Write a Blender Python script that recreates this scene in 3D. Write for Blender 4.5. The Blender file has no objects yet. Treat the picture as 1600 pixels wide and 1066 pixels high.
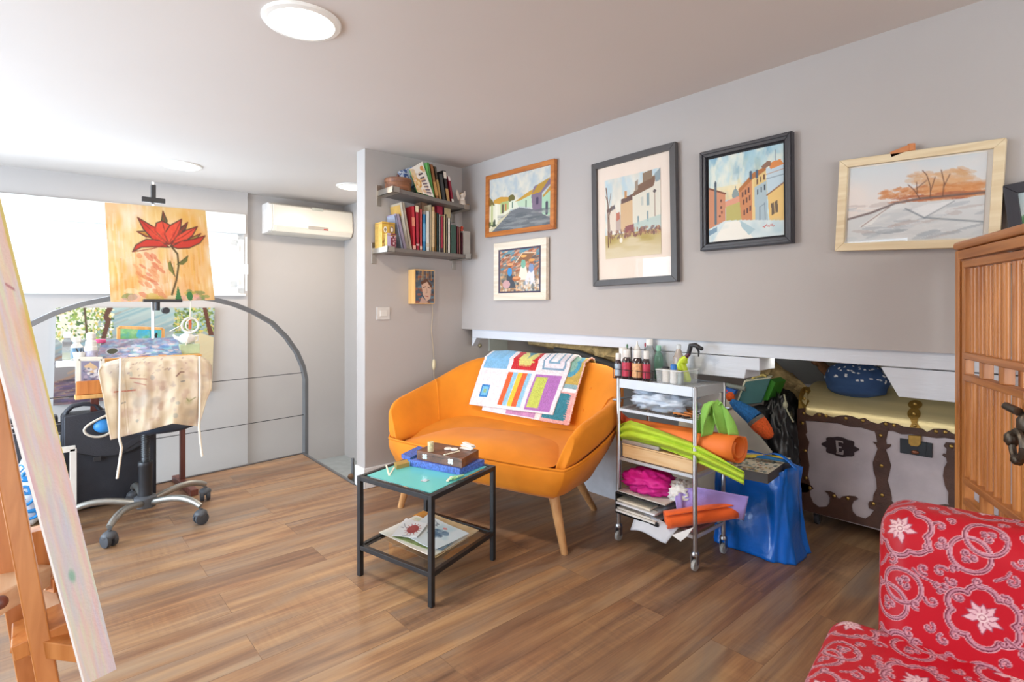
import bpy, bmesh, math, random
import numpy as np
from mathutils import Vector, Matrix, noise as mnoise

scene = bpy.context.scene
col = scene.collection
R = math.radians
rnd = random.Random(7)

# ------------------------------------------------------------------ camera, world, light, exposure
CAM_H, FPX, HOR, YAW = 1.2, 850.0, 480.0, R(41.42)
cam_d = bpy.data.cameras.new('camera')
cam_d.sensor_width = 36.0
cam_d.lens = 36.0 * FPX / 1600.0
cam_d.shift_y = -(533.0 - HOR) / 1600.0
cam_d.clip_start = 0.02
cam = bpy.data.objects.new('camera', cam_d)
cam.location = (0, 0, CAM_H)
cam.rotation_euler = (R(90), 0, -YAW)
col.objects.link(cam)
scene.camera = cam

world = bpy.data.worlds.new('sky')
scene.world = world
world.use_nodes = True
bg = world.node_tree.nodes['Background']
bg.inputs['Color'].default_value = (0.86, 0.93, 1.0, 1)
bg.inputs['Strength'].default_value = 2.6

scene.view_settings.view_transform = 'Standard'
scene.view_settings.look = 'None'
scene.view_settings.gamma = 1.0
scene.view_settings.use_curve_mapping = False
scene.view_settings.exposure = 0.38

def area_light(name, loc, target, sx, sy, power, color):
    l = bpy.data.lights.new(name, 'AREA')
    l.shape = 'RECTANGLE'; l.size = sx; l.size_y = sy
    l.energy = power; l.color = color
    o = bpy.data.objects.new(name, l)
    o.location = loc
    o.rotation_euler = (Vector(target) - Vector(loc)).to_track_quat('-Z', 'Y').to_euler()
    col.objects.link(o)
    return o

# daylight outside the left and strip windows; fill light through an added rear window
area_light('daylight_terrace', (-2.20, 3.25, 1.05), (0, 3.25, 1.15), 3.4, 1.8, 138, (0.70, 0.85, 1.0))
area_light('daylight_strip_window', (-0.15, 5.95, 1.42), (-0.15, 0, 1.9), 3.0, 0.62, 62, (0.80, 0.91, 1.0))
area_light('fill_rear_window', (0.4, -2.06, 1.30), (0.4, 0, 1.2), 2.6, 1.5, 37, (1.0, 0.92, 0.84))

# ------------------------------------------------------------------ pixel -> world helpers (photograph frame 1600 x 1066)
SA, CA = math.sin(YAW), math.cos(YAW)
def ray(px):
    t = (px - 800.0) / FPX
    return SA + CA * t, CA - SA * t
def PD(px, py, d):
    x, y = ray(px); return Vector((x * d, y * d, CAM_H - (py - HOR) / FPX * d))
def PZ(px, py, z=0.0):
    return PD(px, py, FPX * (CAM_H - z) / (py - HOR))
def PX(px, py, X): return PD(px, py, X / ray(px)[0])
def PY(px, py, Y): return PD(px, py, Y / ray(px)[1])
def PP(px, py, o, n):
    """pixel -> vertical plane through o with horizontal normal n"""
    x, y = ray(px); return PD(px, py, (o[0] * n[0] + o[1] * n[1]) / (x * n[0] + y * n[1]))

# ------------------------------------------------------------------ colours and materials
def lin(c):
    c = c / 255.0
    return c / 12.92 if c <= 0.04045 else ((c + 0.055) / 1.055) ** 2.4
def rgb(h):
    if isinstance(h, str):
        h = h.lstrip('#'); h = tuple(int(h[i:i + 2], 16) for i in (0, 2, 4))
    return tuple(lin(c) for c in h)

MATS = {}
def mat(name, c, rough=0.55, metal=0.0, var=0.08, nscale=14.0, bump=0.0, bscale=60.0, coat=0.0, spec=0.5, stretch=None, sheen=0.0, trans=0.0):
    if name in MATS: return MATS[name]
    m = bpy.data.materials.new(name); m.use_nodes = True
    nt = m.node_tree; N = nt.nodes; L = nt.links
    b = N['Principled BSDF']
    c = rgb(c)
    tc = N.new('ShaderNodeTexCoord')
    src = tc.outputs['Object']
    if stretch:
        mp = N.new('ShaderNodeMapping'); mp.inputs['Scale'].default_value = stretch
        L.new(src, mp.inputs['Vector']); src = mp.outputs['Vector']
    nz = N.new('ShaderNodeTexNoise'); nz.inputs['Scale'].default_value = nscale; nz.inputs['Detail'].default_value = 4
    L.new(src, nz.inputs['Vector'])
    rp = N.new('ShaderNodeValToRGB')
    lo = tuple(max(0, x * (1 - var)) for x in c); hi = tuple(min(1, x * (1 + var)) for x in c)
    rp.color_ramp.elements[0].position = 0.3; rp.color_ramp.elements[1].position = 0.7
    rp.color_ramp.elements[0].color = lo + (1,); rp.color_ramp.elements[1].color = hi + (1,)
    L.new(nz.outputs['Fac'], rp.inputs['Fac']); L.new(rp.outputs['Color'], b.inputs['Base Color'])
    b.inputs['Roughness'].default_value = rough; b.inputs['Metallic'].default_value = metal
    b.inputs['Specular IOR Level'].default_value = spec
    b.inputs['Coat Weight'].default_value = coat
    b.inputs['Sheen Weight'].default_value = sheen
    b.inputs['Transmission Weight'].default_value = trans
    if bump:
        n2 = N.new('ShaderNodeTexNoise'); n2.inputs['Scale'].default_value = bscale; n2.inputs['Detail'].default_value = 3
        L.new(src, n2.inputs['Vector'])
        bp = N.new('ShaderNodeBump'); bp.inputs['Strength'].default_value = bump; bp.inputs['Distance'].default_value = 0.01
        L.new(n2.outputs['Fac'], bp.inputs['Height']); L.new(bp.outputs['Normal'], b.inputs['Normal'])
    MATS[name] = m
    return m

def wood(name, c1, c2, axis=0, rough=0.45, scale=1.0, coat=0.0):
    if name in MATS: return MATS[name]
    m = bpy.data.materials.new(name); m.use_nodes = True
    nt = m.node_tree; N = nt.nodes; L = nt.links; b = N['Principled BSDF']
    tc = N.new('ShaderNodeTexCoord'); mp = N.new('ShaderNodeMapping')
    s = [26 * scale] * 3; s[axis] = 1.6 * scale
    mp.inputs['Scale'].default_value = s
    L.new(tc.outputs['Object'], mp.inputs['Vector'])
    nz = N.new('ShaderNodeTexNoise'); nz.inputs['Scale'].default_value = 1.6; nz.inputs['Detail'].default_value = 6; nz.inputs['Distortion'].default_value = 0.6
    L.new(mp.outputs['Vector'], nz.inputs['Vector'])
    rp = N.new('ShaderNodeValToRGB'); rp.color_ramp.elements[0].position = 0.32; rp.color_ramp.elements[1].position = 0.66
    rp.color_ramp.elements[0].color = rgb(c1) + (1,); rp.color_ramp.elements[1].color = rgb(c2) + (1,)
    L.new(nz.outputs['Fac'], rp.inputs['Fac']); L.new(rp.outputs['Color'], b.inputs['Base Color'])
    b.inputs['Roughness'].default_value = rough; b.inputs['Coat Weight'].default_value = coat
    bp = N.new('ShaderNodeBump'); bp.inputs['Strength'].default_value = 0.12; bp.inputs['Distance'].default_value = 0.003
    L.new(nz.outputs['Fac'], bp.inputs['Height']); L.new(bp.outputs['Normal'], b.inputs['Normal'])
    MATS[name] = m
    return m

def glass(name, tint=(0.97, 0.99, 0.98), refl=1.0, ior=1.45, rough=0.0):
    """thin pane: clear transparency with a fresnel reflection"""
    if name in MATS: return MATS[name]
    m = bpy.data.materials.new(name); m.use_nodes = True
    nt = m.node_tree; N = nt.nodes; L = nt.links
    N.remove(N['Principled BSDF'])
    out = N['Material Output']
    tr = N.new('ShaderNodeBsdfTransparent'); tr.inputs['Color'].default_value = tint + (1,)
    gl = N.new('ShaderNodeBsdfGlossy'); gl.inputs['Roughness'].default_value = rough
    fr = N.new('ShaderNodeFresnel'); fr.inputs['IOR'].default_value = ior
    mu = N.new('ShaderNodeMath'); mu.operation = 'MULTIPLY'
    ge = N.new('ShaderNodeNewGeometry'); fb = N.new('ShaderNodeMath'); fb.operation = 'SUBTRACT'; fb.inputs[0].default_value = 1.0
    L.new(ge.outputs['Backfacing'], fb.inputs[1]); L.new(fb.outputs[0], mu.inputs[1])
    m2 = N.new('ShaderNodeMath'); m2.operation = 'MULTIPLY'; m2.inputs[1].default_value = refl
    mx = N.new('ShaderNodeMixShader')
    L.new(fr.outputs[0], mu.inputs[0]); L.new(mu.outputs[0], m2.inputs[0]); L.new(m2.outputs[0], mx.inputs[0])
    L.new(tr.outputs[0], mx.inputs[1]); L.new(gl.outputs[0], mx.inputs[2]); L.new(mx.outputs[0], out.inputs['Surface'])
    MATS[name] = m
    return m

def milky(name, c, k):
    """thin translucent plastic sheet"""
    m = bpy.data.materials.new(name); m.use_nodes = True
    nt = m.node_tree; N = nt.nodes; L = nt.links
    b = N['Principled BSDF']; b.inputs['Base Color'].default_value = rgb(c) + (1,); b.inputs['Roughness'].default_value = .35
    nz = N.new('ShaderNodeTexNoise'); nz.inputs['Scale'].default_value = 40
    mr = N.new('ShaderNodeMapRange'); mr.inputs['To Min'].default_value = k - .05; mr.inputs['To Max'].default_value = k + .05
    tr = N.new('ShaderNodeBsdfTransparent'); mx = N.new('ShaderNodeMixShader')
    L.new(nz.outputs['Fac'], mr.inputs['Value']); L.new(mr.outputs[0], mx.inputs[0])
    L.new(tr.outputs[0], mx.inputs[1]); L.new(b.outputs[0], mx.inputs[2]); L.new(mx.outputs[0], N['Material Output'].inputs['Surface'])
    return m

def emis(name, c, s):
    if name in MATS: return MATS[name]
    m = bpy.data.materials.new(name); m.use_nodes = True
    b = m.node_tree.nodes['Principled BSDF']
    b.inputs['Base Color'].default_value = rgb(c) + (1,)
    b.inputs['Emission Color'].default_value = rgb(c) + (1,); b.inputs['Emission Strength'].default_value = s
    MATS[name] = m
    return m

def paintmat(name, rough=0.6, bump=0.25, bscale=300.0, sheen=0.0, kind='noise', spec=0.4, dist=0.002):
    """colour comes from the painted colour attribute, relief from a procedural texture"""
    if name in MATS: return MATS[name]
    m = bpy.data.materials.new(name); m.use_nodes = True
    nt = m.node_tree; N = nt.nodes; L = nt.links; b = N['Principled BSDF']
    at = N.new('ShaderNodeAttribute'); at.attribute_name = 'Col'
    L.new(at.outputs['Color'], b.inputs['Base Color'])
    b.inputs['Roughness'].default_value = rough; b.inputs['Sheen Weight'].default_value = sheen
    b.inputs['Specular IOR Level'].default_value = spec
    tc = N.new('ShaderNodeTexCoord')
    if kind == 'noise':
        nz = N.new('ShaderNodeTexNoise'); o = nz.outputs['Fac']
    else:
        nz = N.new('ShaderNodeTexVoronoi'); o = nz.outputs['Distance']
    nz.inputs['Scale'].default_value = bscale
    L.new(tc.outputs['Object'], nz.inputs['Vector'])
    bp = N.new('ShaderNodeBump'); bp.inputs['Strength'].default_value = bump; bp.inputs['Distance'].default_value = dist
    L.new(o, bp.inputs['Height']); L.new(bp.outputs['Normal'], b.inputs['Normal'])
    MATS[name] = m
    return m

# ------------------------------------------------------------------ mesh builder
def frame(p0, p1, up=(0, 0, 1)):
    z = (Vector(p1) - Vector(p0)); z.normalize()
    u = Vector(up)
    if abs(z.dot(u)) > 0.98: u = Vector((1, 0, 0)) if abs(z.x) < 0.9 else Vector((0, 1, 0))
    x = u.cross(z); x.normalize(); y = z.cross(x)
    return x, y, z

class MB:
    def __init__(s):
        s.v = []; s.f = []; s.c = None
    def add(s, vs, fs):
        n = len(s.v); s.v += [tuple(v) for v in vs]; s.f += [tuple(i + n for i in f) for f in fs]
        return s
    def box(s, c, size, M=None, taper=None):
        hx, hy, hz = size[0] / 2, size[1] / 2, size[2] / 2
        vs = [Vector((x * hx, y * hy, z * hz)) for z in (-1, 1) for y in (-1, 1) for x in (-1, 1)]
        if taper: vs = [Vector((v.x * taper, v.y * taper, v.z)) if v.z < 0 else v for v in vs]
        if M is not None: vs = [M @ v for v in vs]
        vs = [v + Vector(c) for v in vs]
        return s.add(vs, [(0, 2, 3, 1), (4, 5, 7, 6), (0, 1, 5, 4), (2, 6, 7, 3), (0, 4, 6, 2), (1, 3, 7, 5)])
    def lo(s, a, b):
        a = Vector(a); b = Vector(b)
        return s.box((a + b) / 2, (abs(b.x - a.x), abs(b.y - a.y), abs(b.z - a.z)))
    def bar(s, p0, p1, w, h, up=(0, 0, 1)):
        """square bar: w across, h along up"""
        x, y, z = frame(p0, p1, up); p0 = Vector(p0); p1 = Vector(p1)
        vs = [p + x * (a * w / 2) + y * (b * h / 2) for p in (p0, p1) for b in (-1, 1) for a in (-1, 1)]
        return s.add(vs, [(0, 2, 3, 1), (4, 5, 7, 6), (0, 1, 5, 4), (2, 6, 7, 3), (0, 4, 6, 2), (1, 3, 7, 5)])
    def tube(s, pts, r, seg=10, caps=True):
        pts = [Vector(p) for p in pts]; n = len(pts)
        rr = r if isinstance(r, (list, tuple)) else [r] * n
        base = len(s.v); t0 = None; x = None
        for i, p in enumerate(pts):
            t = (pts[min(i + 1, n - 1)] - pts[max(i - 1, 0)])
            if t.length < 1e-9: t = Vector((0, 0, 1))
            t.normalize()
            if x is None: x, y, _ = frame((0, 0, 0), t)
            else:
                x = x - t * x.dot(t)
                if x.length < 1e-6: x, y, _ = frame((0, 0, 0), t)
                x.normalize()
            y = t.cross(x)
            for k in range(seg):
                a = 2 * math.pi * k / seg
                s.v.append(tuple(p + (x * math.cos(a) + y * math.sin(a)) * rr[i]))
        for i in range(n - 1):
            for k in range(seg):
                a = base + i * seg + k; b = base + i * seg + (k + 1) % seg
                s.f.append((a, b, b + seg, a + seg))
        if caps:
            s.f.append(tuple(base + k for k in reversed(range(seg))))
            s.f.append(tuple(base + (n - 1) * seg + k for k in range(seg)))
        return s
    def lathe(s, prof, c=(0, 0, 0), seg=20, M=None, sx=1, sy=1):
        """prof: list of (r, z)"""
        base = len(s.v); c = Vector(c)
        for r, z in prof:
            for k in range(seg):
                a = 2 * math.pi * k / seg
                v = Vector((max(r, 1e-5) * math.cos(a) * sx, max(r, 1e-5) * math.sin(a) * sy, z))
                if M is not None: v = M @ v
                s.v.append(tuple(v + c))
        for i in range(len(prof) - 1):
            for k in range(seg):
                a = base + i * seg + k; b = base + i * seg + (k + 1) % seg
                s.f.append((a, b, b + seg, a + seg))
        s.f.append(tuple(base + k for k in reversed(range(seg))))
        s.f.append(tuple(base + (len(prof) - 1) * seg + k for k in range(seg)))
        return s
    def ell(s, c, r, nu=16, nv=10, M=None, disp=0.0, seed=0, fr=3.0):
        vs = []
        if not hasattr(r, '__len__'): r = (r, r, r)
        for j in range(nv + 1):
            th = math.pi * j / nv
            for i in range(nu):
                ph = 2 * math.pi * i / nu
                d = Vector((math.sin(th) * math.cos(ph), math.sin(th) * math.sin(ph), math.cos(th)))
                k = 1 + (disp * mnoise.noise(d * fr + Vector((seed, seed * 1.7, 0))) if disp else 0)
                v = Vector((d.x * r[0] * k, d.y * r[1] * k, d.z * r[2] * k))
                if M is not None: v = M @ v
                vs.append(v + Vector(c))
        fs = []
        for j in range(nv):
            for i in range(nu):
                a = j * nu + i; b = j * nu + (i + 1) % nu
                fs.append((a, a + nu, b + nu, b))
        return s.add(vs, fs)
    def prism(s, poly, fn, t0, t1):
        """poly of 2D points, fn(u, v, t) -> 3D"""
        n = len(poly)
        vs = [fn(u, v, t0) for u, v in poly] + [fn(u, v, t1) for u, v in poly]
        fs = [tuple(reversed(range(n))), tuple(range(n, 2 * n))] + [(i, (i + 1) % n, n + (i + 1) % n, n + i) for i in range(n)]
        return s.add(vs, fs)
    def surf(s, fn, nu, nv, u0=0, u1=1, v0=0, v1=1, closeu=False):
        vs = []
        for j in range(nv + 1):
            for i in range(nu + (0 if closeu else 1)):
                vs.append(fn(u0 + (u1 - u0) * i / nu, v0 + (v1 - v0) * j / nv))
        w = nu if closeu else nu + 1
        fs = []
        for j in range(nv):
            for i in range(nu):
                a = j * w + i; b = j * w + (i + 1) % w
                fs.append((a, b, b + w, a + w))
        return s.add(vs, fs)
    def loops(s, rings, cap0=True, cap1=True):
        n = len(rings[0]); base = len(s.v)
        for r in rings: s.v += [tuple(p) for p in r]
        for j in range(len(rings) - 1):
            for i in range(n):
                a = base + j * n + i; b = base + j * n + (i + 1) % n
                s.f.append((a, b, b + n, a + n))
        if cap0: s.f.append(tuple(base + i for i in reversed(range(n))))
        if cap1: s.f.append(tuple(base + (len(rings) - 1) * n + i for i in range(n)))
        return s

ROOTM = {}
def thing(name, label, cat, loc=(0, 0, 0), rz=0.0, group=None, kind=None):
    o = bpy.data.objects.new(name, None)
    o.empty_display_size = 0.05
    o.location = loc; o.rotation_euler = (0, 0, rz)
    col.objects.link(o)
    ROOTM[o.name] = Matrix.Translation(Vector(loc)) @ Matrix.Rotation(rz, 4, 'Z')
    return tag(o, label, cat, group, kind)
def tag(o, label=None, cat=None, group=None, kind=None):
    if label: o['label'] = label
    if cat: o['category'] = cat
    if group: o['group'] = group
    if kind: o['kind'] = kind
    return o
def obj(name, mb, material, parent=None, smooth=False, bevel=0.0, world=True, sub=0, label=None, solid=0.0, seg=2, auto=40):
    """one mesh object. world=True: the vertices are in room coordinates."""
    me = bpy.data.meshes.new(name)
    vs = mb.v
    if parent is None:
        a = np.array(vs); lo = a.min(0); hi = a.max(0)
        off = Vector(((lo[0] + hi[0]) / 2, (lo[1] + hi[1]) / 2, lo[2])); M = Matrix.Translation(-off)
    else:
        p = parent; off = Vector((0, 0, 0))
        while p.parent: p = p.parent
        M = ROOTM[p.name].inverted() if (world and p.name in ROOTM) else (Matrix.Translation(-p.location) if world else Matrix.Identity(4))
    a = np.array(vs, dtype=float)
    A = np.array(M)
    a = a @ A[:3, :3].T + A[:3, 3]
    me.from_pydata(a.tolist(), [], mb.f)
    me.update()
    bm = bmesh.new(); bm.from_mesh(me); bmesh.ops.recalc_face_normals(bm, faces=bm.faces); bm.to_mesh(me); bm.free()
    if mb.c is not None:
        at = me.color_attributes.new('Col', 'FLOAT_COLOR', 'POINT')
        at.data.foreach_set('color', np.asarray(mb.c, dtype=np.float32).ravel())
    if material is not None: me.materials.append(material)
    o = bpy.data.objects.new(name, me)
    col.objects.link(o)
    if parent is None: o.location = off
    else: o.parent = parent
    if label: o['label'] = label
    if solid:
        md = o.modifiers.new('solid', 'SOLIDIFY'); md.thickness = solid; md.offset = -1
    if bevel:
        md = o.modifiers.new('bevel', 'BEVEL'); md.width = bevel; md.segments = seg; md.limit_method = 'ANGLE'; md.angle_limit = R(35)
    if sub:
        md = o.modifiers.new('sub', 'SUBSURF'); md.levels = sub; md.render_levels = sub
    if smooth or sub or bevel:
        me.polygons.foreach_set('use_smooth', [True] * len(me.polygons))
        if bevel: md = o.modifiers['bevel']; md.harden_normals = True
        if not sub and not bevel and auto < 180:
            me.set_sharp_from_angle(angle=R(auto))
    return o
def struct(name, mb, material, parent=None, **k):
    o = obj(name, mb, material, parent, **k)
    if parent is None: o['kind'] = 'structure'
    return o
def copy_tree(o, parent=None):
    c = o.copy(); col.objects.link(c)
    if parent is not None: c.parent = parent
    for ch in list(o.children): copy_tree(ch, c)
    if o.name in ROOTM: ROOTM[c.name] = ROOTM[o.name]
    return c

# ------------------------------------------------------------------ painter: a small raster painted by code, carried as a colour attribute on a fine mesh
class Art:
    def __init__(s, w, h, base):
        s.w, s.h = w, h
        s.a = np.zeros((h, w, 3)); s.a[:] = s.c(base)
        xs = (np.arange(w) + 0.5) / w; ys = (np.arange(h) + 0.5) / h
        s.X, s.Y = np.meshgrid(xs, ys)          # y runs downward like a picture
        s.asp = w / h
        s.rg = np.random.RandomState(w * 7 + h)
    @staticmethod
    def c(h):
        if isinstance(h, str):
            h = h.lstrip('#'); return np.array([int(h[i:i + 2], 16) for i in (0, 2, 4)], float) / 255
        return np.array(h, float) / 255
    def put(s, mask, color, alpha=1.0, win=None):
        m = (mask * alpha)[..., None]
        if win is None: s.a = s.a * (1 - m) + s.c(color) * m
        else: s.a[win] = s.a[win] * (1 - m) + s.c(color) * m
        return s
    def win(s, x0, y0, x1, y1):
        i0, i1 = max(0, int(x0 * s.w) - 1), min(s.w, int(x1 * s.w) + 2)
        j0, j1 = max(0, int(y0 * s.h) - 1), min(s.h, int(y1 * s.h) + 2)
        return None if i1 <= i0 or j1 <= j0 else (slice(j0, j1), slice(i0, i1))
    def poly(s, pts, color, alpha=1.0):
        w = s.win(min(p[0] for p in pts), min(p[1] for p in pts), max(p[0] for p in pts), max(p[1] for p in pts))
        if w is None: return s
        X, Y = s.X[w], s.Y[w]; m = np.zeros(X.shape, bool); n = len(pts)
        for i in range(n):
            x0, y0 = pts[i]; x1, y1 = pts[(i + 1) % n]
            if y0 == y1: continue
            m ^= ((y0 > Y) != (y1 > Y)) & (X < (x1 - x0) * (Y - y0) / (y1 - y0) + x0)
        return s.put(m.astype(float), color, alpha, w)
    def line(s, pts, w, color, alpha=1.0):
        px = 1.0 / s.h; e = w / 2 + 2 * px
        wn_ = s.win(min(p[0] for p in pts) - e / s.asp, min(p[1] for p in pts) - e, max(p[0] for p in pts) + e / s.asp, max(p[1] for p in pts) + e)
        if wn_ is None: return s
        X, Y = s.X[wn_] * s.asp, s.Y[wn_]; d = np.full(X.shape, 9.0)
        for (x0, y0), (x1, y1) in zip(pts[:-1], pts[1:]):
            x0 *= s.asp; x1 *= s.asp
            dx, dy = x1 - x0, y1 - y0; L2 = dx * dx + dy * dy + 1e-12
            t = np.clip(((X - x0) * dx + (Y - y0) * dy) / L2, 0, 1)
            d = np.minimum(d, np.hypot(X - x0 - t * dx, Y - y0 - t * dy))
        return s.put(np.clip((w / 2 - d) / px + 0.5, 0, 1), color, alpha, wn_)
    def ell(s, cx, cy, rx, ry, color, alpha=1.0, soft=0.0, ang=0.0):
        e = max(rx * max(1, s.asp), ry) if ang else 0
        ex, ey = (e / s.asp, e) if ang else (rx, ry)
        w = s.win(cx - ex, cy - ey, cx + ex, cy + ey)
        if w is None: return s
        dx = (s.X[w] - cx) * s.asp; dy = s.Y[w] - cy; ca, sa = math.cos(ang), math.sin(ang)
        u = (dx * ca + dy * sa) / (rx * s.asp if ang == 0 else rx); v = (-dx * sa + dy * ca) / ry
        d = np.hypot(u, v)
        m = np.clip((1 - d) / soft, 0, 1) if soft else (d < 1).astype(float)
        return s.put(m, color, alpha, w)
    def grad(s, x0, y0, x1, y1, c0, c1, alpha=1.0):
        m = ((s.X >= x0) & (s.X <= x1) & (s.Y >= y0) & (s.Y <= y1)).astype(float)[..., None] * alpha
        t = np.clip((s.Y - y0) / (y1 - y0 + 1e-9), 0, 1)[..., None]
        cc = s.c(c0) * (1 - t) + s.c(c1) * t
        s.a = s.a * (1 - m) + cc * m
        return s
    def noise(s, sx, sy, oct=3):
        out = np.zeros((s.h, s.w)); amp = 1.0
        for o in range(oct):
            gx, gy = max(2, int(sx * 2 ** o)), max(2, int(sy * 2 ** o))
            g = s.rg.rand(gy + 1, gx + 1)
            fx = s.X * gx; fy = s.Y * gy
            ix = np.minimum(fx.astype(int), gx - 1); iy = np.minimum(fy.astype(int), gy - 1)
            tx = fx - ix; ty = fy - iy; tx = tx * tx * (3 - 2 * tx); ty = ty * ty * (3 - 2 * ty)
            out += amp * ((g[iy, ix] * (1 - tx) + g[iy, ix + 1] * tx) * (1 - ty) + (g[iy + 1, ix] * (1 - tx) + g[iy + 1, ix + 1] * tx) * ty)
            amp *= 0.5
        return (out - out.min()) / (out.max() - out.min() + 1e-9)
    def wash(s, color, sx, sy, lo=0.45, hi=0.75, alpha=0.6, box=None):
        m = np.clip((s.noise(sx, sy) - lo) / (hi - lo), 0, 1)
        if box: m = m * np.clip((s.X - box[0] + .01) / .06, 0, 1) * np.clip((box[2] - s.X + .01) / .06, 0, 1) * np.clip((s.Y - box[1] + .01) / .06, 0, 1) * np.clip((box[3] - s.Y + .01) / .06, 0, 1)
        return s.put(m, color, alpha)
    def dabs(s, n, box, colors, rx, ry, alpha=0.9, ang=None):
        for i in range(n):
            s.ell(box[0] + s.rg.rand() * (box[2] - box[0]), box[1] + s.rg.rand() * (box[3] - box[1]),
                  rx * (0.6 + 0.8 * s.rg.rand()), ry * (0.6 + 0.8 * s.rg.rand()), colors[s.rg.randint(len(colors))], alpha, ang=(0 if ang is None else ang + 0.5 * (s.rg.rand() - 0.5)))
        return s
    def lin(s):
        a = np.clip(s.a, 0, 1)
        return np.where(a <= 0.04045, a / 12.92, ((a + 0.055) / 1.055) ** 2.4)

def art_mesh(art, fn):
    """fn(u, v) -> room point, u to the right, v downwards, both 0..1"""
    mb = MB(); w, h = art.w, art.h
    for j in range(h):
        for i in range(w):
            mb.v.append(tuple(fn(i / (w - 1), j / (h - 1))))
    for j in range(h - 1):
        for i in range(w - 1):
            a = j * w + i
            mb.f.append((a, a + w, a + w + 1, a + 1))
    a = art.lin().reshape(-1, 3)
    mb.c = np.concatenate([a, np.ones((len(a), 1))], 1)
    return mb
# ================================================================== THE SETTING
XW, YC, ZC = 2.44, 3.34, 2.25          # picture wall, face of the partition, ceiling
XL, YF, XR = -2.05, -2.0, 4.2          # left wall, wall behind the camera, back of the eaves recess
RA, RB = PZ(472.4, 709), PZ(292, 747)  # floor edge under the railing
rdir = (RA - RB).normalized(); rn = Vector((-rdir.y, rdir.x, 0))
def RLX(x): return RA + rdir * ((x - RA.x) / rdir.x)
wo = Vector((1.485, 5.354, 0)); wd = Vector((1.663, -0.164, 0)).normalized(); wn = Vector((-wd.y, wd.x, 0))
def WPT(px, py, off=0.0): return PP(px, py, wo + wn * off, wn)

m_wall = mat('grey_wall_paint', '#b4afac', 0.7, var=0.015, nscale=3, bump=0.05, bscale=220)
m_ceil = mat('white_ceiling_paint', '#d0c9c4', 0.8, var=0.01, nscale=2)
m_white = mat('white_gloss_paint', '#e6e8ea', 0.4, var=0.02, nscale=8, bump=0.05, bscale=40)
m_board = mat('white_painted_boards', '#cfd5dd', 0.55, var=0.03, nscale=10, bump=0.12, bscale=35, stretch=(1, 0.3, 3))
m_upvc = mat('white_plastic_frame', '#eef0f0', 0.3, var=0.01)
m_trim = mat('grey_metal_edge', '#7d7f83', 0.35, metal=0.7, var=0.04)
m_pane = glass('window_glass', (0.98, 0.99, 1.0))

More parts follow.
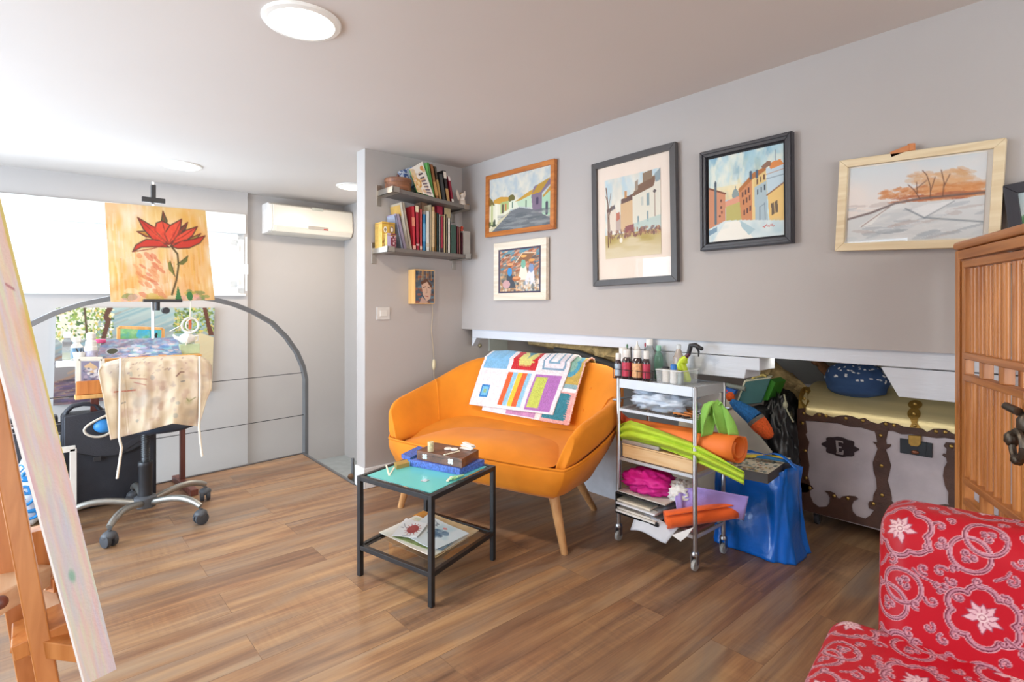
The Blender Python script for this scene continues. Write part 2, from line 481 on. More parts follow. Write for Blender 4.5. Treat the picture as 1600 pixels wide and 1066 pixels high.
def floor_mat():
    m = bpy.data.materials.new('oak_plank_floor'); m.use_nodes = True
    nt = m.node_tree; N = nt.nodes; L = nt.links; b = N['Principled BSDF']
    tc = N.new('ShaderNodeTexCoord')
    br = N.new('ShaderNodeTexBrick'); br.offset = 0.37; br.offset_frequency = 2
    br.inputs['Scale'].default_value = 1.0; br.inputs['Brick Width'].default_value = 1.25; br.inputs['Row Height'].default_value = 0.19
    br.inputs['Mortar Size'].default_value = 0.0012; br.inputs['Mortar Smooth'].default_value = 0.2; br.inputs['Bias'].default_value = 0.0
    br.inputs['Color1'].default_value = (0, 0, 0, 1); br.inputs['Color2'].default_value = (1, 1, 1, 1); br.inputs['Mortar'].default_value = (0.5, 0.5, 0.5, 1)
    L.new(tc.outputs['Object'], br.inputs['Vector'])
    # shift the grain from plank to plank
    ad = N.new('ShaderNodeVectorMath'); ad.operation = 'MULTIPLY_ADD'
    sc = N.new('ShaderNodeCombineXYZ'); L.new(br.outputs['Color'], sc.inputs['X']); L.new(br.outputs['Color'], sc.inputs['Z'])
    ad.inputs[1].default_value = (3.7, 0, 9.1)
    L.new(sc.outputs[0], ad.inputs[0]); L.new(tc.outputs['Object'], ad.inputs[2])
    def grain(sx, sy, scale, detail, dist):
        mp = N.new('ShaderNodeMapping'); mp.inputs['Scale'].default_value = (sx, sy, 1)
        L.new(ad.outputs[0], mp.inputs['Vector'])
        n = N.new('ShaderNodeTexNoise'); n.inputs['Scale'].default_value = scale; n.inputs['Detail'].default_value = detail; n.inputs['Distortion'].default_value = dist
        L.new(mp.outputs['Vector'], n.inputs['Vector']); return n.outputs['Fac']
    g1 = grain(0.38, 4.6, 2.0, 6, 1.5)     # bands along the plank
    g2 = grain(2.2, 46, 2.6, 6, 0.4)       # fine fibre
    g3 = grain(0.9, 3.2, 1.7, 5, 0.8)      # cloudy hue
    g4 = grain(30, 2.5, 2.0, 3, 0.6)       # saw marks across the plank
    g5 = grain(1.3, 2.0, 1.1, 2, 0.3)      # where the saw marks show
    def mth(op, a, b, c=None):
        m_ = N.new('ShaderNodeMath'); m_.operation = op
        for i_, v_ in enumerate((a, b, c)):
            if v_ is None: continue
            if isinstance(v_, (int, float)): m_.inputs[i_].default_value = v_
            else: L.new(v_, m_.inputs[i_])
        return m_.outputs[0]
    rp = N.new('ShaderNodeValToRGB'); e = rp.color_ramp.elements
    e[0].position = 0.28; e[0].color = rgb('#574233') + (1,)
    e[1].position = 0.74; e[1].color = rgb('#bb9970') + (1,)
    for ps, cc in ((0.42, '#7b5e49'), (0.52, '#937153'), (0.62, '#a8845f')):
        k = rp.color_ramp.elements.new(ps); k.color = rgb(cc) + (1,)
    saw = mth('MULTIPLY', mth('SUBTRACT', g4, 0.5), mth('MULTIPLY', mth('GREATER_THAN', g5, 0.54), 0.13))
    v_ = mth('MULTIPLY_ADD', g1, 0.60, mth('MULTIPLY_ADD', g2, 0.20, mth('MULTIPLY_ADD', g3, 0.22, mth('MULTIPLY_ADD', br.outputs['Color'], 0.06, saw))))
    v_ = mth('SUBTRACT', v_, 0.03)
    L.new(v_, rp.inputs['Fac'])
    gm = N.new('ShaderNodeMixRGB'); gm.blend_type = 'MIX'; gm.inputs['Color2'].default_value = rgb('#83766a') + (1,)
    r3 = N.new('ShaderNodeMapRange'); r3.inputs['From Min'].default_value = 0.5; r3.inputs['From Max'].default_value = 0.72; r3.inputs['To Max'].default_value = 0.7
    L.new(g3, r3.inputs['Value']); L.new(r3.outputs[0], gm.inputs['Fac']); L.new(rp.outputs['Color'], gm.inputs['Color1'])
    gr = N.new('ShaderNodeMixRGB'); gr.blend_type = 'MULTIPLY'; gr.inputs['Color2'].default_value = (1.0, 0.80, 0.66, 1)
    r4 = N.new('ShaderNodeMapRange'); r4.inputs['From Min'].default_value = 0.5; r4.inputs['From Max'].default_value = 0.3; r4.inputs['To Max'].default_value = 0.6
    L.new(g3, r4.inputs['Value']); L.new(r4.outputs[0], gr.inputs['Fac']); L.new(gm.outputs[0], gr.inputs['Color1'])
    gm = gr
    mm = N.new('ShaderNodeMixRGB'); mm.blend_type = 'MULTIPLY'; mm.inputs['Color2'].default_value = (0.66, 0.62, 0.58, 1)
    L.new(br.outputs['Fac'], mm.inputs['Fac']); L.new(gm.outputs[0], mm.inputs['Color1'])
    L.new(mm.outputs[0], b.inputs['Base Color'])
    b.inputs['Roughness'].default_value = 0.42
    bp = N.new('ShaderNodeBump'); bp.inputs['Strength'].default_value = 0.18; bp.inputs['Distance'].default_value = 0.002
    L.new(g2, bp.inputs['Height']); L.new(bp.outputs['Normal'], b.inputs['Normal'])
    return m

flr = [(XL - .1, YF - .1), (XR + .05, YF - .1), (XR + .05, YC + .06), (RLX(1.63).x, YC + .06), (RA.x, RA.y), (XL - .1, RLX(XL - .1).y)]
struct('floor', MB().prism(flr, lambda u, v, t: Vector((u, v, t)), -0.12, 0.0), floor_mat())
struct('floor_landing', MB().lo((XL, 3.47, -.42), (2.44, 5.9, -.34)), mat('grey_landing_paint', '#9fa6a8', 0.5))
struct('ceiling', MB().lo((XL - .1, YF - .1, ZC), (2.56, 5.95, ZC + .1)), m_ceil)
# picture wall stops at the boarded eaves opening
zg = PX(725.5, 514.2, XW).z
ywl = YC
struct('wall_right', MB().lo((XW, YF - .1, zg), (XW + .12, YC, ZC)), m_wall)
struct('wall_right_stairwell', MB().lo((XW, YC + .12, -.42), (XW + .12, 5.5, ZC)), m_wall)
pw = MB().lo((1.65, YC, -.42), (XR, YC + .12, 1.02)).lo((1.65, YC, 1.02), (XW + .12, YC + .12, ZC))
struct('wall_partition', pw, m_wall)
struct('wall_front', MB().lo((XL - .1, YF - .12, 0), (-1.0, YF, ZC)).lo((1.8, YF - .12, 0), (XR, YF, ZC)).lo((-1.0, YF - .12, 0), (1.8, YF, .55)).lo((-1.0, YF - .12, 2.07), (1.8, YF, ZC)), m_wall)
struct('wall_left', MB().lo((XL - .12, YF, 0), (XL, 1.5, ZC)).lo((XL - .12, 5.0, -.42), (XL, 5.95, ZC)).lo((XL - .12, 1.5, 1.97), (XL, 5.0, ZC)).lo((XL - .12, 1.5, -.42), (XL, 5.0, .1)), m_wall)
# eaves recess behind the boards
struct('wall_recess_back', MB().lo((XR, YF - .1, 0), (XR + .05, YC + .06, .75)), m_wall)
struct('ceiling_recess_slope', MB().prism([(2.56, 1.36), (XR + .05, .62), (XR + .05, .70), (2.56, 1.44)], lambda u, v, t: Vector((u, t, v)), YF - .1, YC), mat('grey_recess_paint', '#a9aeac', 0.7, var=.03))
def window_unit(n, mbf, mbp, extra=None):
    f = struct('window_%d' % n, mbf, m_upvc)
    obj('pane', mbp, m_pane, f)
    return f
# left terrace window
fr = MB()
for y in (1.5, 2.66, 3.83, 5.0): fr.lo((XL - .08, y - .035, .1), (XL - .02, y + .035, 1.97))
for z in (.1, 1.97): fr.lo((XL - .08, 1.5, z - .035), (XL - .02, 5.0, z + .035))
window_unit(2, fr, MB().lo((XL - .055, 1.5, .1), (XL - .05, 5.0, 1.97)))
fr = MB()  # unseen window behind the camera, added to carry the fill light
for x in (-1.0, .4, 1.8): fr.lo((x - .035, YF - .08, .55), (x + .035, YF - .02, 2.07))
for z in (.55, 2.07): fr.lo((-1.0, YF - .08, z - .035), (1.8, YF - .02, z + .035))
window_unit(3, fr, MB().lo((-1.0, YF - .055, .55), (1.8, YF - .05, 2.07)))
# window wall: plain wall under the air conditioner, a slightly skewed and thicker length with the strip window
struct('wall_back', MB().lo((1.47, 5.40, -.42), (2.56, 5.52, ZC)), m_wall)
wl = wo - wd * 3.60
zb, zt, zbx = WPT(381, 459).z, WPT(381, 366).z, WPT(383, 336).z
wr = WPT(381, 400)
tL = 3.45; tR = (Vector((wo.x, wo.y, 0)) - Vector((wr.x, wr.y, 0))).length
def along(t, z, off=0.0): return wo - wd * t + wn * off + Vector((0, 0, z))
wk = MB()
def slab(mb, t0, t1, z0, z1, o0, o1):
    pts = [along(t0, 0, o0), along(t1, 0, o0), along(t1, 0, o1), along(t0, 0, o1)]
    return mb.prism([(p.x, p.y) for p in pts], lambda u, v, t: Vector((u, v, t)), z0, z1)
slab(wk, 0, 3.62, -.42, zb, 0, .14); slab(wk, 0, 3.62, zt, ZC, 0, .14); slab(wk, 0, tR, zb, zt, 0, .14); slab(wk, tL, 3.62, zb, zt, 0, .14)
struct('wall_back_window', wk, m_wall)
w1 = MB()
t1a, t1b = tR, tL
fw = .05
slab(w1, t1a, t1a + fw, zb, zt, .0, .07); slab(w1, t1b - fw, t1b, zb, zt, .0, .07); slab(w1, t1a, t1b, zb, zb + fw, .0, .07); slab(w1, t1a, t1b, zt - fw, zt, .0, .07)
w1o = struct('window_1', w1, m_upvc)
tm = [t1a + fw, (t1a + t1b) / 2, t1b - fw]
for i in range(2):
    s = MB(); a, b = tm[i] + .006, tm[i + 1] - .006; z0, z1 = zb + fw + .006, zt - fw - .006; q = .065
    slab(s, a, a + q, z0, z1, -.015, .045); slab(s, b - q, b, z0, z1, -.015, .045); slab(s, a, b, z0, z0 + q, -.015, .045); slab(s, a, b, z1 - q, z1, -.015, .045)
    so = obj('sash', s, m_upvc, w1o, bevel=.006)
    g = MB(); slab(g, a + q, b - q, z0 + q, z1 - q, .012, .018); obj('pane', g, m_pane, w1o)
for z in (zb + .11, zt - .13):
    p = along(tm[0] - .0, z, -.022)
    obj('hinge', MB().tube([p - Vector((0, 0, .035)), p + Vector((0, 0, .035))], .009, 10), m_upvc, w1o)
bx = MB(); slab(bx, tR - .012, tL, zt, zbx, -.035, .0); obj('roller_shutter_box', bx, m_upvc, w1o, bevel=.008)
sl = MB(); slab(sl, tR - .012, tL, zb - .02, zb, -.03, .03); obj('sill', sl, m_upvc, w1o, bevel=.004)
pc = along(tR - .018, (zb + zt) / 2, -.012)
obj('blind_strap', MB().box(pc, (.014, .006, zt - zb - .05)).box(pc - Vector((0, 0, .05)), (.03, .012, .09)), m_upvc, w1o)
# boards of the eaves opening
b1l = PX(738.5, 516.5, 2.46)
z1t, z1b = zg + .004, zg - .062
struct('trim_1', MB().lo((2.455, -1.9, z1b), (2.50, b1l.y, z1t)), m_board, bevel=.003)
pL = PX(738.5, 517, 2.46); pb = PX(738.5, 541, 2.46)
struct('trim_2', MB().prism([(pL.y, z1b), (pL.y, pb.z), (pL.y - .02, pb.z + .02), (pL.y - .055, z1b)], lambda u, v, t: Vector((t, u, v)), 2.455, 2.50), m_board)
z2b = PX(1490, 629, 2.46).z
a0 = PX(1376, 570.5, 2.46).y; a1 = PX(1404, 619.5, 2.46).y
struct('trim_3', MB().prism([(-1.9, z1b - .004), (a0, z1b - .004), (a1, z2b), (-1.9, z2b)], lambda u, v, t: Vector((t, u, v)), 2.46, 2.50), m_board, bevel=.002)
e0 = PX(1187, 560, 2.46).y; e1 = PX(985, 550, 2.46).y; zz = PX(1187, 580, 2.46).z; zy = PX(1163, 592, 2.46).z
struct('trim_4', MB().prism([(e0, z1b - .004), (e1, z1b - .004), (e1, zy), (PX(1163, 592, 2.46).y, zy), (PX(1166, 581, 2.46).y, zz), (e0, zz)], lambda u, v, t: Vector((t, u, v)), 2.46, 2.62), m_board, bevel=.004)
# baseboards of the partition
bh = .135
struct('baseboard_right', MB().lo((1.65, YC - .014, 0), (2.9, YC, bh)), m_white, bevel=.004)
struct('baseboard_end', MB().lo((1.636, YC - .014, 0), (1.65, YC + .12, bh)), m_white, bevel=.004)
# metal edge of the stair opening
ed = MB().bar(RLX(1.655) + Vector((0, 0, -.03)), RLX(XL) + Vector((0, 0, -.03)), .02, .075)
ed.bar(Vector((RA.x + .005, RA.y, -.03)), Vector((RLX(1.63).x + .005, YC + .12, -.03)), .02, .075)
struct('trim_5', ed, m_trim)
# batten lamp behind the board, whose glow shows on the recess wall
bt = thing('batten_lamp', 'slim lamp behind the white board whose glow lights the eaves recess', 'lamp', (2.60, 1.9, 1.0))
obj('housing', MB().lo((2.575, .5, 1.0), (2.615, 3.15, 1.035)), m_white, bt)
obj('tube', MB().lo((2.58, .5, .992), (2.61, 3.15, 1.0)), emis('lit_tube', '#fff4e0', 2.0), bt)
ll = bpy.data.lights.new('batten_light', 'AREA'); ll.shape = 'RECTANGLE'; ll.size = .04; ll.size_y = 2.6; ll.energy = 3.2; ll.color = (1.0, .95, .85)
lo_ = bpy.data.objects.new('batten_light', ll); lo_.location = (0, -.075, -.012); lo_.rotation_euler = (0, R(-25), 0); lo_.parent = bt; col.objects.link(lo_)
# hatch and knob on the recess wall
h0, h1 = PY(763, 549, YC), PY(792, 530, YC)
struct('trim_6', MB().lo((h0.x, YC - .012, h0.z), (h1.x, YC, h1.z + .02)), mat('recess_hatch', '#aeb3ab', .6), bevel=.003)
# ================================================================== STAIR RAILING, AIR CONDITIONER, LIGHTS
m_rail = mat('grey_painted_steel', '#7b7d80', 0.45, metal=0.35, var=.04)
m_dark = mat('black_plastic', '#26272b', 0.45, var=.1)
m_black = mat('black_steel', '#2a2a2c', 0.38, metal=0.3, var=.08)
m_chrome = mat('brushed_steel', '#b9bcc0', 0.28, metal=1.0, var=.04)
m_alu = mat('satin_aluminium', '#a9a8a2', 0.38, metal=0.85, var=.05)
m_wht = mat('white_plastic', '#ecebe6', 0.35, var=.02)
m_rub = mat('dark_rubber', '#3b3d42', 0.6, var=.08)
m_pine = wood('pine_wood', '#d99a50', '#eab873', 2, 0.45)
m_beech = wood('orange_beech', '#b8692c', '#d98a45', 2, 0.42)
m_cream = mat('cream_cord', '#e6dccb', 0.7, var=.04)
m_paper = mat('white_paper', '#e9e8e4', 0.7, var=.03)

rail = thing('stair_railing', 'grey steel hoop railing with thin cables around the stair opening', 'railing', tuple(RA))
def RP(px, py): return PP(px, py, RA, rn)
half = [(477, 712), (477, 650), (477, 592), (473, 573), (463, 550), (447, 527), (425, 505), (395, 487.5), (365, 475.5), (335, 468.2), (300, 463.5)]
hp = [RP(*p) for p in half]
utop = (RP(258, 462) - RA).dot(rdir)
ztop = RP(258, 462).z
hoop = hp + [RA + rdir * utop + Vector((0, 0, ztop))]
for p in reversed(hp):
    u = (p - RA).dot(rdir); hoop.append(RA + rdir * (2 * utop - u) + Vector((0, 0, p.z)))
rings = []
for i, p in enumerate(hoop):
    t = (hoop[min(i + 1, len(hoop) - 1)] - hoop[max(i - 1, 0)]).normalized(); b = t.cross(rn)
    rings.append([p + b * .015 + rn * .024, p - b * .015 + rn * .024, p - b * .015 - rn * .024, p + b * .015 - rn * .024])
obj('hoop', MB().loops(rings), m_rail, rail, bevel=.002)
for (a, b) in (((477, 582), (335.6, 601)), ((477, 648), (248, 684))):
    p, q = RP(*a), RP(*b)
    q = q + (q - p) * (2.2 if a[1] < 600 else 1.0); q.z = q.z if a[1] > 600 else RP(5, 630).z
    obj('cable', MB().tube([p, (p + q) / 2 - Vector((0, 0, .004)), q], .0028, 6), m_dark, rail)
hr = PD(551, 716, 3.95); hr2 = PD(551, 738, 3.95)
ps = thing('newel_pole', 'short grey pole with a round wooden knob beside the partition end', 'pole', (hr.x, hr.y, -.34))
obj('pole', MB().tube([Vector((hr.x, hr.y, -.34)), hr], .012, 10), m_rail, ps)
obj('knob', MB().ell(PD(548, 745, 3.92), .022), mat('brown_knob', '#7a5a40', .5), ps, smooth=True)

# air conditioner
YA = 5.18
acl, acr = PY(427, 315, YA), PY(553, 330, YA)
z_t, z_b = acl.z, PY(430, 362, YA).z
ac = thing('air_conditioner', 'cream wall air conditioner under the ceiling at the back', 'air conditioner', ((acl.x + 2.44) / 2, 5.3, z_b))
prof = [(5.40, z_t), (YA + .05, z_t), (YA + .012, z_t - .02), (YA, z_b + .06), (YA + .03, z_b + .012), (YA + .07, z_b), (5.40, z_b - .005)]
m_ac = mat('cream_plastic', '#e4dfd3', 0.3, var=.01)
obj('housing', MB().prism(prof, lambda u, v, t: Vector((t, u, v)), acl.x, 2.43), m_ac, ac, bevel=.006)
obj('end_cap', MB().prism([(u + (.006 if i not in (0, 6) else 0), v * 1.0) for i, (u, v) in enumerate(prof)], lambda u, v, t: Vector((t, u, v)), acl.x - .035, acl.x), mat('white_end_cap', '#eeeae6', .3), ac, bevel=.008)
obj('louver', MB().prism([(YA - .003, z_b + .055), (YA + .026, z_b + .010), (YA + .034, z_b + .012), (YA + .006, z_b + .058)], lambda u, v, t: Vector((t, u, v)), acl.x + .03, 2.42), m_ac, ac, bevel=.002)
a = PY(482, 353, YA); b = PY(513, 361, YA)
obj('display_panel', MB().lo((a.x, YA - .005, b.z), (b.x, YA + .02, a.z)), mat('display_grey', '#a9a39c', .3), ac)
a2 = PY(506, 358, YA - .006)
obj('indicator', MB().lo((a2.x, YA - .008, a2.z - .012), (b.x - .005, YA, a2.z)), mat('indicator_red', '#b5493c', .4), ac)
a = PY(492, 327, YA + .006); obj('badge', MB().lo((a.x - .03, YA + .001, a.z - .012), (a.x + .08, YA + .01, a.z + .012)), mat('badge_grey', '#b9bdb4', .35, metal=.4), ac)

# downlights
def downlight(p, r, label, e):
    t = thing('ceiling_downlight', label, 'ceiling light', (p.x, p.y, ZC), group=None)
    obj('trim_ring', MB().lathe([(r, 0), (r * 1.0, -.004), (r * .97, -.010), (r * .83, -.014), (r * .81, -.004), (r * .81, 0)], p, 48), m_wht, t, smooth=True)
    obj('diffuser', MB().lathe([(r * .82, -.003), (r * .82, -.009), (r * .4, -.0095), (.001, -.0095)], p, 48), emis('lit_diffuser', '#fff8ec', 7.0), t, smooth=True)
    l = bpy.data.lights.new('downlight_lamp', 'AREA'); l.shape = 'DISK'; l.size = r * 1.5; l.energy = e; l.color = (1.0, 0.84, 0.66)
    lo = bpy.data.objects.new('downlight_lamp', l); lo.location = (0, 0, -.02); lo.parent = t; col.objects.link(lo)
downlight(PZ(472, 33, ZC), .138, 'large round lit downlight nearest the viewer in the white ceiling', 17)
downlight(PZ(283, 258, ZC), .138, 'round downlight in the ceiling above the flower painting', 9)
downlight(PZ(551, 291, ZC), .138, 'small round lit downlight half hidden by the partition', 10)

# ================================================================== WORK CORNER BY THE STRIP WINDOW
def noisy(art, colors, n, lo=.5, hi=.8, alpha=.55, sx=8, sy=4):
    for k in range(n): art.wash(colors[k % len(colors)], sx + k, sy + k * .7, lo, hi, alpha)
    return art
m_oil = paintmat('oil_paint_on_canvas', .55, .35, 260)
m_wc = paintmat('watercolour_paper', .7, .15, 400)

# big landscape on the window wall
def lq(tl, tr, br, bl, mapf):
    a, b, c, d = [mapf(*p) for p in (tl, tr, br, bl)]
    return a, b, c, d
def quadfn(a, b, c, d, off=Vector((0, 0, 0))):
    return lambda u, v: (a * (1 - u) + b * u) * (1 - v) + (d * (1 - u) + c * u) * v + off
LA = Art(190, 120, '#8f9a94')
LA.grad(0, 0, 1, 1, '#9fb0ac', '#6f5a58')
for k in range(150):
    x, y = LA.rg.rand() * 1.3 - .2, LA.rg.rand()
    c = ['#7fa0a6', '#8aa6a4', '#6b8f96', '#a9b3aa', '#8f8a7c'][LA.rg.randint(5)] if y < .45 else ['#9a6a4a', '#7b5560', '#5f4a58', '#b08560', '#6a6f78', '#4d4049'][LA.rg.randint(6)]
    LA.line([(x, y + .09), (x + .28, y - .09)], .012 + .02 * LA.rg.rand(), c, .55)
LA.poly([(0, 0), (.30, 0), (.2, .28), (.05, .38), (0, .3)], '#d9cfb8', .8)
LA.dabs(420, (0, 0, .33, .33), ['#5e7a3e', '#8a9a4a', '#e8e0b0', '#c9b060', '#3f5a38', '#f0ead8', '#7f9a50'], .008, .014)
LA.poly([(.29, 0), (.33, 0), (.30, .1), (.32, .13), (.29, .34), (.26, .34), (.285, .15), (.27, .1)], '#5a3a2c')
LA.line([(.16, .0), (.18, .3)], .02, '#4d3a28')
LA.dabs(330, (.72, 0, 1, .3), ['#5e7a3e', '#8a9a4a', '#c9b060', '#3f5a38', '#9aa860', '#6b7a48'], .008, .012)
LA.poly([(.91, 0), (.94, 0), (.97, .2), (1, .33), (.96, .33), (.94, .2)], '#5b3527')
LA.poly([(.86, .33), (.9, .30), (1, .36), (1, 1), (.9, 1)], '#c8b68e', .9)
LA.dabs(90, (.0, .75, .5, .98), ['#4a3a55', '#5a4a6a', '#3c3240', '#7a5a52'], .05, .01, .6)
la = lq((88, 481), (335.5, 481), (331, 611), (83, 634), lambda x, y: WPT(x, y, -.045))
lp = thing('landscape_canvas', 'large unframed landscape canvas with trees and a slanting path on the wall below the window', 'painting', tuple(la[3]))
obj('painted_canvas', art_mesh(LA, quadfn(*la)), m_oil, lp)
wb = [p + wn * .04 for p in la]
bk = MB(); bk.add(list(la) + wb, [(4, 5, 6, 7), (0, 1, 5, 4), (1, 2, 6, 5), (2, 3, 7, 6), (3, 0, 4, 7)])
for i in range(4): bk.v[i] = tuple(la[i] + wn * .002)
obj('stretcher', bk, m_paper, lp)

# box easel holding the flower painting
YE = 3.93
et = PY(240, 283, YE)
bxl, bxr = PY(112, 560, 3.86), PY(312, 560, 3.86)
zt_ = PY(200, 558, 3.86).z
ease = thing('box_easel', 'wooden box easel with a metal mast, drawer and palette tray by the railing', 'easel', ((bxl.x + bxr.x) / 2, 3.95, 0))
obj('mast', MB().box((et.x, YE + .03, (et.z + zt_) / 2), (.016, .012, et.z - zt_)), m_chrome, ease, bevel=.002)
cl = PY(240, 313, YE)
obj('upper_clamp', MB().box(cl + Vector((0, .0, 0)), (.12, .025, .03)).box(cl + Vector((0, .01, .05)), (.024, .03, .09)), m_dark, ease, bevel=.003)
cl2 = PY(254, 470, YE - .02)
lc = MB().box(cl2 + Vector((0, -.01, 0)), (.20, .05, .018)).tube([cl2 + Vector((-.03, -.02, -.005)), cl2 + Vector((-.03, -.02, -.06))], .014, 12).tube([cl2 + Vector((.015, -.03, -.06)), cl2 + Vector((.015, .02, -.06))], .02, 12)
obj('lower_clamp', lc, m_dark, ease, bevel=.002)
zb0 = PY(130, 600, 3.86).z
obj('easel_box', MB().lo((bxl.x + .03, 3.80, zb0), (bxr.x, 4.12, zt_)), m_pine, ease, bevel=.004)
d0, d1 = PY(119, 597, 3.74), PY(160, 618, 3.74)
dr = obj('drawer', MB().lo((d0.x, 3.74, d1.z + .012), (bxr.x - .1, 3.80, d0.z)), m_beech, ease, bevel=.003)
obj('drawer_rail', MB().lo((d0.x - .005, 3.735, d1.z - .012), (bxr.x - .1, 3.80, d1.z + .01)), m_pine, ease, bevel=.002)
m_red = wood('reddish_wood', '#5b3028', '#76443a', 2, .4)
lf = PZ(285, 757)
lt_ = PY(284, 640, lf.y); 
obj('leg', MB().bar(Vector((lf.x, lf.y, 0.02)), Vector((lf.x, lf.y, zb0)), .042, .03), m_red, ease, bevel=.003)
obj('leg', MB().bar(Vector((bxl.x + .12, 4.31, 0)), Vector((bxl.x + .12, 4.10, zb0)), .04, .03), m_red, ease, bevel=.003)
obj('leg', MB().bar(Vector((bxl.x + .42, 4.31, 0)), Vector((bxl.x + .40, 4.10, zb0)), .04, .03), m_red, ease, bevel=.003)
obj('foot', MB().bar(Vector((lf.x - .02, lf.y + .12, .02)), PZ(304, 775) + Vector((0, 0, .02)), .045, .04), m_red, ease, bevel=.004)

FA = Art(170, 160, '#e3b36c')
FA.grad(0, 0, 1, .5, '#dfa04c', '#e9c48c'); FA.grad(0, .5, 1, 1, '#e9c48c', '#e6bd86')
for k in range(230):
    x, y = FA.rg.rand(), FA.rg.rand()
    c = ['#efd9a8', '#f3e6c8', '#d98f3c', '#e8b25a', '#d9a25c', '#f0dcc0', '#c9863c', '#dcc06a', '#e6c9b0'][FA.rg.randint(9)]
    FA.line([(x, y), (x + .02 * (FA.rg.rand() - .5), y + .12 + .15 * FA.rg.rand())], .008 + .02 * FA.rg.rand(), c, .5)
for c_, a_ in (('#f0e0c4', .6), ('#d9913f', .5), ('#efe2cc', .6), ('#e0a04a', .45), ('#e8c0a0', .5), ('#dcb050', .4)): FA.wash(c_, 5 + 2 * FA.rg.rand(), 3, .52, .78, a_)
FA.dabs(26, (.25, .5, .5, .95), ['#cf6a3a', '#c9583a', '#d98a5a'], .05, .02, .45, ang=.7)
FA.dabs(22, (.1, .88, .95, 1), ['#6f8f4a', '#e8d8b0', '#4f7a4a', '#c9b04a', '#dfa0a0'], .05, .03, .5)
FA.poly([(.59, 1), (.63, .83), (.66, 1)], '#3f7a44'); FA.ell(.74, .95, .03, .05, '#3f7a44')
dk, rd, rd2, og = '#54382c', '#c5392b', '#dd5038', '#6f7a3a'
FA.line([(.60, .42), (.655, .50), (.655, .62), (.62, .78), (.565, .93)], .020, '#5b4a2c')
FA.poly([(.64, .61), (.72, .55), (.765, .51), (.75, .57), (.70, .615)], '#6a6a34'); FA.line([(.64, .61), (.76, .515)], .008, '#4a4224')
FA.poly([(.61, .74), (.555, .67), (.55, .60), (.575, .57), (.60, .65)], '#7a7a3a'); FA.line([(.61, .74), (.575, .58)], .008, '#4a4224')
def petal(pts, c):
    FA.poly(pts, c); FA.line(pts + [pts[0]], .012, dk)
    t = max(pts, key=lambda p: (p[0] - .57) ** 2 + (p[1] - .40) ** 2)
    FA.line([(.57, .40), ((.57 + t[0]) / 2, (.40 + t[1]) / 2 + .01), t], .008, '#8a2a22')
petal([(.52, .16), (.545, .05), (.58, .15), (.56, .2)], '#59613a')
petal([(.28, .28), (.36, .27), (.45, .32), (.36, .33)], '#b8863c')
petal([(.78, .33), (.92, .265), (.88, .31), (.8, .36)], '#8f8a3a')
petal([(.67, .25), (.79, .15), (.76, .23), (.68, .29)], '#6b4a34')
petal([(.57, .40), (.42, .35), (.34, .25), (.295, .135), (.42, .21), (.53, .29)], rd)
petal([(.57, .40), (.45, .26), (.47, .18), (.53, .155), (.62, .2), (.6, .32)], rd2)
petal([(.58, .40), (.54, .29), (.60, .2), (.73, .12), (.71, .22), (.66, .32)], rd2)
petal([(.59, .42), (.66, .31), (.76, .24), (.89, .19), (.83, .29), (.72, .38)], rd2)
petal([(.60, .42), (.72, .35), (.84, .33), (.965, .285), (.90, .37), (.78, .43), (.66, .44)], rd)
petal([(.58, .43), (.48, .36), (.36, .355), (.26, .42), (.225, .49), (.31, .44), (.44, .43)], rd)
FA.dabs(30, (.42, .2, .72, .38), ['#e8643e', '#b52c24', '#e0452e'], .02, .03, .35)
q = lq((164.5, 315), (323, 327.7), (335.5, 469), (172.8, 472), lambda x, y: PY(x, y, YE))
q = (q[0] + Vector((0, .035, 0)), q[1] + Vector((0, .035, 0)), q[2], q[3])
def bow(u, v): return quadfn(*q)(u, v) + Vector((0, -.012 * (1 - (2 * u - 1) ** 2), 0))
fl = thing('flower_painting', 'unframed painting of a red flower on orange ground, clamped to the easel mast', 'painting', tuple(q[3]))
fmb = art_mesh(FA, bow)
obj('painted_sheet', fmb, m_oil, fl)
obj('backing_sheet', MB().surf(lambda u, v: bow(u, v) + Vector((0, .004, 0)), 16, 4), m_paper, fl)

# white hoop ornament hung below the canvas
hc = PY(297, 508, 3.86)
orn = thing('hanging_hoop', 'small white wire hoop ornament hanging on a cord below the flower painting', 'ornament', tuple(hc))
tor = [hc + Vector((math.cos(a) * .045, .012 * math.sin(2 * a), math.sin(a) * .045)) for a in [2 * math.pi * i / 28 for i in range(29)]]
obj('hoop', MB().tube(tor, .006, 8), m_wht, orn, smooth=True)
tor2 = [hc + Vector((math.cos(a) * .04 + .012, .03 * math.cos(a), math.sin(a) * .038)) for a in [2 * math.pi * i / 24 for i in range(25)]]
obj('hoop', MB().tube(tor2, .004, 8), m_wht, orn, smooth=True)
obj('cord', MB().tube([PY(298, 471, 3.90), PY(297, 490, 3.88), hc + Vector((0, 0, .045))], .003, 6), m_cream, orn)
obj('cord', MB().tube([hc + Vector((0, 0, -.045)), PY(293, 530, 3.86), PY(290, 540, 3.86)], .0025, 6), m_cream, orn)
obj('pendant', MB().box(hc + Vector((0, 0, .005)), (.016, .008, .06)), mat('coral_pendant', '#d0673f', .5), orn, bevel=.002)
obj('stick', MB().tube([PY(265, 518, 3.85), PY(284, 508, 3.85)], .003, 6), m_wht, orn)

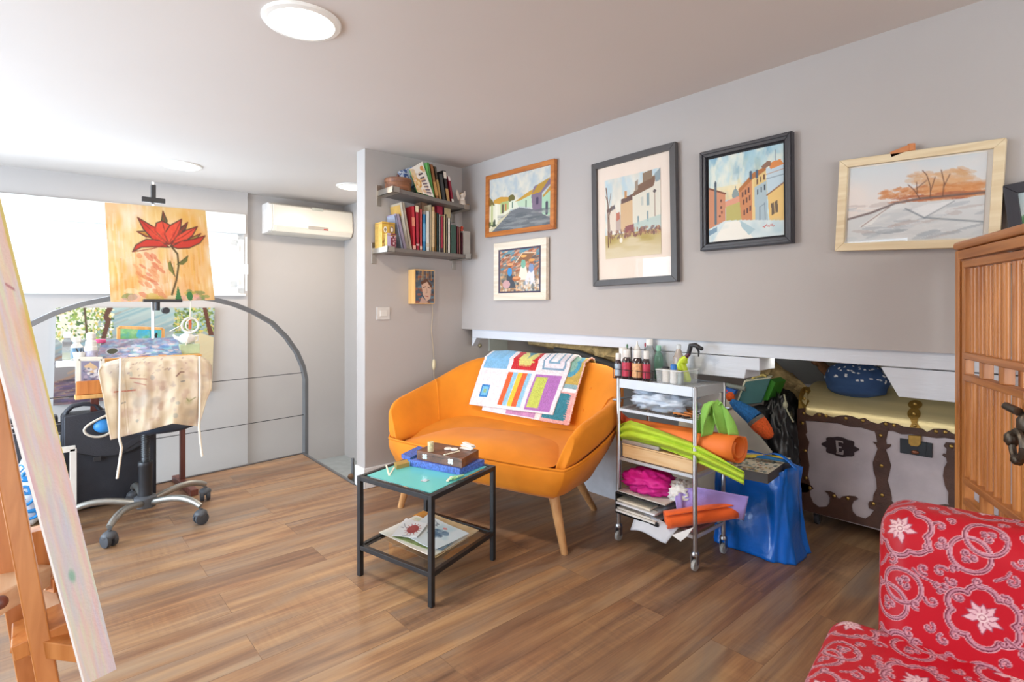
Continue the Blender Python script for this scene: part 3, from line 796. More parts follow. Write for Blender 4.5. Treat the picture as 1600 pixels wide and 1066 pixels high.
# painted pond board, palette, bottles and little things on the tray
PA = Art(110, 44, '#4fc0e0')
PA.grad(0, 0, 1, 1, '#35aee0', '#8fd8dc'); PA.poly([(0, 0), (.45, 0), (.38, .4), (.5, 1), (0, 1)], '#8cc98f')
noisy(PA, ['#6fbf72', '#b9e0a0', '#58b0b8'], 4, .5, .75, .5)
for (x, y, s) in ((.34, .78, .07), (.56, .85, .075), (.08, .9, .05)): PA.ell(x, y, s, .16, '#f2f0e4'); PA.ell(x, y + .1, s * .6, .08, '#cfe0b0')
PA.poly([(.81, .98), (.82, .55), (.80, .4), (.83, .22), (.87, .3), (.86, .5), (.88, .98)], '#2a3138')
pq = lq((185.5, 511.5), (255, 514), (254, 541), (185.5, 541), lambda x, y: PY(x, y, 4.0))
pp = thing('pond_painting', 'small cyan pond painting in a thin wooden frame standing behind the palette', 'painting', tuple(pq[3]))
obj('painted_board', art_mesh(PA, quadfn(*pq)), m_oil, pp)
pf = MB()
for i in range(4): pf.bar(pq[i] + Vector((0, .008, 0)), pq[(i + 1) % 4] + Vector((0, .008, 0)), .018, .018, (0, 1, 0))
obj('frame', pf, m_pine, pp, bevel=.002)
PL = Art(130, 46, '#6f7a90')
noisy(PL, ['#5d7fb0', '#8fb0c8', '#b9a0b0', '#7a6a80', '#9ac0c8', '#c9c8d8', '#5f6a9a', '#a8849a'], 10, .5, .75, .65, 7, 4)
PL.dabs(60, (.25, .35, .95, .98), ['#d9e2ee', '#5b8fc0', '#7fc0c8', '#a0a8d8', '#e8c8c0', '#3f6fb0', '#f0e8e8'], .05, .05, .6)
PL.dabs(8, (.45, .85, .99, 1), ['#e08a4a', '#c8584a', '#4fa07a'], .05, .03, .7)
PL.ell(.16, .62, .075, .17, '#b0b8c8'); PL.ell(.16, .62, .06, .14, '#39402c')
plq = (PY(160, 531, 3.96), PY(277, 527, 3.96), PY(285, 557, 3.83), PY(150, 561, 3.83))
pal = thing('palette', 'paint smeared artist palette with a thumb hole leaning on the tray', 'palette', tuple(plq[3]))
obj('palette_face', art_mesh(PL, quadfn(*plq)), m_oil, pal)
obj('palette_board', MB().surf(lambda u, v: quadfn(*plq)(u, v) + Vector((0, .006, -.003)), 2, 2), m_pine, pal)

def bottle(name, label, cat, p, prof, m, capprof=None, mc=None, band=None, mb_=None, group=None, seg=18, sy=1, rz=0):
    """p: base centre; prof, capprof: (r, z) lists"""
    t = thing(name, label, cat, tuple(p), group=group)
    M = Matrix.Rotation(rz, 3, 'Z')
    obj('bottle_body' if cat == 'bottle' else 'body', MB().lathe(prof, p, seg, M=M, sy=sy), m, t, smooth=True)
    if capprof: obj('cap', MB().lathe(capprof, p, seg, M=M, sy=sy), mc, t, smooth=True)
    if band: obj('paper_label', MB().lathe(band, p, seg, M=M, sy=sy), mb_, t, smooth=True)
    return t
def cyl(r, z0, z1, b=.004): return [(r - b, z0), (r, z0 + b), (r, z1 - b), (r - b, z1)]
m_cl = mat('clear_plastic', '#dfe6e6', .12, trans=.85, var=.02)
m_bl = mat('pale_blue_print', '#7fa6c8', .5, var=.2, nscale=60)
def onb(px, py, Y=3.84): return PY(px, py, Y) if True else None
s = 1 / 255.0
ZT = zt_
def tp(px, Y=3.84):
    v = PY(px, 500, Y); return Vector((v.x, v.y, ZT))
bottle('white_bottle', 'tall square white bottle at the left end of the easel tray', 'bottle', tp(105), cyl(.030, 0, .105) + [(.022, .112), (.018, .118), (.018, .125)], m_cl, cyl(.022, .122, .158), m_wht, seg=4, rz=R(45))
bottle('turpentine_bottle', 'white and blue labelled bottle second from the left on the tray', 'bottle', tp(120, 3.88), cyl(.028, 0, .075) + [(.014, .09), (.014, .10)], m_wht, cyl(.020, .096, .125), m_wht, cyl(.0285, .01, .065, .001), m_bl)
bottle('spray_can', 'tall white bottle with domed cap beside the palette', 'bottle', tp(142, 3.82), cyl(.030, 0, .075) + [(.024, .10), (.018, .105), (.018, .112)], m_wht, cyl(.022, .108, .150, .008), m_wht, cyl(.0304, .012, .05, .001), mat('lilac_print', '#b9b6cc', .5, var=.2, nscale=50))
bottle('paint_jar', 'clear jar with a bright pink lid behind the palette', 'jar', tp(156, 3.95), cyl(.026, 0, .085), m_cl, cyl(.029, .083, .105), mat('pink_lid', '#e0588f', .4))
t = bottle('water_cup', 'small white cup with brushes in front of the bottles', 'cup', tp(124, 3.815), [(.022, 0), (.031, .045), (.029, .045), (.021, .004)], m_wht)
for k in range(3): obj('brush', MB().tube([tp(124, 3.815) + Vector((.004 * k, 0, .01)), tp(124, 3.815) + Vector((.03 - .022 * k, .01, .065))], .003, 6), m_dark, t)
tb = PY(104, 566, 3.80)
tag(obj('white_box', MB().box((tb.x, 3.80, ZT - .016), (.09, .05, .032)), m_wht, bevel=.004), 'low white box sticking out at the left end of the easel tray', 'box')
# small white rabbit-like pot and green box on the right
gb = tp(295, 3.9)
tag(obj('green_box', MB().box(gb + Vector((0, 0, .03)), (.11, .06, .06)), mat('pale_green_card', '#b9c9a0', .6, var=.15), bevel=.003), 'pale green box at the right end of the tray under the white teapot', 'box')
gp = gb + Vector((-.01, 0, .06))
tpot = thing('teapot', 'small white ceramic teapot on the pale green box', 'teapot', tuple(gp))
obj('body', MB().ell(gp + Vector((0, 0, .033)), (.046, .036, .034), disp=.12), m_wht, tpot, smooth=True)
obj('spout', MB().tube([gp + Vector((-.03, 0, .03)), gp + Vector((-.065, 0, .045)), gp + Vector((-.075, 0, .062))], [.014, .009, .006], 8), m_wht, tpot, smooth=True)
obj('lid', MB().ell(gp + Vector((.005, 0, .068)), (.02, .02, .012)), m_wht, tpot, smooth=True)
obj('handle', MB().tube([gp + Vector((.035, 0, .045)), gp + Vector((.062, 0, .05)), gp + Vector((.06, 0, .02)), gp + Vector((.038, 0, .015))], .006, 8), m_wht, tpot, smooth=True)
# small framed print leaning on the drawer
SA_ = Art(50, 60, '#cfd2da'); SA_.poly([(.15, .1), (.85, .1), (.85, .9), (.15, .9)], '#8f89a0'); SA_.poly([(.25, .3), (.5, .15), (.8, .35), (.7, .6), (.3, .55)], '#d8b890')
SA_.dabs(30, (.22, .4, .85, .88), ['#e8e4e4', '#7f88a0', '#b8a8b8', '#5f5a70'], .09, .05, .7)
sq = lq((122, 561), (160, 561), (160, 598), (122, 599), lambda x, y: PY(x, y, 3.765))
sp = thing('small_print', 'little purplish print in a white frame leaning against the easel drawer', 'painting', tuple(sq[3]))
obj('print', art_mesh(SA_, quadfn(*sq)), m_wc, sp)
sf = MB()
for i in range(4): sf.bar(sq[i] + Vector((0, .006, 0)), sq[(i + 1) % 4] + Vector((0, .006, 0)), .022, .016, (0, 1, 0))
obj('frame', sf, mat('cream_frame', '#e9e2d4', .5), sp, bevel=.002)

# ------------------------------------------------------------------ swivel chair with the painting apron hung over its back
CC = Vector((.48, 3.67, 0))
ch = thing('swivel_chair', 'swivel chair on five castors with its back hidden by a stained apron', 'chair', tuple(CC))
m_grey = mat('grey_plastic', '#4d5055', .5, var=.06)
hub = obj('hub', MB().lathe([(.05, .075), (.055, .08), (.055, .13), (.042, .14), (.038, .14)], CC, 20), m_grey, ch, smooth=True)
obj('gas_column', MB().lathe([(.033, .10), (.033, .30), (.037, .305), (.037, .325), (.034, .33)], CC, 20), m_dark, ch, smooth=True)
sp_ = [CC + Vector((math.cos(a) * .019, math.sin(a) * .019, .33 + .17 * i / 140)) for i, a in enumerate([i * 2 * math.pi * 16 / 140 for i in range(141)])]
obj('threaded_rod', MB().lathe([(.017, .32), (.017, .50)], CC, 14).tube(sp_, .0035, 5), mat('dark_steel_thread', '#6b6e70', .35, metal=.8), ch, smooth=True)
for k in range(5):
    a = R(237 + 72 * k); d = Vector((math.cos(a), math.sin(a), 0)); rr = .35
    pts = [CC + d * (.05 + (rr - .05) * t) + Vector((0, 0, .105 + .035 * math.sin(t * 2.2) - .035 * t ** 4)) for t in [i / 9 for i in range(10)]]
    lg = obj('base_leg', MB().tube(pts, [.018] * 8 + [.017, .015], 12), m_alu, ch, smooth=True)
    e = CC + d * rr; a2 = a + R(60); f = Vector((math.cos(a2), math.sin(a2), 0)); n = Vector((-f.y, f.x, 0))
    w = MB()
    for sgn in (-1, 1):
        c = e + n * .017 * sgn + Vector((0, 0, .0345)); M = Matrix((tuple(f), (0, 0, 1), tuple(n))).transposed()
        w.lathe([(.026, -.011), (.033, -.009), (.034, 0), (.033, .009), (.026, .011), (.008, .013)], c, 20, M=M)
    cs = obj('castor', w, m_rub, ch, smooth=True)
    obj('castor_hood', MB().ell(e + Vector((0, 0, .056)), (.034, .034, .024), 14, 8).tube([e + Vector((0, 0, .05)), e + Vector((0, 0, .085))], .010, 10), m_grey, ch, smooth=True)
m_seat = mat('navy_seat_fabric', '#2b3444', .8, var=.1, bump=.2, bscale=400)
bd = Vector((-.12, -.99, 0)).normalized(); bs = Vector((-bd.y, bd.x, 0))
obj('seat', MB().ell(CC - bd * .03 + bs * .07 + Vector((0, 0, .525)), (.19, .22, .035), 28, 10), m_seat, ch, smooth=True)
Mb = Matrix((tuple(bs), tuple(bd), (0, 0, 1))).transposed()
bc = CC + bd * .19 + bs * .055
obj('backrest', MB().box(bc + Vector((0, 0, .74)), (.40, .045, .34), M=Mb), m_seat, ch, bevel=.02)
obj('back_support', MB().bar(CC + bd * .08 + Vector((0, 0, .50)), bc + Vector((0, 0, .62)), .05, .015, tuple(bd)), m_dark, ch)
# apron
AP = Art(150, 120, '#d3c3a8')
AP.wash('#eee3d0', 4, 3, .4, .7, .6); AP.wash('#c9b594', 5, 6, .55, .8, .5); AP.wash('#efe6da', 7, 2, .6, .8, .5)
AP.wash('#a8a098', 6, 5, .62, .85, .5); AP.wash('#b8988a', 9, 7, .66, .85, .45)
AP.dabs(26, (.1, .02, .8, .3), ['#9a7f78', '#b09a88', '#8a7880', '#a88a84'], .02, .008, .55, ang=-.7)
AP.dabs(16, (.2, .1, .95, .9), ['#9aa8a4', '#b0a098', '#7f8a8c', '#c0a89a'], .02, .03, .4)
for l, c in (([(.11, .42), (.22, .43), (.3, .43)], '#a8483a'), ([(.27, .27), (.41, .3)], '#9a5a50'), ([(.3, .33), (.40, .38)], '#b07a70'), ([(.68, .30), (.72, .24), (.75, .24)], '#5a3038'), ([(.80, .62), (.83, .66), (.88, .6)], '#7a8050'), ([(.16, .58), (.2, .57)], '#5a5f66'), ([(.72, .38), (.75, .37)], '#5f6a78')): AP.line(l, .014, c, .8)
AP.ell(.83, .66, .05, .06, '#a8a47a', .5, soft=.6)
AP.line([(.205, 0), (.19, .5), (.19, 1)], .006, '#bfa98a'); AP.line([(.235, 0), (.22, .5), (.215, 1)], .006, '#bfa98a')
for x in (.02, .975): AP.line([(x, 0), (x, 1)], .008, '#c4b090')
def pl(t, pts):
    for (a, va), (b, vb) in zip(pts[:-1], pts[1:]):
        if t <= b: return va + (vb - va) * (t - a) / (b - a)
    return pts[-1][1]
YAp = bc.y - .075
def apron(u, v):
    xl = pl(v, [(0, 166), (.04, 158), (.12, 153.5), (.5, 162), (1, 172.5)]); xr = pl(v, [(0, 318), (.05, 326), (.12, 331), (.45, 331), (.65, 322), (1, 311)])
    yt = pl(u, [(0, 566), (.15, 560), (.5, 557.5), (.9, 555), (1, 558)]); yb = pl(u, [(0, 687.5), (.44, 672), (.7, 662), (1, 667)])
    px = xl + (xr - xl) * u; py = yt + (yb - yt) * v
    fold = .012 * math.sin(u * 17 + 1.2 * v) * v + .007 * mnoise.noise(Vector((u * 14, v * 4, 7))) + .016 * math.exp(-((u - .7) / .06) ** 2) * v + .008 * math.sin(u * 7 + 4) + .006 * mnoise.noise(Vector((u * 6, v * 5, 1)))
    back = .09 * max(0, (.07 - v) / .07) ** 2
    return PY(px, py, YAp - fold + back)
ap = thing('apron', 'cream canvas painting apron with colour stains hung over the chair back', 'apron', tuple(PY(230, 680, YAp)))
amb = art_mesh(AP, apron)
obj('cloth', amb, paintmat('canvas_cloth', .85, .25, 500), ap, solid=.004, smooth=True, auto=180)
def tie(pts, r=.006):
    P = [PY(x, y, YAp - .022) for x, y in pts]
    obj('tie', MB().tube(P, r, 8), m_cream, ap, smooth=True)
tie([(189, 560), (188, 600), (187, 650), (186.5, 685), (190, 700), (187, 722), (183, 748)])
tie([(312, 557), (313, 600), (312, 650), (311, 668), (313, 690), (316, 713)])
# ------------------------------------------------------------------ bags on the floor by the railing
m_bag = mat('black_nylon', '#2b2c33', .7, var=.12, bump=.25, bscale=350)
m_bag2 = mat('black_leatherette', '#35363d', .5, var=.1, bump=.2, bscale=250)
YB = 4.07
bl_, br_ = PY(96, 700, YB), PY(245, 700, YB)
zt1 = PY(190, 641, YB).z; zt0 = PY(104, 650, YB).z
cb = thing('portfolio_case', 'large black portfolio case with a curved flap and top handle against the railing', 'bag', ((bl_.x + br_.x) / 2, YB + .08, 0))
zz_ = (zt0 + zt1) / 2
obj('case_body', MB().lo((bl_.x, YB, 0.004), (br_.x, YB + .17, zz_)), m_bag, cb, bevel=.02, seg=3)
fp = [(100, 652), (160, 641), (243, 639), (243, 672), (228, 690), (205, 704), (180, 712), (150, 714), (115, 708), (100, 700)]
fl_ = MB(); P = [PY(x, y, YB) for x, y in fp]
fl_.prism([(p.x, p.z) for p in P], lambda u, v, t: Vector((u, t, v)), YB - .014, YB + .004)
flap = obj('flap', fl_, m_bag2, cb, bevel=.006)
obj('flap_trim', MB().tube([PY(x, y, YB - .014) for x, y in [(243, 672), (228, 690), (205, 704), (180, 712), (150, 714), (115, 708)]], .004, 8), m_dark, flap)
b_ = PY(152, 717, YB - .016); obj('clasp', MB().box(b_, (.04, .02, .03)), m_dark, flap, bevel=.003)
obj('handle', MB().tube([PY(x, y, YB + .07) for x, y in [(101, 655), (104, 643), (113, 635), (130, 631), (148, 632), (157, 640), (160, 652)]], .014, 10), m_bag2, cb, smooth=True)
tz = PY(198, 692, YB - .01); obj('side_tab', MB().bar(PY(185, 705, YB - .012), PY(232, 676, YB - .012), .035, .012, (0, 1, 0)), m_bag2, cb, bevel=.003)
gc = PY(159, 668, YB - .045)
gl = thing('oval_case', 'cream rimmed oval case with a blue ball inside in front of the black portfolio', 'case', tuple(gc))
Mo = Matrix.Rotation(R(-28), 3, 'Y')
rim = [gc + Mo @ Vector((.078 * math.cos(a), 0, .052 * math.sin(a) + .02 * math.cos(a) ** 2)) for a in [2 * math.pi * i / 30 for i in range(31)]]
obj('rim', MB().tube(rim, .007, 8), mat('cream_rim', '#e3d6c2', .5), gl, smooth=True)
obj('ball', MB().ell(gc + Vector((.012, .01, .006)), (.052, .03, .040)), mat('bright_blue', '#3f93d8', .4, var=.15), gl, smooth=True)
# buckled case at the far left
a0_, a1_ = PY(-30, 660, 4.125), PY(91, 660, 4.125)
c2 = thing('buckled_case', 'black case with silver buckles at the left edge behind the tall canvas', 'bag', ((a0_.x + a1_.x) / 2, 4.17, 0))
ztc = PY(40, 655, 4.13).z
obj('case_body', MB().lo((a0_.x, 4.13, .004), (a1_.x, 4.22, ztc)), m_bag2, c2, bevel=.015, seg=3)
for px in (21, 86):
    p = PY(px, 670, 4.125)
    bkl = obj('buckle', MB().box(p + Vector((0, -.003, 0)), (.065, .012, .075)), m_dark, c2, bevel=.003)
    for s_ in (-.026, .026): obj('buckle_rail', MB().tube([p + Vector((-.03, -.012, s_)), p + Vector((.03, -.012, s_))], .0035, 8), m_chrome, bkl)
    obj('stud', MB().ell(p + Vector((0, -.012, .005)), .009, 10, 6), m_chrome, bkl, smooth=True)
obj('lower_pocket', MB().lo((a0_.x + .05, 4.115, .03), (a1_.x - .02, 4.13, ztc * .55)), m_bag, c2, bevel=.015)
# white plastic bag with blue brush lettering
wc = PY(43, 815, 4.0); wc.z = 0
wb_ = thing('plastic_bag', 'crumpled white plastic bag with bright blue brush lettering on the floor', 'bag', (wc.x, wc.y, 0))
wcc = Vector((wc.x, wc.y, .178)); wr_ = (.105, .085, .175)
obj('bag_body', MB().ell(wcc, wr_, 36, 24, disp=.10, seed=3), mat('white_film', '#e9edf0', .25, var=.03), wb_, smooth=True)
obj('bag_neck', MB().tube([wcc + Vector((.01, 0, .15)), wcc + Vector((.02, 0, .22)), wcc + Vector((.035, 0, .28))], [.05, .03, .045], 12), mat('clear_film', '#d7e2ea', .2, trans=.4), wb_, smooth=True)
def onbag(u, v):   # u across, v up, metres on the side that faces the room
    d = Vector((u, -(1 - min(.98, (u / .115) ** 2 + (v / .175) ** 2)) ** .5 * .09, v))
    return wcc + d * 1.06 + Vector((0, -.008, 0))
glyph = {'u': [(0, .5), (.02, .15), (.15, 0), (.32, .1), (.38, .5), (.38, .05), (.5, 0)],
         's': [(0, .05), (.2, 0), (.36, .12), (.15, .3), (.1, .45), (.25, .52), (.4, .42)],
         'e': [(0, .25), (.3, .3), (.35, .45), (.2, .53), (.05, .4), (.03, .15), (.18, 0), (.42, .1)],
         'n': [(0, 0), (.04, .5), (.05, .2), (.18, .5), (.32, .45), (.36, 0), (.5, .02)]}
x0 = -.115
for chh in 'usen':
    pts = []
    g = glyph[chh]
    for i in range(len(g) - 1):
        for k in range(4): t = k / 4; pts.append((g[i][0] * (1 - t) + g[i + 1][0] * t, g[i][1] * (1 - t) + g[i + 1][1] * t))
    pts.append(g[-1])
    pp_ = []
    for gx, gy in pts:
        a_ = x0 + gx * .12; b2 = (gy - .25) * .13
        pp_.append(onbag(-b2 + .012, a_))       # the word runs upward
    obj('lettering', MB().tube(pp_, .008, 8), mat('lettering_blue', '#1f7fc4', .4), wb_, smooth=True)
    x0 += .066
for k in range(3): obj('lettering', MB().tube([onbag(-.06 + .012 * i, .12 + .012 * math.sin(i * 1.4 + k * 2) + .014 * k) for i in range(8)], .004, 6), MATS['lettering_blue'], wb_, smooth=True)
fx = PY(111, 735, 3.8)
f2 = thing('empty_frame', 'small empty white frame standing in front of the black portfolio', 'picture frame', (fx.x, 3.8, 0))
g0, g1 = PY(92, 704, 3.8), PY(118, 704, 3.8)
for (p, q_) in (((g0.x, g0.z), (g1.x, g0.z)), ((g0.x, .02), (g1.x, .02)), ((g0.x, 0.0), (g0.x, g0.z)), ((g1.x - .01, 0.0), (g1.x - .01, g0.z))):
    obj('frame_bar', MB().bar(Vector((p[0], 3.8, p[1])), Vector((q_[0], 3.8, q_[1])), .03, .022, (0, 1, 0)), mat('white_wood', '#e2dcd2', .5), f2, bevel=.002)

# ------------------------------------------------------------------ foreground studio easel with a tall canvas seen from its edge
tB, tT = PD(182, 1046, .86), PD(0, 308, .80)
dirU = (tT - tB).normalized()
D = Vector(ray(40) + (0,)).normalized()
Nn = D.cross(dirU).normalized()
if Nn.dot(Vector((CA, -SA, 0))) < 0: Nn = -Nn
top = tT + dirU * .35
EA = Art(60, 420, '#e0d2be')
noisy(EA, ['#dcb4b4', '#cfc4d0', '#dfc69a', '#d8c8cc', '#c4d0c8', '#e0c4bc', '#d4d4b4'], 9, .45, .75, .6, 2, 9)
EA.wash('#c07ab0', 1.5, 6, .52, .8, .85, (0, .3, .5, .75)); EA.wash('#dfa040', 2, 8, .6, .85, .7, (.3, .2, 1, .6)); EA.wash('#b8c4d4', 2, 8, .6, .8, .5, (.2, .6, 1, 1)); EA.wash('#d8a0b0', 2, 5, .6, .85, .55, (0, .1, .6, .45))
EA.poly([(.9, 0), (1, 0), (1, .72), (.93, .6)], '#cdbb58', .75); EA.poly([(.0, 0), (.09, 0), (.07, 1), (0, 1)], '#fafafa')
EA.ell(.45, .845, .12, .012, '#7fae98', .8, soft=.6)
for (x, y) in ((.45, .40), (.65, .435), (.3, .22), (.35, .25)): EA.line([(x, y), (x + .15, y + .008)], .004, '#a05a66', .7)
hgt = (top - tB).length
wdt = .042
def edge(u, v):
    p = top - dirU * (hgt * v)
    return p - Nn * (wdt + .012 * (1 - v)) * (1 - u)
root = thing('tall_canvas', 'tall canvas with pastel painted edge standing on the foreground easel', 'canvas', tuple(tB))
obj('painted_edge', art_mesh(EA, edge), m_oil, root)
cw = 1.15
cbx = MB()
for p in (top, tB):
    pass
q = [top, tB]
vs = []
for p, w_ in ((top, wdt + .012), (tB, wdt)):
    vs += [p + D * .003 - Nn * .001, p - Nn * (w_ - .0005) + D * .003, p - Nn * (w_ - .0005) + D * cw, p + D * cw - Nn * .001]
cbx.add(vs, [(0, 1, 5, 4), (1, 2, 6, 5), (2, 3, 7, 6), (3, 0, 4, 7), (0, 3, 2, 1), (4, 5, 6, 7)])
obj('canvas_face', cbx, mat('pale_painted_canvas', '#e6dccf', .6, var=.12, nscale=6, bump=.2, bscale=300), root)

eg = thing('studio_easel', 'orange wooden studio easel in the left foreground holding the tall canvas', 'easel', tuple(PD(75, 1066, 1.0))[:2] + (0,))
mb_e = wood('easel_beech', '#c07435', '#d88f4e', 2, .38)
m_pale = wood('pale_beech', '#d9ad85', '#e8c8a4', 1, .45)
fd = Vector(ray(30) + (0,)).normalized(); rt = Vector((CA, -SA, 0))
def post(name, a, b, w, depth, m=mb_e, parent=eg):
    a = PD(*a); b = PD(*b)
    return obj(name, MB().bar(a, b, w, depth, tuple(fd)), m, parent, bevel=.003)
# main post: pixel edges 16..41 at y 820 and 62..89 at y 1066, carried down to the floor
p1 = PD(28.5, 820, 1.0); p2 = PD(75.5, 1066, 1.0); dn = (p2 - p1).normalized()
pf_ = p2 + dn * ((p2.z - .0) / -dn.z); pu = p1 - dn * .75
obj('main_post', MB().bar(pu, pf_, .030, .05, tuple(fd)), mb_e, eg, bevel=.003)
p1 = PD(2, 820, 1.10); p2 = PD(46, 1066, 1.10); dn2 = (p2 - p1).normalized()
obj('rear_post', MB().bar(p1 - dn2 * .5, p2 + dn2 * (p2.z / -dn2.z), .032, .05, tuple(fd)), mb_e, eg, bevel=.003)
obj('sliding_post', MB().bar(PD(57, 826, 1.14), PD(64, 902, 1.14), .034, .05, tuple(fd)), mb_e, eg, bevel=.002)
cc0 = PD(14, 922, 1.06)
obj('cross_block', MB().bar(PD(-40, 918, 1.06), PD(37, 925, 1.06), .13, .045), m_pale, eg, bevel=.004)
obj('knob', MB().ell(PD(0, 942, .98), .012), m_red, eg, smooth=True)
obj('upper_ledge', MB().bar(PD(66, 882, 1.26), PD(101, 895, 1.20), .07, .05), m_pale, eg, bevel=.003)
obj('ledge_block', MB().bar(PD(70, 900, 1.22), PD(104, 908, 1.20), .05, .03), mb_e, eg, bevel=.002)
obj('tray_side', MB().bar(PD(72, 925, 1.22), PD(94, 985, 1.16), .038, .05, tuple(fd)), m_pale, eg, bevel=.002)
obj('tray_lip', MB().bar(PD(80, 1002, 1.18), PD(118, 1000, 1.14), .06, .05), mb_e, eg, bevel=.003)
obj('tray_back', MB().bar(PD(97, 905, 1.26), PD(120, 995, 1.20), .03, .07, tuple(fd)), mat('paint_spattered_wood', '#8a5236', .6, var=.35, nscale=60), eg, bevel=.002)
obj('screw', MB().tube([PD(66, 853, 1.18), PD(80, 848, 1.16)], .005, 8).ell(PD(73, 850, 1.17), .011), m_alu, eg)
obj('foot_rail', MB().bar(pf_ + Vector((0, 0, .02)) - fd * .3, pf_ + Vector((0, 0, .02)) + fd * .45, .05, .04), mb_e, eg, bevel=.004)
obj('canvas_rest', MB().bar(tB - Nn * .13 - dirU * .02 + D * .3, tB - Nn * .004 - dirU * .02 + D * .3, .10, .03), mb_e, eg, bevel=.003)
obj('rest_arm', MB().bar(tB - Nn * .12 - dirU * .02 + D * .3, pf_ + Vector((0, 0, .55)) + (pu - pf_).normalized() * .02, .04, .03), mb_e, eg, bevel=.002)

# ================================================================== PARTITION: SHELVES, BOOKS, PICTURE BOX, SWITCH
m_shelf = mat('grey_brown_shelf', '#6f6a66', .45, var=.06, nscale=30, stretch=(1, 8, 8))
m_steel = mat('steel_bracket', '#b3aea6', .32, metal=.85, var=.05)
DEP = .20
def shelf(label, fl, fr_, zoff, group=None):
    """fl, fr_: pixels of the front top corners"""
    a = PY(fl[0], fl[1], YC - DEP); b = PY(fr_[0], fr_[1], YC - DEP)
    t = thing('wall_shelf', label, 'shelf', (a.x, YC - DEP / 2, min(a.z, b.z) - .03))
    th = .026
    vs = [Vector((p.x, y, p.z - dz)) for dz in (0, th) for p, y in ((a, YC - DEP), (b, YC - DEP), (b, YC - .004), (a, YC - .004))]
    m = MB(); m.add(vs, [(0, 1, 2, 3), (4, 7, 6, 5), (0, 4, 5, 1), (1, 5, 6, 2), (2, 6, 7, 3), (3, 7, 4, 0)])
    obj('board', m, m_shelf, t, bevel=.0015)
    for p, s_ in ((a, 1), (b, -1)):
        br = MB()
        x = p.x - .006 * s_; w = .052
        br.lo((min(x, x + s_ * .006), YC - DEP - .006, p.z - th - .006), (max(x, x + s_ * .006), YC - .002, p.z + .008))
        br.lo((min(x, x + s_ * w), YC - DEP - .006, p.z - th - .006), (max(x, x + s_ * w), YC - DEP - .0015, p.z + .006))
        br.lo((min(x, x + s_ * w), YC - DEP - .006, p.z - th - .006), (max(x, x + s_ * w), YC - .002, p.z - th - .002))
        bo = obj('bracket', br, m_steel, t, bevel=.001)
        obj('bracket_plate', MB().lo((x - .018 + .01 * s_, YC - .006, p.z - th - .07), (x + .018 + .01 * s_, YC - .001, p.z + .045)), m_steel, bo, bevel=.002)
    return a, b
ua, ub = shelf('upper grey shelf on steel brackets, tilting down towards the corner', (614, 292.5), (733, 322), 0)
la_, lb = shelf('lower grey shelf full of books on steel brackets', (606, 386), (735, 398.5), 0)
def sz(ab, x):
    a, b = ab; return a.z + (b.z - a.z) * (x - a.x) / (b.x - a.x)
UP, LO = (ua, ub), (la_, lb)
m_pg = mat('book_pages', '#e0d8c6', .8, var=.06, nscale=80, stretch=(40, 1, 1))
def book(ab, x0, x1, ztop, color, label, lean=0.0, dep=.15, yf=None, name='book', band=None, spinetext=None, group='books on the lower shelf', c2=None, face=None):
    """x0, x1: pixels of the spine at its foot on the front plane; ztop: pixel row of the spine's top; lean in metres at the top"""
    y0 = YC - DEP + .022 if yf is None else yf
    A0 = PY(x0, 380, y0).x; A1 = PY(x1, 380, y0).x
    if A1 - A0 < .007: A1 = A0 + .007
    xm = (A0 + A1) / 2; zb_ = sz(ab, xm) + .0015
    z1 = PY((x0 + x1) / 2, ztop, y0).z
    h = z1 - zb_
    y1 = min(y0 + dep, YC - .006)
    t = thing(name, label, 'book', (xm, (y0 + y1) / 2, zb_), group=group)
    def sh(x, y, z): return Vector((x + lean * (z - zb_) / h, y, z))
    tk = min(.003, (A1 - A0) * .2)
    cv = MB(); mc = mat('cover_' + color.strip('#') + ('_' + c2.strip('#') if c2 else ''), color, .5, var=.08, nscale=40) if isinstance(color, str) else color
    def bx(m, xa, xb, ya, yb, za, zb2):
        vs = [sh(x, y, z) for z in (za, zb2) for y in (ya, yb) for x in (xa, xb)]
        m.add(vs, [(0, 2, 3, 1), (4, 5, 7, 6), (0, 1, 5, 4), (2, 6, 7, 3), (0, 4, 6, 2), (1, 3, 7, 5)])
    bx(cv, A0, A0 + tk, y0, y1, zb_, z1); bx(cv, A1 - tk, A1, y0, y1, zb_, z1); bx(cv, A0, A1, y0, y0 + .003, zb_, z1)
    obj('cover', cv, mc, t)
    pg = MB(); bx(pg, A0 + tk, A1 - tk, y0 + .003, y1 - .003, zb_ + .002, z1 - .003); obj('page_block', pg, m_pg, t)
    if band:
        for (f0, f1, cc_) in band:
            bb = MB(); bx(bb, A0 + .001, A1 - .001, y0 - .0008, y0 + .002, zb_ + h * f0, zb_ + h * f1)
            obj('spine_label', bb, mat('label_' + cc_.strip('#'), cc_, .5, var=.15, nscale=120), t)
    return t, (A0, A1, y0, y1, zb_, z1, sh)
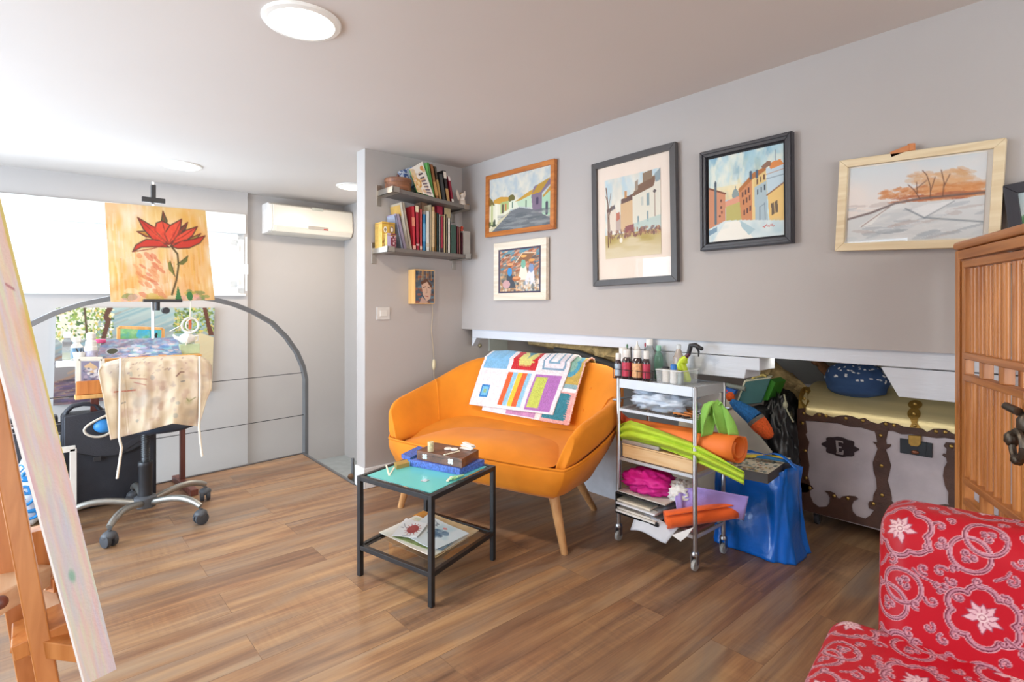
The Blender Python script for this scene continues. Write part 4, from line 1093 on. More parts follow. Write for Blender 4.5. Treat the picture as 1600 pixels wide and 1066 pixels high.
# upper shelf
bp = PY(622, 296, YC - .105)
bz = sz(UP, bp.x) + .001
bk = thing('round_box', 'round brown wooden box with a lid knob at the left of the upper shelf', 'box', (bp.x, bp.y, bz))
obj('box_body', MB().lathe([(.083, 0), (.087, .004), (.087, .060), (.083, .064)], (bp.x, bp.y, bz), 36), wood('striped_walnut', '#5f3826', '#94603f', 0, .45, .8), bk, smooth=True)
obj('lid', MB().lathe([(.089, .058), (.090, .062), (.090, .082), (.086, .086), (.02, .088)], (bp.x, bp.y, bz), 36), wood('striped_walnut2', '#6a402c', '#9a6846', 0, .45, .8), bk, smooth=True)
obj('knob', MB().lathe([(.004, .086), (.004, .10), (.009, .106), (.009, .116), (.003, .121)], (bp.x, bp.y, bz), 14), m_red, bk, smooth=True)
GU = 'books on the upper shelf'
def leanbook(ab, x0, x1, top, color, label, lean, **k): return book(ab, x0, x1, top, color, label, lean=lean, **k)
# picture book with its patterned face turned out, leaning left on the neighbours
def facebook(ab, quad, art, label, y0, thick=.012, edge='#4f9a5a', group=GU):
    tl, tr, br, bl = [PY(x, y, y0) for x, y in quad]
    off = Vector((0, .012, 0))
    tl, tr = tl + Vector((0, .05, 0)), tr + Vector((0, .05, 0))
    t = thing('book', label, 'book', tuple(bl), group=group)
    f = quadfn(tl, tr, br, bl)
    obj('front_cover', art_mesh(art, f), m_wc, t)
    nrm = (tr - tl).cross(bl - tl).normalized()
    if nrm.y < 0: nrm = -nrm
    m = MB(); q0 = [p + nrm * .001 for p in (tl, tr, br, bl)]; q1 = [p + nrm * thick for p in (tl, tr, br, bl)]
    m.add(q0 + q1, [(0, 1, 2, 3), (4, 7, 6, 5), (0, 4, 5, 1), (1, 5, 6, 2), (2, 6, 7, 3), (3, 7, 4, 0)])
    obj('book_block', m, mat('edge_' + edge.strip('#'), edge, .5), t)
    return t
b1 = Art(40, 50, '#c9d3e6'); b1.dabs(70, (0, 0, 1, 1), ['#3f5a9a', '#7f9ac8', '#eef0f4', '#2f4680'], .07, .06, .8)
facebook(UP, [(628, 266), (650, 258), (650, 294), (634, 290)], b1, 'blue and white patterned book behind the round wooden box', YC - .09, edge='#8fa0c0')
b2 = Art(60, 110, '#efe9e0'); b2.poly([(0, .0), (.3, .1), (.35, 1), (0, 1)], '#d9b070', .6); b2.ell(.3, .62, .16, .16, '#d6a03c'); b2.ell(.3, .62, .09, .09, '#efe0b0'); b2.dabs(40, (.0, .1, .9, 1), ['#d99a5a', '#e8c890', '#f4efe8', '#c8b8a8'], .09, .05, .5); b2.ell(.8, .16, .12, .07, '#e09a5a')
for k, (dx, dy) in enumerate([(0, 0), (.03, .12), (.05, .22), (.08, .31), (.1, .40), (.13, .49), (.15, .58)]): b2.line([(.58 + dx - .08, .33 + dy), (.60 + dx + .12, .31 + dy)], .05, '#4a3f4a' if k < 2 else '#6a5a68', .9); b2.line([(.56 + dx, .36 + dy), (.62 + dx, .355 + dy)], .02, '#f0e8e0', .9)
facebook(UP, [(646, 262), (666, 250), (678, 308), (652, 300)], b2, 'white picture book with orange medallion and dark title leaning on the upper shelf', YC - .19)
leanbook(UP, 677, 680, 256, '#5a9a4f', 'thin green book leaning beside the white picture book', -.05, group=GU)
leanbook(UP, 681, 686, 259, '#8a5a34', 'brown book leaning next to the thin green book', -.05, band=[(.1, .5, '#b88a50')], group=GU)
leanbook(UP, 686.5, 690, 262, '#4a4034', 'thin dark brown book leaning on the upper shelf', -.045, band=[(.02, .6, '#a8864c')], group=GU)
leanbook(UP, 691.5, 697, 273, '#3c3d3d', 'charcoal hardback in the middle of the upper shelf', -.03, group=GU)
leanbook(UP, 698.5, 703, 268, '#2f2a2a', 'black spined book with a tan lower half on the upper shelf', -.035, band=[(.0, .42, '#b8905a'), (.75, .97, '#d8d0c4')], group=GU)
leanbook(UP, 706, 709.5, 277, '#8e2236', 'thin dark red book, last on the right of the upper shelf', -.035, band=[(.0, .14, '#e0d8d0'), (.84, 1, '#d8c8c4')], group=GU)
# angel figurine
ag = PY(722, 330, YC - DEP + .05); ag.z = sz(UP, ag.x) + .001
an = thing('angel_figurine', 'small white and gold winged figurine at the corner end of the upper shelf', 'figurine', tuple(ag))
m_por = mat('white_porcelain', '#e4d8ca', .35, var=.06); m_gold = mat('old_gold', '#b48a4a', .4, metal=.6, var=.15)
obj('figure', MB().lathe([(.030, 0), (.034, .006), (.024, .02), (.022, .04), (.016, .055), (.009, .066), (.008, .07)], ag, 16).ell(ag + Vector((0, 0, .082)), (.013, .013, .016)).tube([ag + Vector((-.012, -.01, .055)), ag + Vector((-.03, -.03, .04)), ag + Vector((-.012, -.045, .045))], .006, 8), m_por, an, smooth=True)
for s_ in (-1, 1):
    W = MB().prism([(0, .03), (.02, .045), (.035, .09), (.03, .12), (.018, .105), (.004, .07)], lambda u, v, t: ag + Vector((s_ * u * 1.1 - (.006 if s_ < 0 else -.004), .012 + t, v)), 0, .006)
    obj('wing', W, m_por, an, bevel=.002)
obj('hair', MB().ell(ag + Vector((0, .004, .088)), (.014, .014, .012)), m_gold, an, smooth=True)
obj('base', MB().tube([ag + Vector((-.02, -.02, .004)), ag + Vector((.03, -.02, .006)), ag + Vector((.05, -.01, .012))], .008, 8), m_gold, an, smooth=True)
# lower shelf
def tin(px0, px1, top, art, label, y0, dep):
    a = PY(px0, 385, y0).x; b = PY(px1, 385, y0).x; zb_ = sz(LO, (a + b) / 2) + .001; z1 = PY(px0, top, y0).z
    t = thing('tin_box', label, 'tin', ((a + b) / 2, y0 + dep / 2, zb_))
    obj('tin_body', MB().lo((a, y0 + .001, zb_), (b, y0 + dep, z1)), mat('tin_side', '#c8a24c', .35, metal=.3, var=.2, nscale=40), t, bevel=.003)
    obj('printed_front', art_mesh(art, lambda u, v: Vector((a + (b - a) * u, y0 - .0005, z1 + (zb_ - z1) * v))), m_wc, t)
    obj('lid_seam', MB().lo((a - .001, y0 - .001, z1 - .014), (b + .001, y0 + dep + .001, z1 - .010)), m_gold, t)
t1 = Art(60, 70, '#d8ae48'); t1.poly([(.5, 0), (1, 0), (1, 1), (.5, 1)], '#b08a3c', .7); t1.ell(.25, .3, .13, .12, '#f0e8d8'); t1.ell(.25, .3, .08, .07, '#9a8a70'); t1.ell(.75, .28, .15, .13, '#8a7a6a'); t1.ell(.75, .28, .09, .08, '#e8dccc'); t1.dabs(40, (0, .5, 1, 1), ['#e8d090', '#7f8f98', '#c89a3c', '#f0e4c8', '#8a6a3a'], .06, .04, .7)
tin(597, 617, 346, t1, 'yellow printed tin at the left end of the lower shelf', YC - .135, .10)
t2 = Art(50, 56, '#b9aed0'); t2.poly([(.38, 0), (1, 0), (1, 1), (.38, 1)], '#7a3a48'); t2.dabs(22, (.42, .08, .98, .95), ['#e8d8d8', '#c89aa0', '#4a2a3a'], .05, .04, .9)
tin(605, 619, 364, t2, 'small lilac and dark red printed box in front of the yellow tin', YC - DEP + .012, .035)
GL = 'books on the lower shelf'
B = lambda *a, **k: book(LO, *a, **k)
B(627, 630, 338, '#98a0b4', 'pale blue grey folder leaning left on the lower shelf', lean=-.05, yf=YC - .13, dep=.11)
B(631, 636.5, 336, '#9a8fa6', 'mauve grey book leaning left behind the tins', lean=-.06, yf=YC - .14, dep=.12)
B(637, 640, 322, '#c09a50', 'tan magazine leaning at the left of the red books', lean=-.06, yf=YC - .15, dep=.13)
B(640, 644.5, 318, '#a89c8a', 'stack of grey newspapers leaning against the red books', lean=-.06)
B(645, 650, 323, '#c0303c', 'bright red book, first of the red group on the lower shelf', band=[(.55, .75, '#d88a70'), (.02, .1, '#e0b0a0')], lean=-.012)
B(650.5, 655.5, 322, '#a8253a', 'crimson book with a cream label at its top', band=[(.86, 1, '#e2d4b4'), (.1, .14, '#d8b0b0')], lean=-.008)
B(656, 659.5, 327, '#d05a58', 'coral red book, last of the red group on the lower shelf', band=[(.02, .1, '#e8c8b8')])
B(658, 668, 315, '#8a6a55', 'tall brown folder standing behind the blue and white books', yf=YC - .10, dep=.08)
B(660.5, 665, 335, '#2f7fb4', 'blue book on the lower shelf', band=[(.25, .75, '#5f9fc8')])
B(665.5, 671, 330, '#d9dcd8', 'white book next to the blue book', band=[(.1, .2, '#c8c0b0')])
B(672, 674, 320, '#cbbf9f', 'thin cream book right of the white book')
B(674.5, 679, 323, '#b99a6c', 'tan book in the middle of the lower shelf', band=[(.1, .9, '#d0b890')])
B(679.5, 682, 332, '#8a6230', 'thin ochre brown book in the middle of the lower shelf')
B(682.5, 685.5, 333, '#2f4a4a', 'dark teal book in the middle of the lower shelf')
B(686, 688, 335, '#d8dcd8', 'thin white book right of the dark teal book')
B(682, 692, 317, '#b02c48', 'tall crimson magazine standing behind the thin white book', yf=YC - .10, dep=.08)
B(688.5, 692.5, 338, '#98283c', 'dark red book right of the thin white book', band=[(0, .12, '#3a2a30')])
B(693, 696, 336, '#c8b890', 'cream spined book left of the purple magazine')
B(694, 704, 318, '#4a2f5c', 'purple magazine with a cream top standing behind the cream books', yf=YC - .10, dep=.08, band=[(.72, 1, '#c8b890')])
B(696.5, 699, 335, '#7a705c', 'thin olive grey book right of the cream spined book')
B(699.5, 703.5, 341, '#dcd8cc', 'off white book left of the dark green one')
B(704, 713, 352, '#35524a', 'wide dark green book near the right end of the lower shelf')
B(713.5, 716.5, 354, '#6a3038', 'maroon booklet right of the dark green book')
B(717, 720, 355, '#8a5a50', 'thin brown red booklet near the right end of the lower shelf', lean=-.004)
B(720.5, 723, 364, '#571c2c', 'short wine red book beside the grey box', lean=0)
gA = PY(724, 380, YC - DEP + .022).x; gB = PY(735, 380, YC - DEP + .022).x
zb_ = sz(LO, gA) + .001
tag(obj('grey_box', MB().lo((gA, YC - DEP + .022, zb_), (gB, YC - .06, PY(728, 361, YC - DEP + .022).z)), mat('silver_grey_card', '#a8a39c', .35, var=.1), bevel=.003), 'silver grey box at the right end of the lower shelf', 'box')
rt_ = Vector(((gA + gB) / 2 + .005, YC - .11, PY(728, 361, YC - DEP + .022).z))
tag(obj('red_toy', MB().lathe([(.012, 0), (.014, .008), (.008, .02), (.012, .032), (.006, .044)], rt_, 12), mat('coral_red', '#d0503c', .4), smooth=True), 'tiny coral red ornament on the silver grey box', 'ornament')

# picture box lamp
yb_ = YC - .085
A_ = PY(648, 421, yb_); B_ = PY(679, 424, yb_); C_ = PY(679, 475, yb_); D_ = PY(647, 473, yb_)
pbx = thing('picture_box', 'small wooden box picture of a dark haired face below the shelves', 'picture', ((A_.x + B_.x) / 2, YC - .04, C_.z))
obj('wooden_box', MB().lo((A_.x - .002, yb_, min(C_.z, D_.z)), (B_.x, YC - .002, A_.z + .002)), wood('honey_wood', '#d9a55c', '#e8be80', 2, .45), pbx, bevel=.002)
FP = Art(70, 110, '#4a5560')
FP.dabs(80, (0, 0, 1, 1), ['#3f5a70', '#5f7a8a', '#7a4a38', '#2f3a48', '#8a6a50', '#a05a48'], .1, .03, .8)
for k in range(9): FP.line([(.2 + .08 * k, .02), (.15 + .09 * k, .3)], .02, ['#a8783c', '#7a4a2c', '#c89a50'][k % 3], .8)
FP.poly([(.3, .38), (.62, .3), (.85, .5), (.8, .85), (.6, .95), (.4, .75)], '#c9a893'); FP.poly([(.2, 1), (.35, .8), (.6, .95), (.7, 1)], '#b8988a')
FP.poly([(.25, .36), (.6, .24), (.9, .45), (.86, .55), (.62, .34), (.33, .44)], '#5a3a28'); FP.line([(.42, .52), (.55, .49)], .02, '#3a2a28'); FP.line([(.66, .5), (.78, .54)], .02, '#3a2a28'); FP.line([(.6, .55), (.62, .68), (.55, .69)], .012, '#8a6a5a'); FP.line([(.52, .78), (.68, .80)], .022, '#a04a44')
ff = quadfn(Vector((A_.x + .006, yb_ - .001, A_.z - .006)), Vector((B_.x - .006, yb_ - .001, A_.z - .006)), Vector((B_.x - .006, yb_ - .001, C_.z + .006)), Vector((A_.x + .006, yb_ - .001, C_.z + .006)))
obj('picture_front', art_mesh(FP, ff), m_oil, pbx)
cpts = [PY(x, y, YC - .012) for x, y in [(675, 474), (676, 490), (674, 515), (677, 545), (678, 560)]]
cpts2 = [PY(x, y, YC - .012) for x, y in [(678, 580), (679, 600), (681, 640), (684, 700)]]
obj('cord', MB().tube(cpts, .0035, 6), mat('beige_cord', '#b8a890', .6), pbx, smooth=True)
obj('cord', MB().tube(cpts2, .0035, 6), MATS['beige_cord'], pbx, smooth=True)
sc_ = PY(678, 570, YC - .014); obj('inline_switch', MB().ell(sc_, (.014, .012, .042)), mat('ivory_plastic', '#d8cba8', .4), pbx, smooth=True)
# light switch
s0, s1 = PY(588, 480, YC), PY(608, 499.5, YC)
sw = thing('light_switch', 'square white light switch on the grey partition', 'switch', ((s0.x + s1.x) / 2, YC, s1.z))
obj('plate', MB().lo((s0.x, YC - .010, s1.z), (s1.x, YC, s0.z)), mat('switch_grey', '#cfccc8', .35), sw, bevel=.003)
obj('rocker', MB().lo((s0.x + .022, YC - .014, s1.z + .022), (s1.x - .022, YC - .009, s0.z - .022)), mat('switch_white', '#d9d7d2', .3), sw, bevel=.002)
# ================================================================== PICTURES ON THE GREY WALL
XF = 2.405
def picture(label, corners, art, fw, fmat, mount=0.0, mcol='#e9dccf', glaze=False, thick=.03, lip=None, inset=.012, name='framed_picture', bevel=.002):
    """corners tl, tr, br, bl in pixels of the outer frame on its front plane"""
    P = [PX(x, y, XF) for x, y in corners]
    cen = sum(P, Vector()) / 4
    ux = ((P[1] - P[0]) + (P[2] - P[3])); W = ux.length / 2; ux.normalize()
    vy = ((P[0] - P[3]) + (P[1] - P[2])); H = vy.length / 2
    vy = (vy - ux * vy.dot(ux)).normalized()
    nx = Vector((-1, 0, 0))
    t = thing(name, label, 'picture', (XW, cen.y, cen.z - H / 2))
    def pt(u, v, d): return cen + ux * u + vy * v + nx * d       # d towards the room
    for (a, b, hor) in (((-1, 1), (1, 1), 1), ((-1, -1), (1, -1), 1), ((-1, 0), (-1, 0), 0), ((1, 0), (1, 0), 0)):
        m = MB(); sgn = a[1] if hor else a[0]
        if hor: q = [(-W / 2, sgn * H / 2), (W / 2, sgn * H / 2), (W / 2 - fw, sgn * (H / 2 - fw)), (-W / 2 + fw, sgn * (H / 2 - fw))]
        else: q = [(sgn * W / 2, -H / 2), (sgn * W / 2, H / 2), (sgn * (W / 2 - fw), H / 2 - fw), (sgn * (W / 2 - fw), -H / 2 + fw)]
        m.prism(q, lambda u, v, d: pt(u, v, d), -thick + .002, 0)
        obj('frame_side', m, fmat, t, bevel=bevel)
        if lip:
            l = MB(); f2 = fw * .55
            if hor: q = [(-W / 2 + .004, sgn * (H / 2 - .004)), (W / 2 - .004, sgn * (H / 2 - .004)), (W / 2 - f2, sgn * (H / 2 - f2)), (-W / 2 + f2, sgn * (H / 2 - f2))]
            else: q = [(sgn * (W / 2 - .004), -H / 2 + .004), (sgn * (W / 2 - .004), H / 2 - .004), (sgn * (W / 2 - f2), H / 2 - f2), (sgn * (W / 2 - f2), -H / 2 + f2)]
            l.prism(q, lambda u, v, d: pt(u, v, d), -.001, .007); obj('frame_lip', l, lip, t, bevel=.002)
    w2, h2 = W / 2 - fw, H / 2 - fw
    m = MB().prism([(-w2 - .003, -h2 - .003), (w2 + .003, -h2 - .003), (w2 + .003, h2 + .003), (-w2 - .003, h2 + .003)], lambda u, v, d: pt(u, v, d), -thick + .004, -inset - .003)
    obj('mount', m, mat('mount_' + mcol.strip('#'), mcol, .75, var=.02), t)
    if not hasattr(mount, '__len__'): mount = (mount,) * 4
    l, tp_, r, b = mount
    obj('painting', art_mesh(art, lambda u, v: pt(-w2 + l + (2 * w2 - l - r) * u, h2 - tp_ - (2 * h2 - tp_ - b) * v, -inset - .001)), m_wc if glaze else m_oil, t)
    if glaze: obj('glass', MB().prism([(-w2, -h2), (w2, -h2), (w2, h2), (-w2, h2)], lambda u, v, d: pt(u, v, d), -inset + .004, -inset + .006), glass('picture_glass', (1, 1, 1), 1.0), t)
    return t, pt, W, H
# 1 village street, orange frame
A1 = Art(150, 110, '#c9c4b4')
A1.grad(0, 0, 1, .6, '#b9c3c6', '#d8cfb8'); noisy(A1, ['#d8d3c4', '#a9b8c0', '#e0d8c4', '#9fb0bc'], 6, .5, .75, .6)
A1.poly([(0, .5), (.1, .45), (.18, .5), (.36, .44), (.36, .7), (0, 1)], '#e0dcc4'); A1.poly([(.08, .40), (.2, .36), (.36, .40), (.36, .47), (.18, .49), (.08, .46)], '#c8973c')
A1.poly([(0, .32), (.06, .40), (.1, .5), (0, .5)], '#7a6a3c'); A1.poly([(.2, .47), (.34, .46), (.34, .62), (.2, .68)], '#a8b87a'); A1.line([(.24, .52), (.24, .66)], .03, '#4a3a3a'); A1.line([(.29, .52), (.29, .62)], .03, '#c87a4a')
A1.ell(.385, .43, .055, .07, '#6a6434'); A1.poly([(.36, .48), (.5, .46), (.52, .60), (.36, .64)], '#d8dcc8'); A1.line([(.4, .5), (.4, .6)], .02, '#5a7a6a')
A1.poly([(.46, .48), (.72, .38), (.74, .66), (.5, .60)], '#b9cfb4'); A1.poly([(.44, .50), (.68, .36), (.76, .34), (.74, .42), (.52, .50)], '#c0953a'); A1.poly([(.70, .46), (.74, .30), (.98, .22), (1, .30), (.86, .44), (.87, .80), (.72, .70)], '#7d6c80')
A1.poly([(.70, .44), (.80, .28), (.98, .20), (.84, .42)], '#b08a34'); A1.poly([(.86, .48), (1, .38), (1, .86), (.86, .80)], '#a4c8ac'); A1.poly([(.86, .50), (1, .32), (1, .40), (.88, .52)], '#b89040'); A1.line([(.93, .62), (.93, .8)], .05, '#4a4a58'); A1.line([(.79, .52), (.79, .6)], .05, '#4a4058'); A1.line([(.62, .52), (.62, .63)], .02, '#3a5048')
A1.poly([(0, 1), (.10, .86), (.36, .66), (.52, .62), (.74, .70), (1, .90), (1, 1)], '#6e7276'); noisy(A1, ['#6f7478'], 1, 2, 3); A1.dabs(60, (.15, .72, .95, .99), ['#5f6468', '#858a8c', '#4f565c', '#989a98'], .09, .02, .45)
A1.poly([(0, 1), (.08, .86), (.38, .66), (.30, .74), (.04, 1)], '#cfc6a4'); A1.dabs(14, (.0, .78, .12, .9), ['#3f4a3a', '#5a6a48'], .03, .03, .8)
for x in (.05, .13): A1.line([(x, .5), (x, .84)], .05, '#b9c08a' if x < .1 else '#e8e4d0')
m_of = wood('orange_frame', '#a8602a', '#c67c3a', 1, .4)
picture('village street painting in a slim orange wood frame, upper of the pair beside the shelves', [(756, 276), (863.5, 248.5), (867, 356.5), (760.3, 371)], A1, .032, m_of)
# 2 small scene in white frame
A2 = Art(120, 120, '#8a6a58')
A2.grad(0, 0, 1, .35, '#5a9ab0', '#a07a60'); A2.grad(0, .35, 1, 1, '#8a6a58', '#b89a7a')
A2.dabs(160, (0, .05, 1, .5), ['#c87a58', '#a0583c', '#d89a7a', '#6a5048', '#4f8aa0', '#e0b090'], .05, .022, .75, ang=-.4)
A2.dabs(260, (0, .55, 1, 1), ['#c89a6a', '#6a7068', '#e0d0b8', '#5a5a60', '#d8b088', '#a87850', '#8aa0a0'], .028, .03, .75)
A2.poly([(.42, .3), (.58, .12), (.86, .14), (.74, .32)], '#8a6448'); A2.line([(.42, .32), (.58, .12), (.87, .14)], .02, '#e8d0b0')
def fig(x, y, skirt, top_, hd, lean=0): 
    A2.poly([(x - .06, y), (x + .06, y), (x + .13 + lean, y + .3), (x - .12 + lean, y + .3)], skirt); A2.ell(x, y - .06, .055, .10, top_); A2.ell(x + .01, y - .19, .04, .045, '#8a5a40'); A2.ell(x + .01, y - .225, .07, .03, hd)
fig(.60, .42, '#e4dccc', '#7ab09a', '#e0a860'); fig(.78, .52, '#d8d8e4', '#7f94b8', '#d89a5a', -.05); fig(.28, .58, '#4a5058', '#3f8fc8', '#d8a070', .02)
A2.ell(.44, .68, .10, .055, '#b0683c'); A2.ell(.44, .66, .085, .03, '#d89a6a'); A2.ell(.2, .80, .09, .09, '#c8a0a0')
A2.dabs(60, (.5, .7, .95, 1), ['#e8e4e0', '#6a7a80', '#d8c0a0'], .02, .04, .6)
m_wf = wood('pale_frame', '#d9cdb8', '#ece2d2', 1, .5)
A2.a[:5] = A2.c('#4a4458'); A2.a[-5:] = A2.c('#4a4458'); A2.a[:, :5] = A2.c('#4a4458'); A2.a[:, -5:] = A2.c('#4a4458')
picture('small crowded painting of women and baskets in a broad white frame, lower of the pair', [(769.7, 381.3), (851.3, 370.7), (854.8, 468.7), (772.8, 469.2)], A2, .048, m_wf, inset=.004)
# 3 city watercolour with passe-partout
A3 = Art(110, 160, '#e6dfd0')
A3.grad(0, 0, 1, .5, '#c0d2d8', '#e4dccb'); noisy(A3, ['#a9c8d8', '#e8e4d8', '#d8d0c0'], 5, .5, .75, .55)
A3.poly([(.52, .24), (.56, .16), (1, .04), (1, .75), (.52, .78)], '#d9d5c6'); A3.poly([(.50, .26), (.62, .15), (.95, .06), (.88, .20), (.55, .27)], '#7a5c48'); A3.poly([(.56, .10), (.62, .08), (.62, .2), (.56, .22)], '#9a8a7a'); A3.poly([(.70, .02), (.86, .0), (.86, .1), (.70, .13)], '#8a7560'); A3.poly([(.9, .06), (1, .0), (1, .14), (.92, .16)], '#8a9aa0')
A3.poly([(.30, .33), (.52, .28), (.52, .68), (.30, .68)], '#d0b088'); A3.poly([(.31, .28), (.52, .24), (.52, .31), (.31, .34)], '#6a5048'); A3.poly([(.37, .19), (.42, .19), (.42, .27), (.37, .28)], '#c09060')
A3.poly([(.05, .40), (.2, .36), (.22, .42), (.22, .66), (.04, .66)], '#ddd0c0'); A3.poly([(.03, .38), (.19, .33), (.20, .38), (.05, .42)], '#6a6468'); A3.poly([(.21, .50), (.3, .46), (.3, .66), (.21, .66)], '#b9a8a0'); A3.poly([(.22, .44), (.28, .43), (.28, .52), (.22, .54)], '#b8705a')
for (x, y, w_, h_) in ((.76, .27, .05, .14), (.60, .52, .03, .1), (.76, .48, .03, .12), (.66, .30, .05, .1)): A3.poly([(x, y), (x + w_, y - .005), (x + w_, y + h_), (x, y + h_)], '#6f8a94', .8 if w_ != .05 or x > .7 else .25)
A3.poly([(.54, .60), (1, .54), (1, .70), (.54, .72)], '#a8c0bc', .7); A3.poly([(.38, .62), (.54, .60), (.54, .70), (.38, .70)], '#8a4a4a')
A3.grad(0, .70, 1, 1, '#b8a468', '#d9cdb0'); A3.wash('#a8934a', 3, 8, .45, .7, .7, (0, .7, 1, .9)); A3.wash('#d8ccb0', 2, 10, .5, .7, .7, (0, .72, 1, 1))
A3.dabs(140, (.05, .66, 1, .75), ['#7a4a3c', '#9a6a5a', '#5a4048', '#b88a60'], .014, .02, .6)
for pts, w_ in (([(.06, .85), (.06, .3), (.03, .1)], .012), ([(.06, .4), (.12, .18)], .006), ([(.06, .3), (.02, .2)], .006), ([(.10, .8), (.08, .45), (.12, .34)], .008), ([(.9, .55), (.9, .28)], .006), ([(.06, .5), (.14, .34)], .006)): A3.line(pts, w_, '#6a4a3a')
A3.ell(.9, .26, .025, .02, '#5a5050'); A3.ell(.30, .78, .03, .03, '#efe6d8')
m_cf = mat('charcoal_frame', '#4c4a4b', .42, var=.08, nscale=30, stretch=(1, 12, 1))
picture('tall city watercolour with cream mount in a dark grey frame, left of the plaza painting', [(921.7, 257.8), (1051.6, 221.7), (1061, 440), (928.2, 447.6)], A3, .034, m_cf, mount=(.052, .075, .062, .115), mcol='#eadbcd', glaze=True)
# 4 town street in a black tray frame
A4 = Art(150, 165, '#b9d0da')
A4.grad(0, 0, 1, .42, '#8fbcd0', '#ecd8a0'); noisy(A4, ['#a8ccd8', '#e8e8d8', '#7faac4', '#d8e4e0'], 6, .48, .72, .6); A4.grad(.0, .36, 1, .52, '#e8d8a8', '#efc87a', .6)
A4.poly([(0, .36), (.24, .45), (.24, .76), (0, .84)], '#c98a68'); A4.line([(0, .35), (.24, .445)], .02, '#7a4a38'); A4.line([(.10, .30), (.10, .78)], .03, '#5a6a74'); A4.line([(.10, .28), (.10, .34)], .012, '#3a4a58')
for (x, y) in ((.18, .52), (.18, .6), (.19, .66), (.16, .7)): A4.ell(x, y, .012, .018, '#6a4038')
A4.ell(.38, .48, .045, .07, '#8a9a9a'); A4.line([(.38, .42), (.38, .38)], .008, '#6a7a80'); A4.poly([(.24, .54), (.5, .48), (.5, .62), (.24, .62)], '#d89a80'); A4.poly([(.25, .60), (.48, .56), (.48, .78), (.25, .78)], '#b9b068')
A4.poly([(.42, .42), (.60, .30), (.62, .80), (.46, .78)], '#c9875a'); A4.poly([(.42, .42), (.62, .26), (.78, .22), (.80, .28), (.60, .34), (.44, .46)], '#b0703c'); A4.poly([(.60, .34), (.66, .31), (.68, .8), (.60, .79)], '#e4c88a')
A4.poly([(.63, .34), (.78, .28), (.80, .84), (.64, .80)], '#a8bcc4'); A4.poly([(.63, .33), (.78, .26), (.78, .38), (.63, .43)], '#dcc080'); A4.poly([(.78, .24), (1, .22), (1, .46), (.80, .54)], '#bcd0da'); A4.line([(.78, .36), (1, .34)], .008, '#7a8a98'); A4.line([(.78, .31), (1, .28)], .006, '#b07a58')
A4.poly([(.80, .54), (1, .44), (1, .84), (.82, .84)], '#e4c078'); A4.line([(.79, .54), (1, .43)], .014, '#8a5a40'); A4.poly([(.84, .64), (.92, .61), (.93, .74), (.85, .77)], '#6a5a4a'); A4.line([(.88, .62), (.89, .76)], .01, '#e4c078')
A4.poly([(.82, .22), (.86, .18), (.96, .17), (1, .23), (.84, .26)], '#d88a4a'); A4.line([(.90, .17), (.90, .06)], .008, '#7a8a98'); A4.poly([(.72, .21), (.80, .16), (.84, .17), (.84, .22), (.74, .24)], '#8a6a58')
for x in (.585, .665): A4.line([(x, .25), (x, .32)], .03, '#4a5a70')
for k in range(3):
    for (x0, y0, dx, c) in ((.47, .46, .04, '#5a3a38'), (.48, .55, .04, '#6a4438'), (.49, .67, .04, '#5a3a38'), (.665, .46, .045, '#3a4048'), (.66, .345, .045, '#6a4a38')): A4.poly([(x0 + dx * k, y0 - .02 * k), (x0 + dx * k + .018, y0 - .02 * k - .006), (x0 + dx * k + .018, y0 - .02 * k + .055), (x0 + dx * k, y0 - .02 * k + .06)], c)
A4.line([(.70, .66), (.70, .82)], .012, '#7a8a98'); A4.line([(.76, .62), (.77, .84)], .008, '#7a8a98'); A4.line([(.70, .66), (.76, .63)], .008, '#7a8a98')
A4.grad(0, .84, 1, 1, '#c0d8de', '#dfe4da'); A4.poly([(.0, .86), (.24, .76), (.48, .78), (1, .84), (1, 1), (0, 1)], '#d4e0e0'); A4.poly([(.24, .78), (.42, .78), (.62, 1), (.05, 1)], '#eceae0'); A4.wash('#9fc0cc', 4, 3, .5, .75, .6, (0, .8, 1, 1)); A4.poly([(.0, .86), (.12, .82), (.12, .88), (.0, .92)], '#7a9ab0'); A4.poly([(.44, .78), (.64, .90), (.56, .96), (.46, .86)], '#a9c4cc')
for i in range(8): A4.line([(.74 + .018 * i, .885 + .01 * math.sin(i * 2.1)), (.75 + .018 * i, .875 + .012 * math.cos(i * 1.7))], .008, '#c0504a')
m_bf = mat('black_frame', '#35343a', .4, var=.1, nscale=30, stretch=(1, 12, 1))
picture('sunny plaza watercolour in a black tray frame, middle of the grey wall', [(1089.4, 239.8), (1232.9, 205.3), (1243, 379.2), (1097.3, 392.3)], A4, .030, m_bf, mount=.010, mcol='#1f1e22', lip=m_bf, inset=.012)
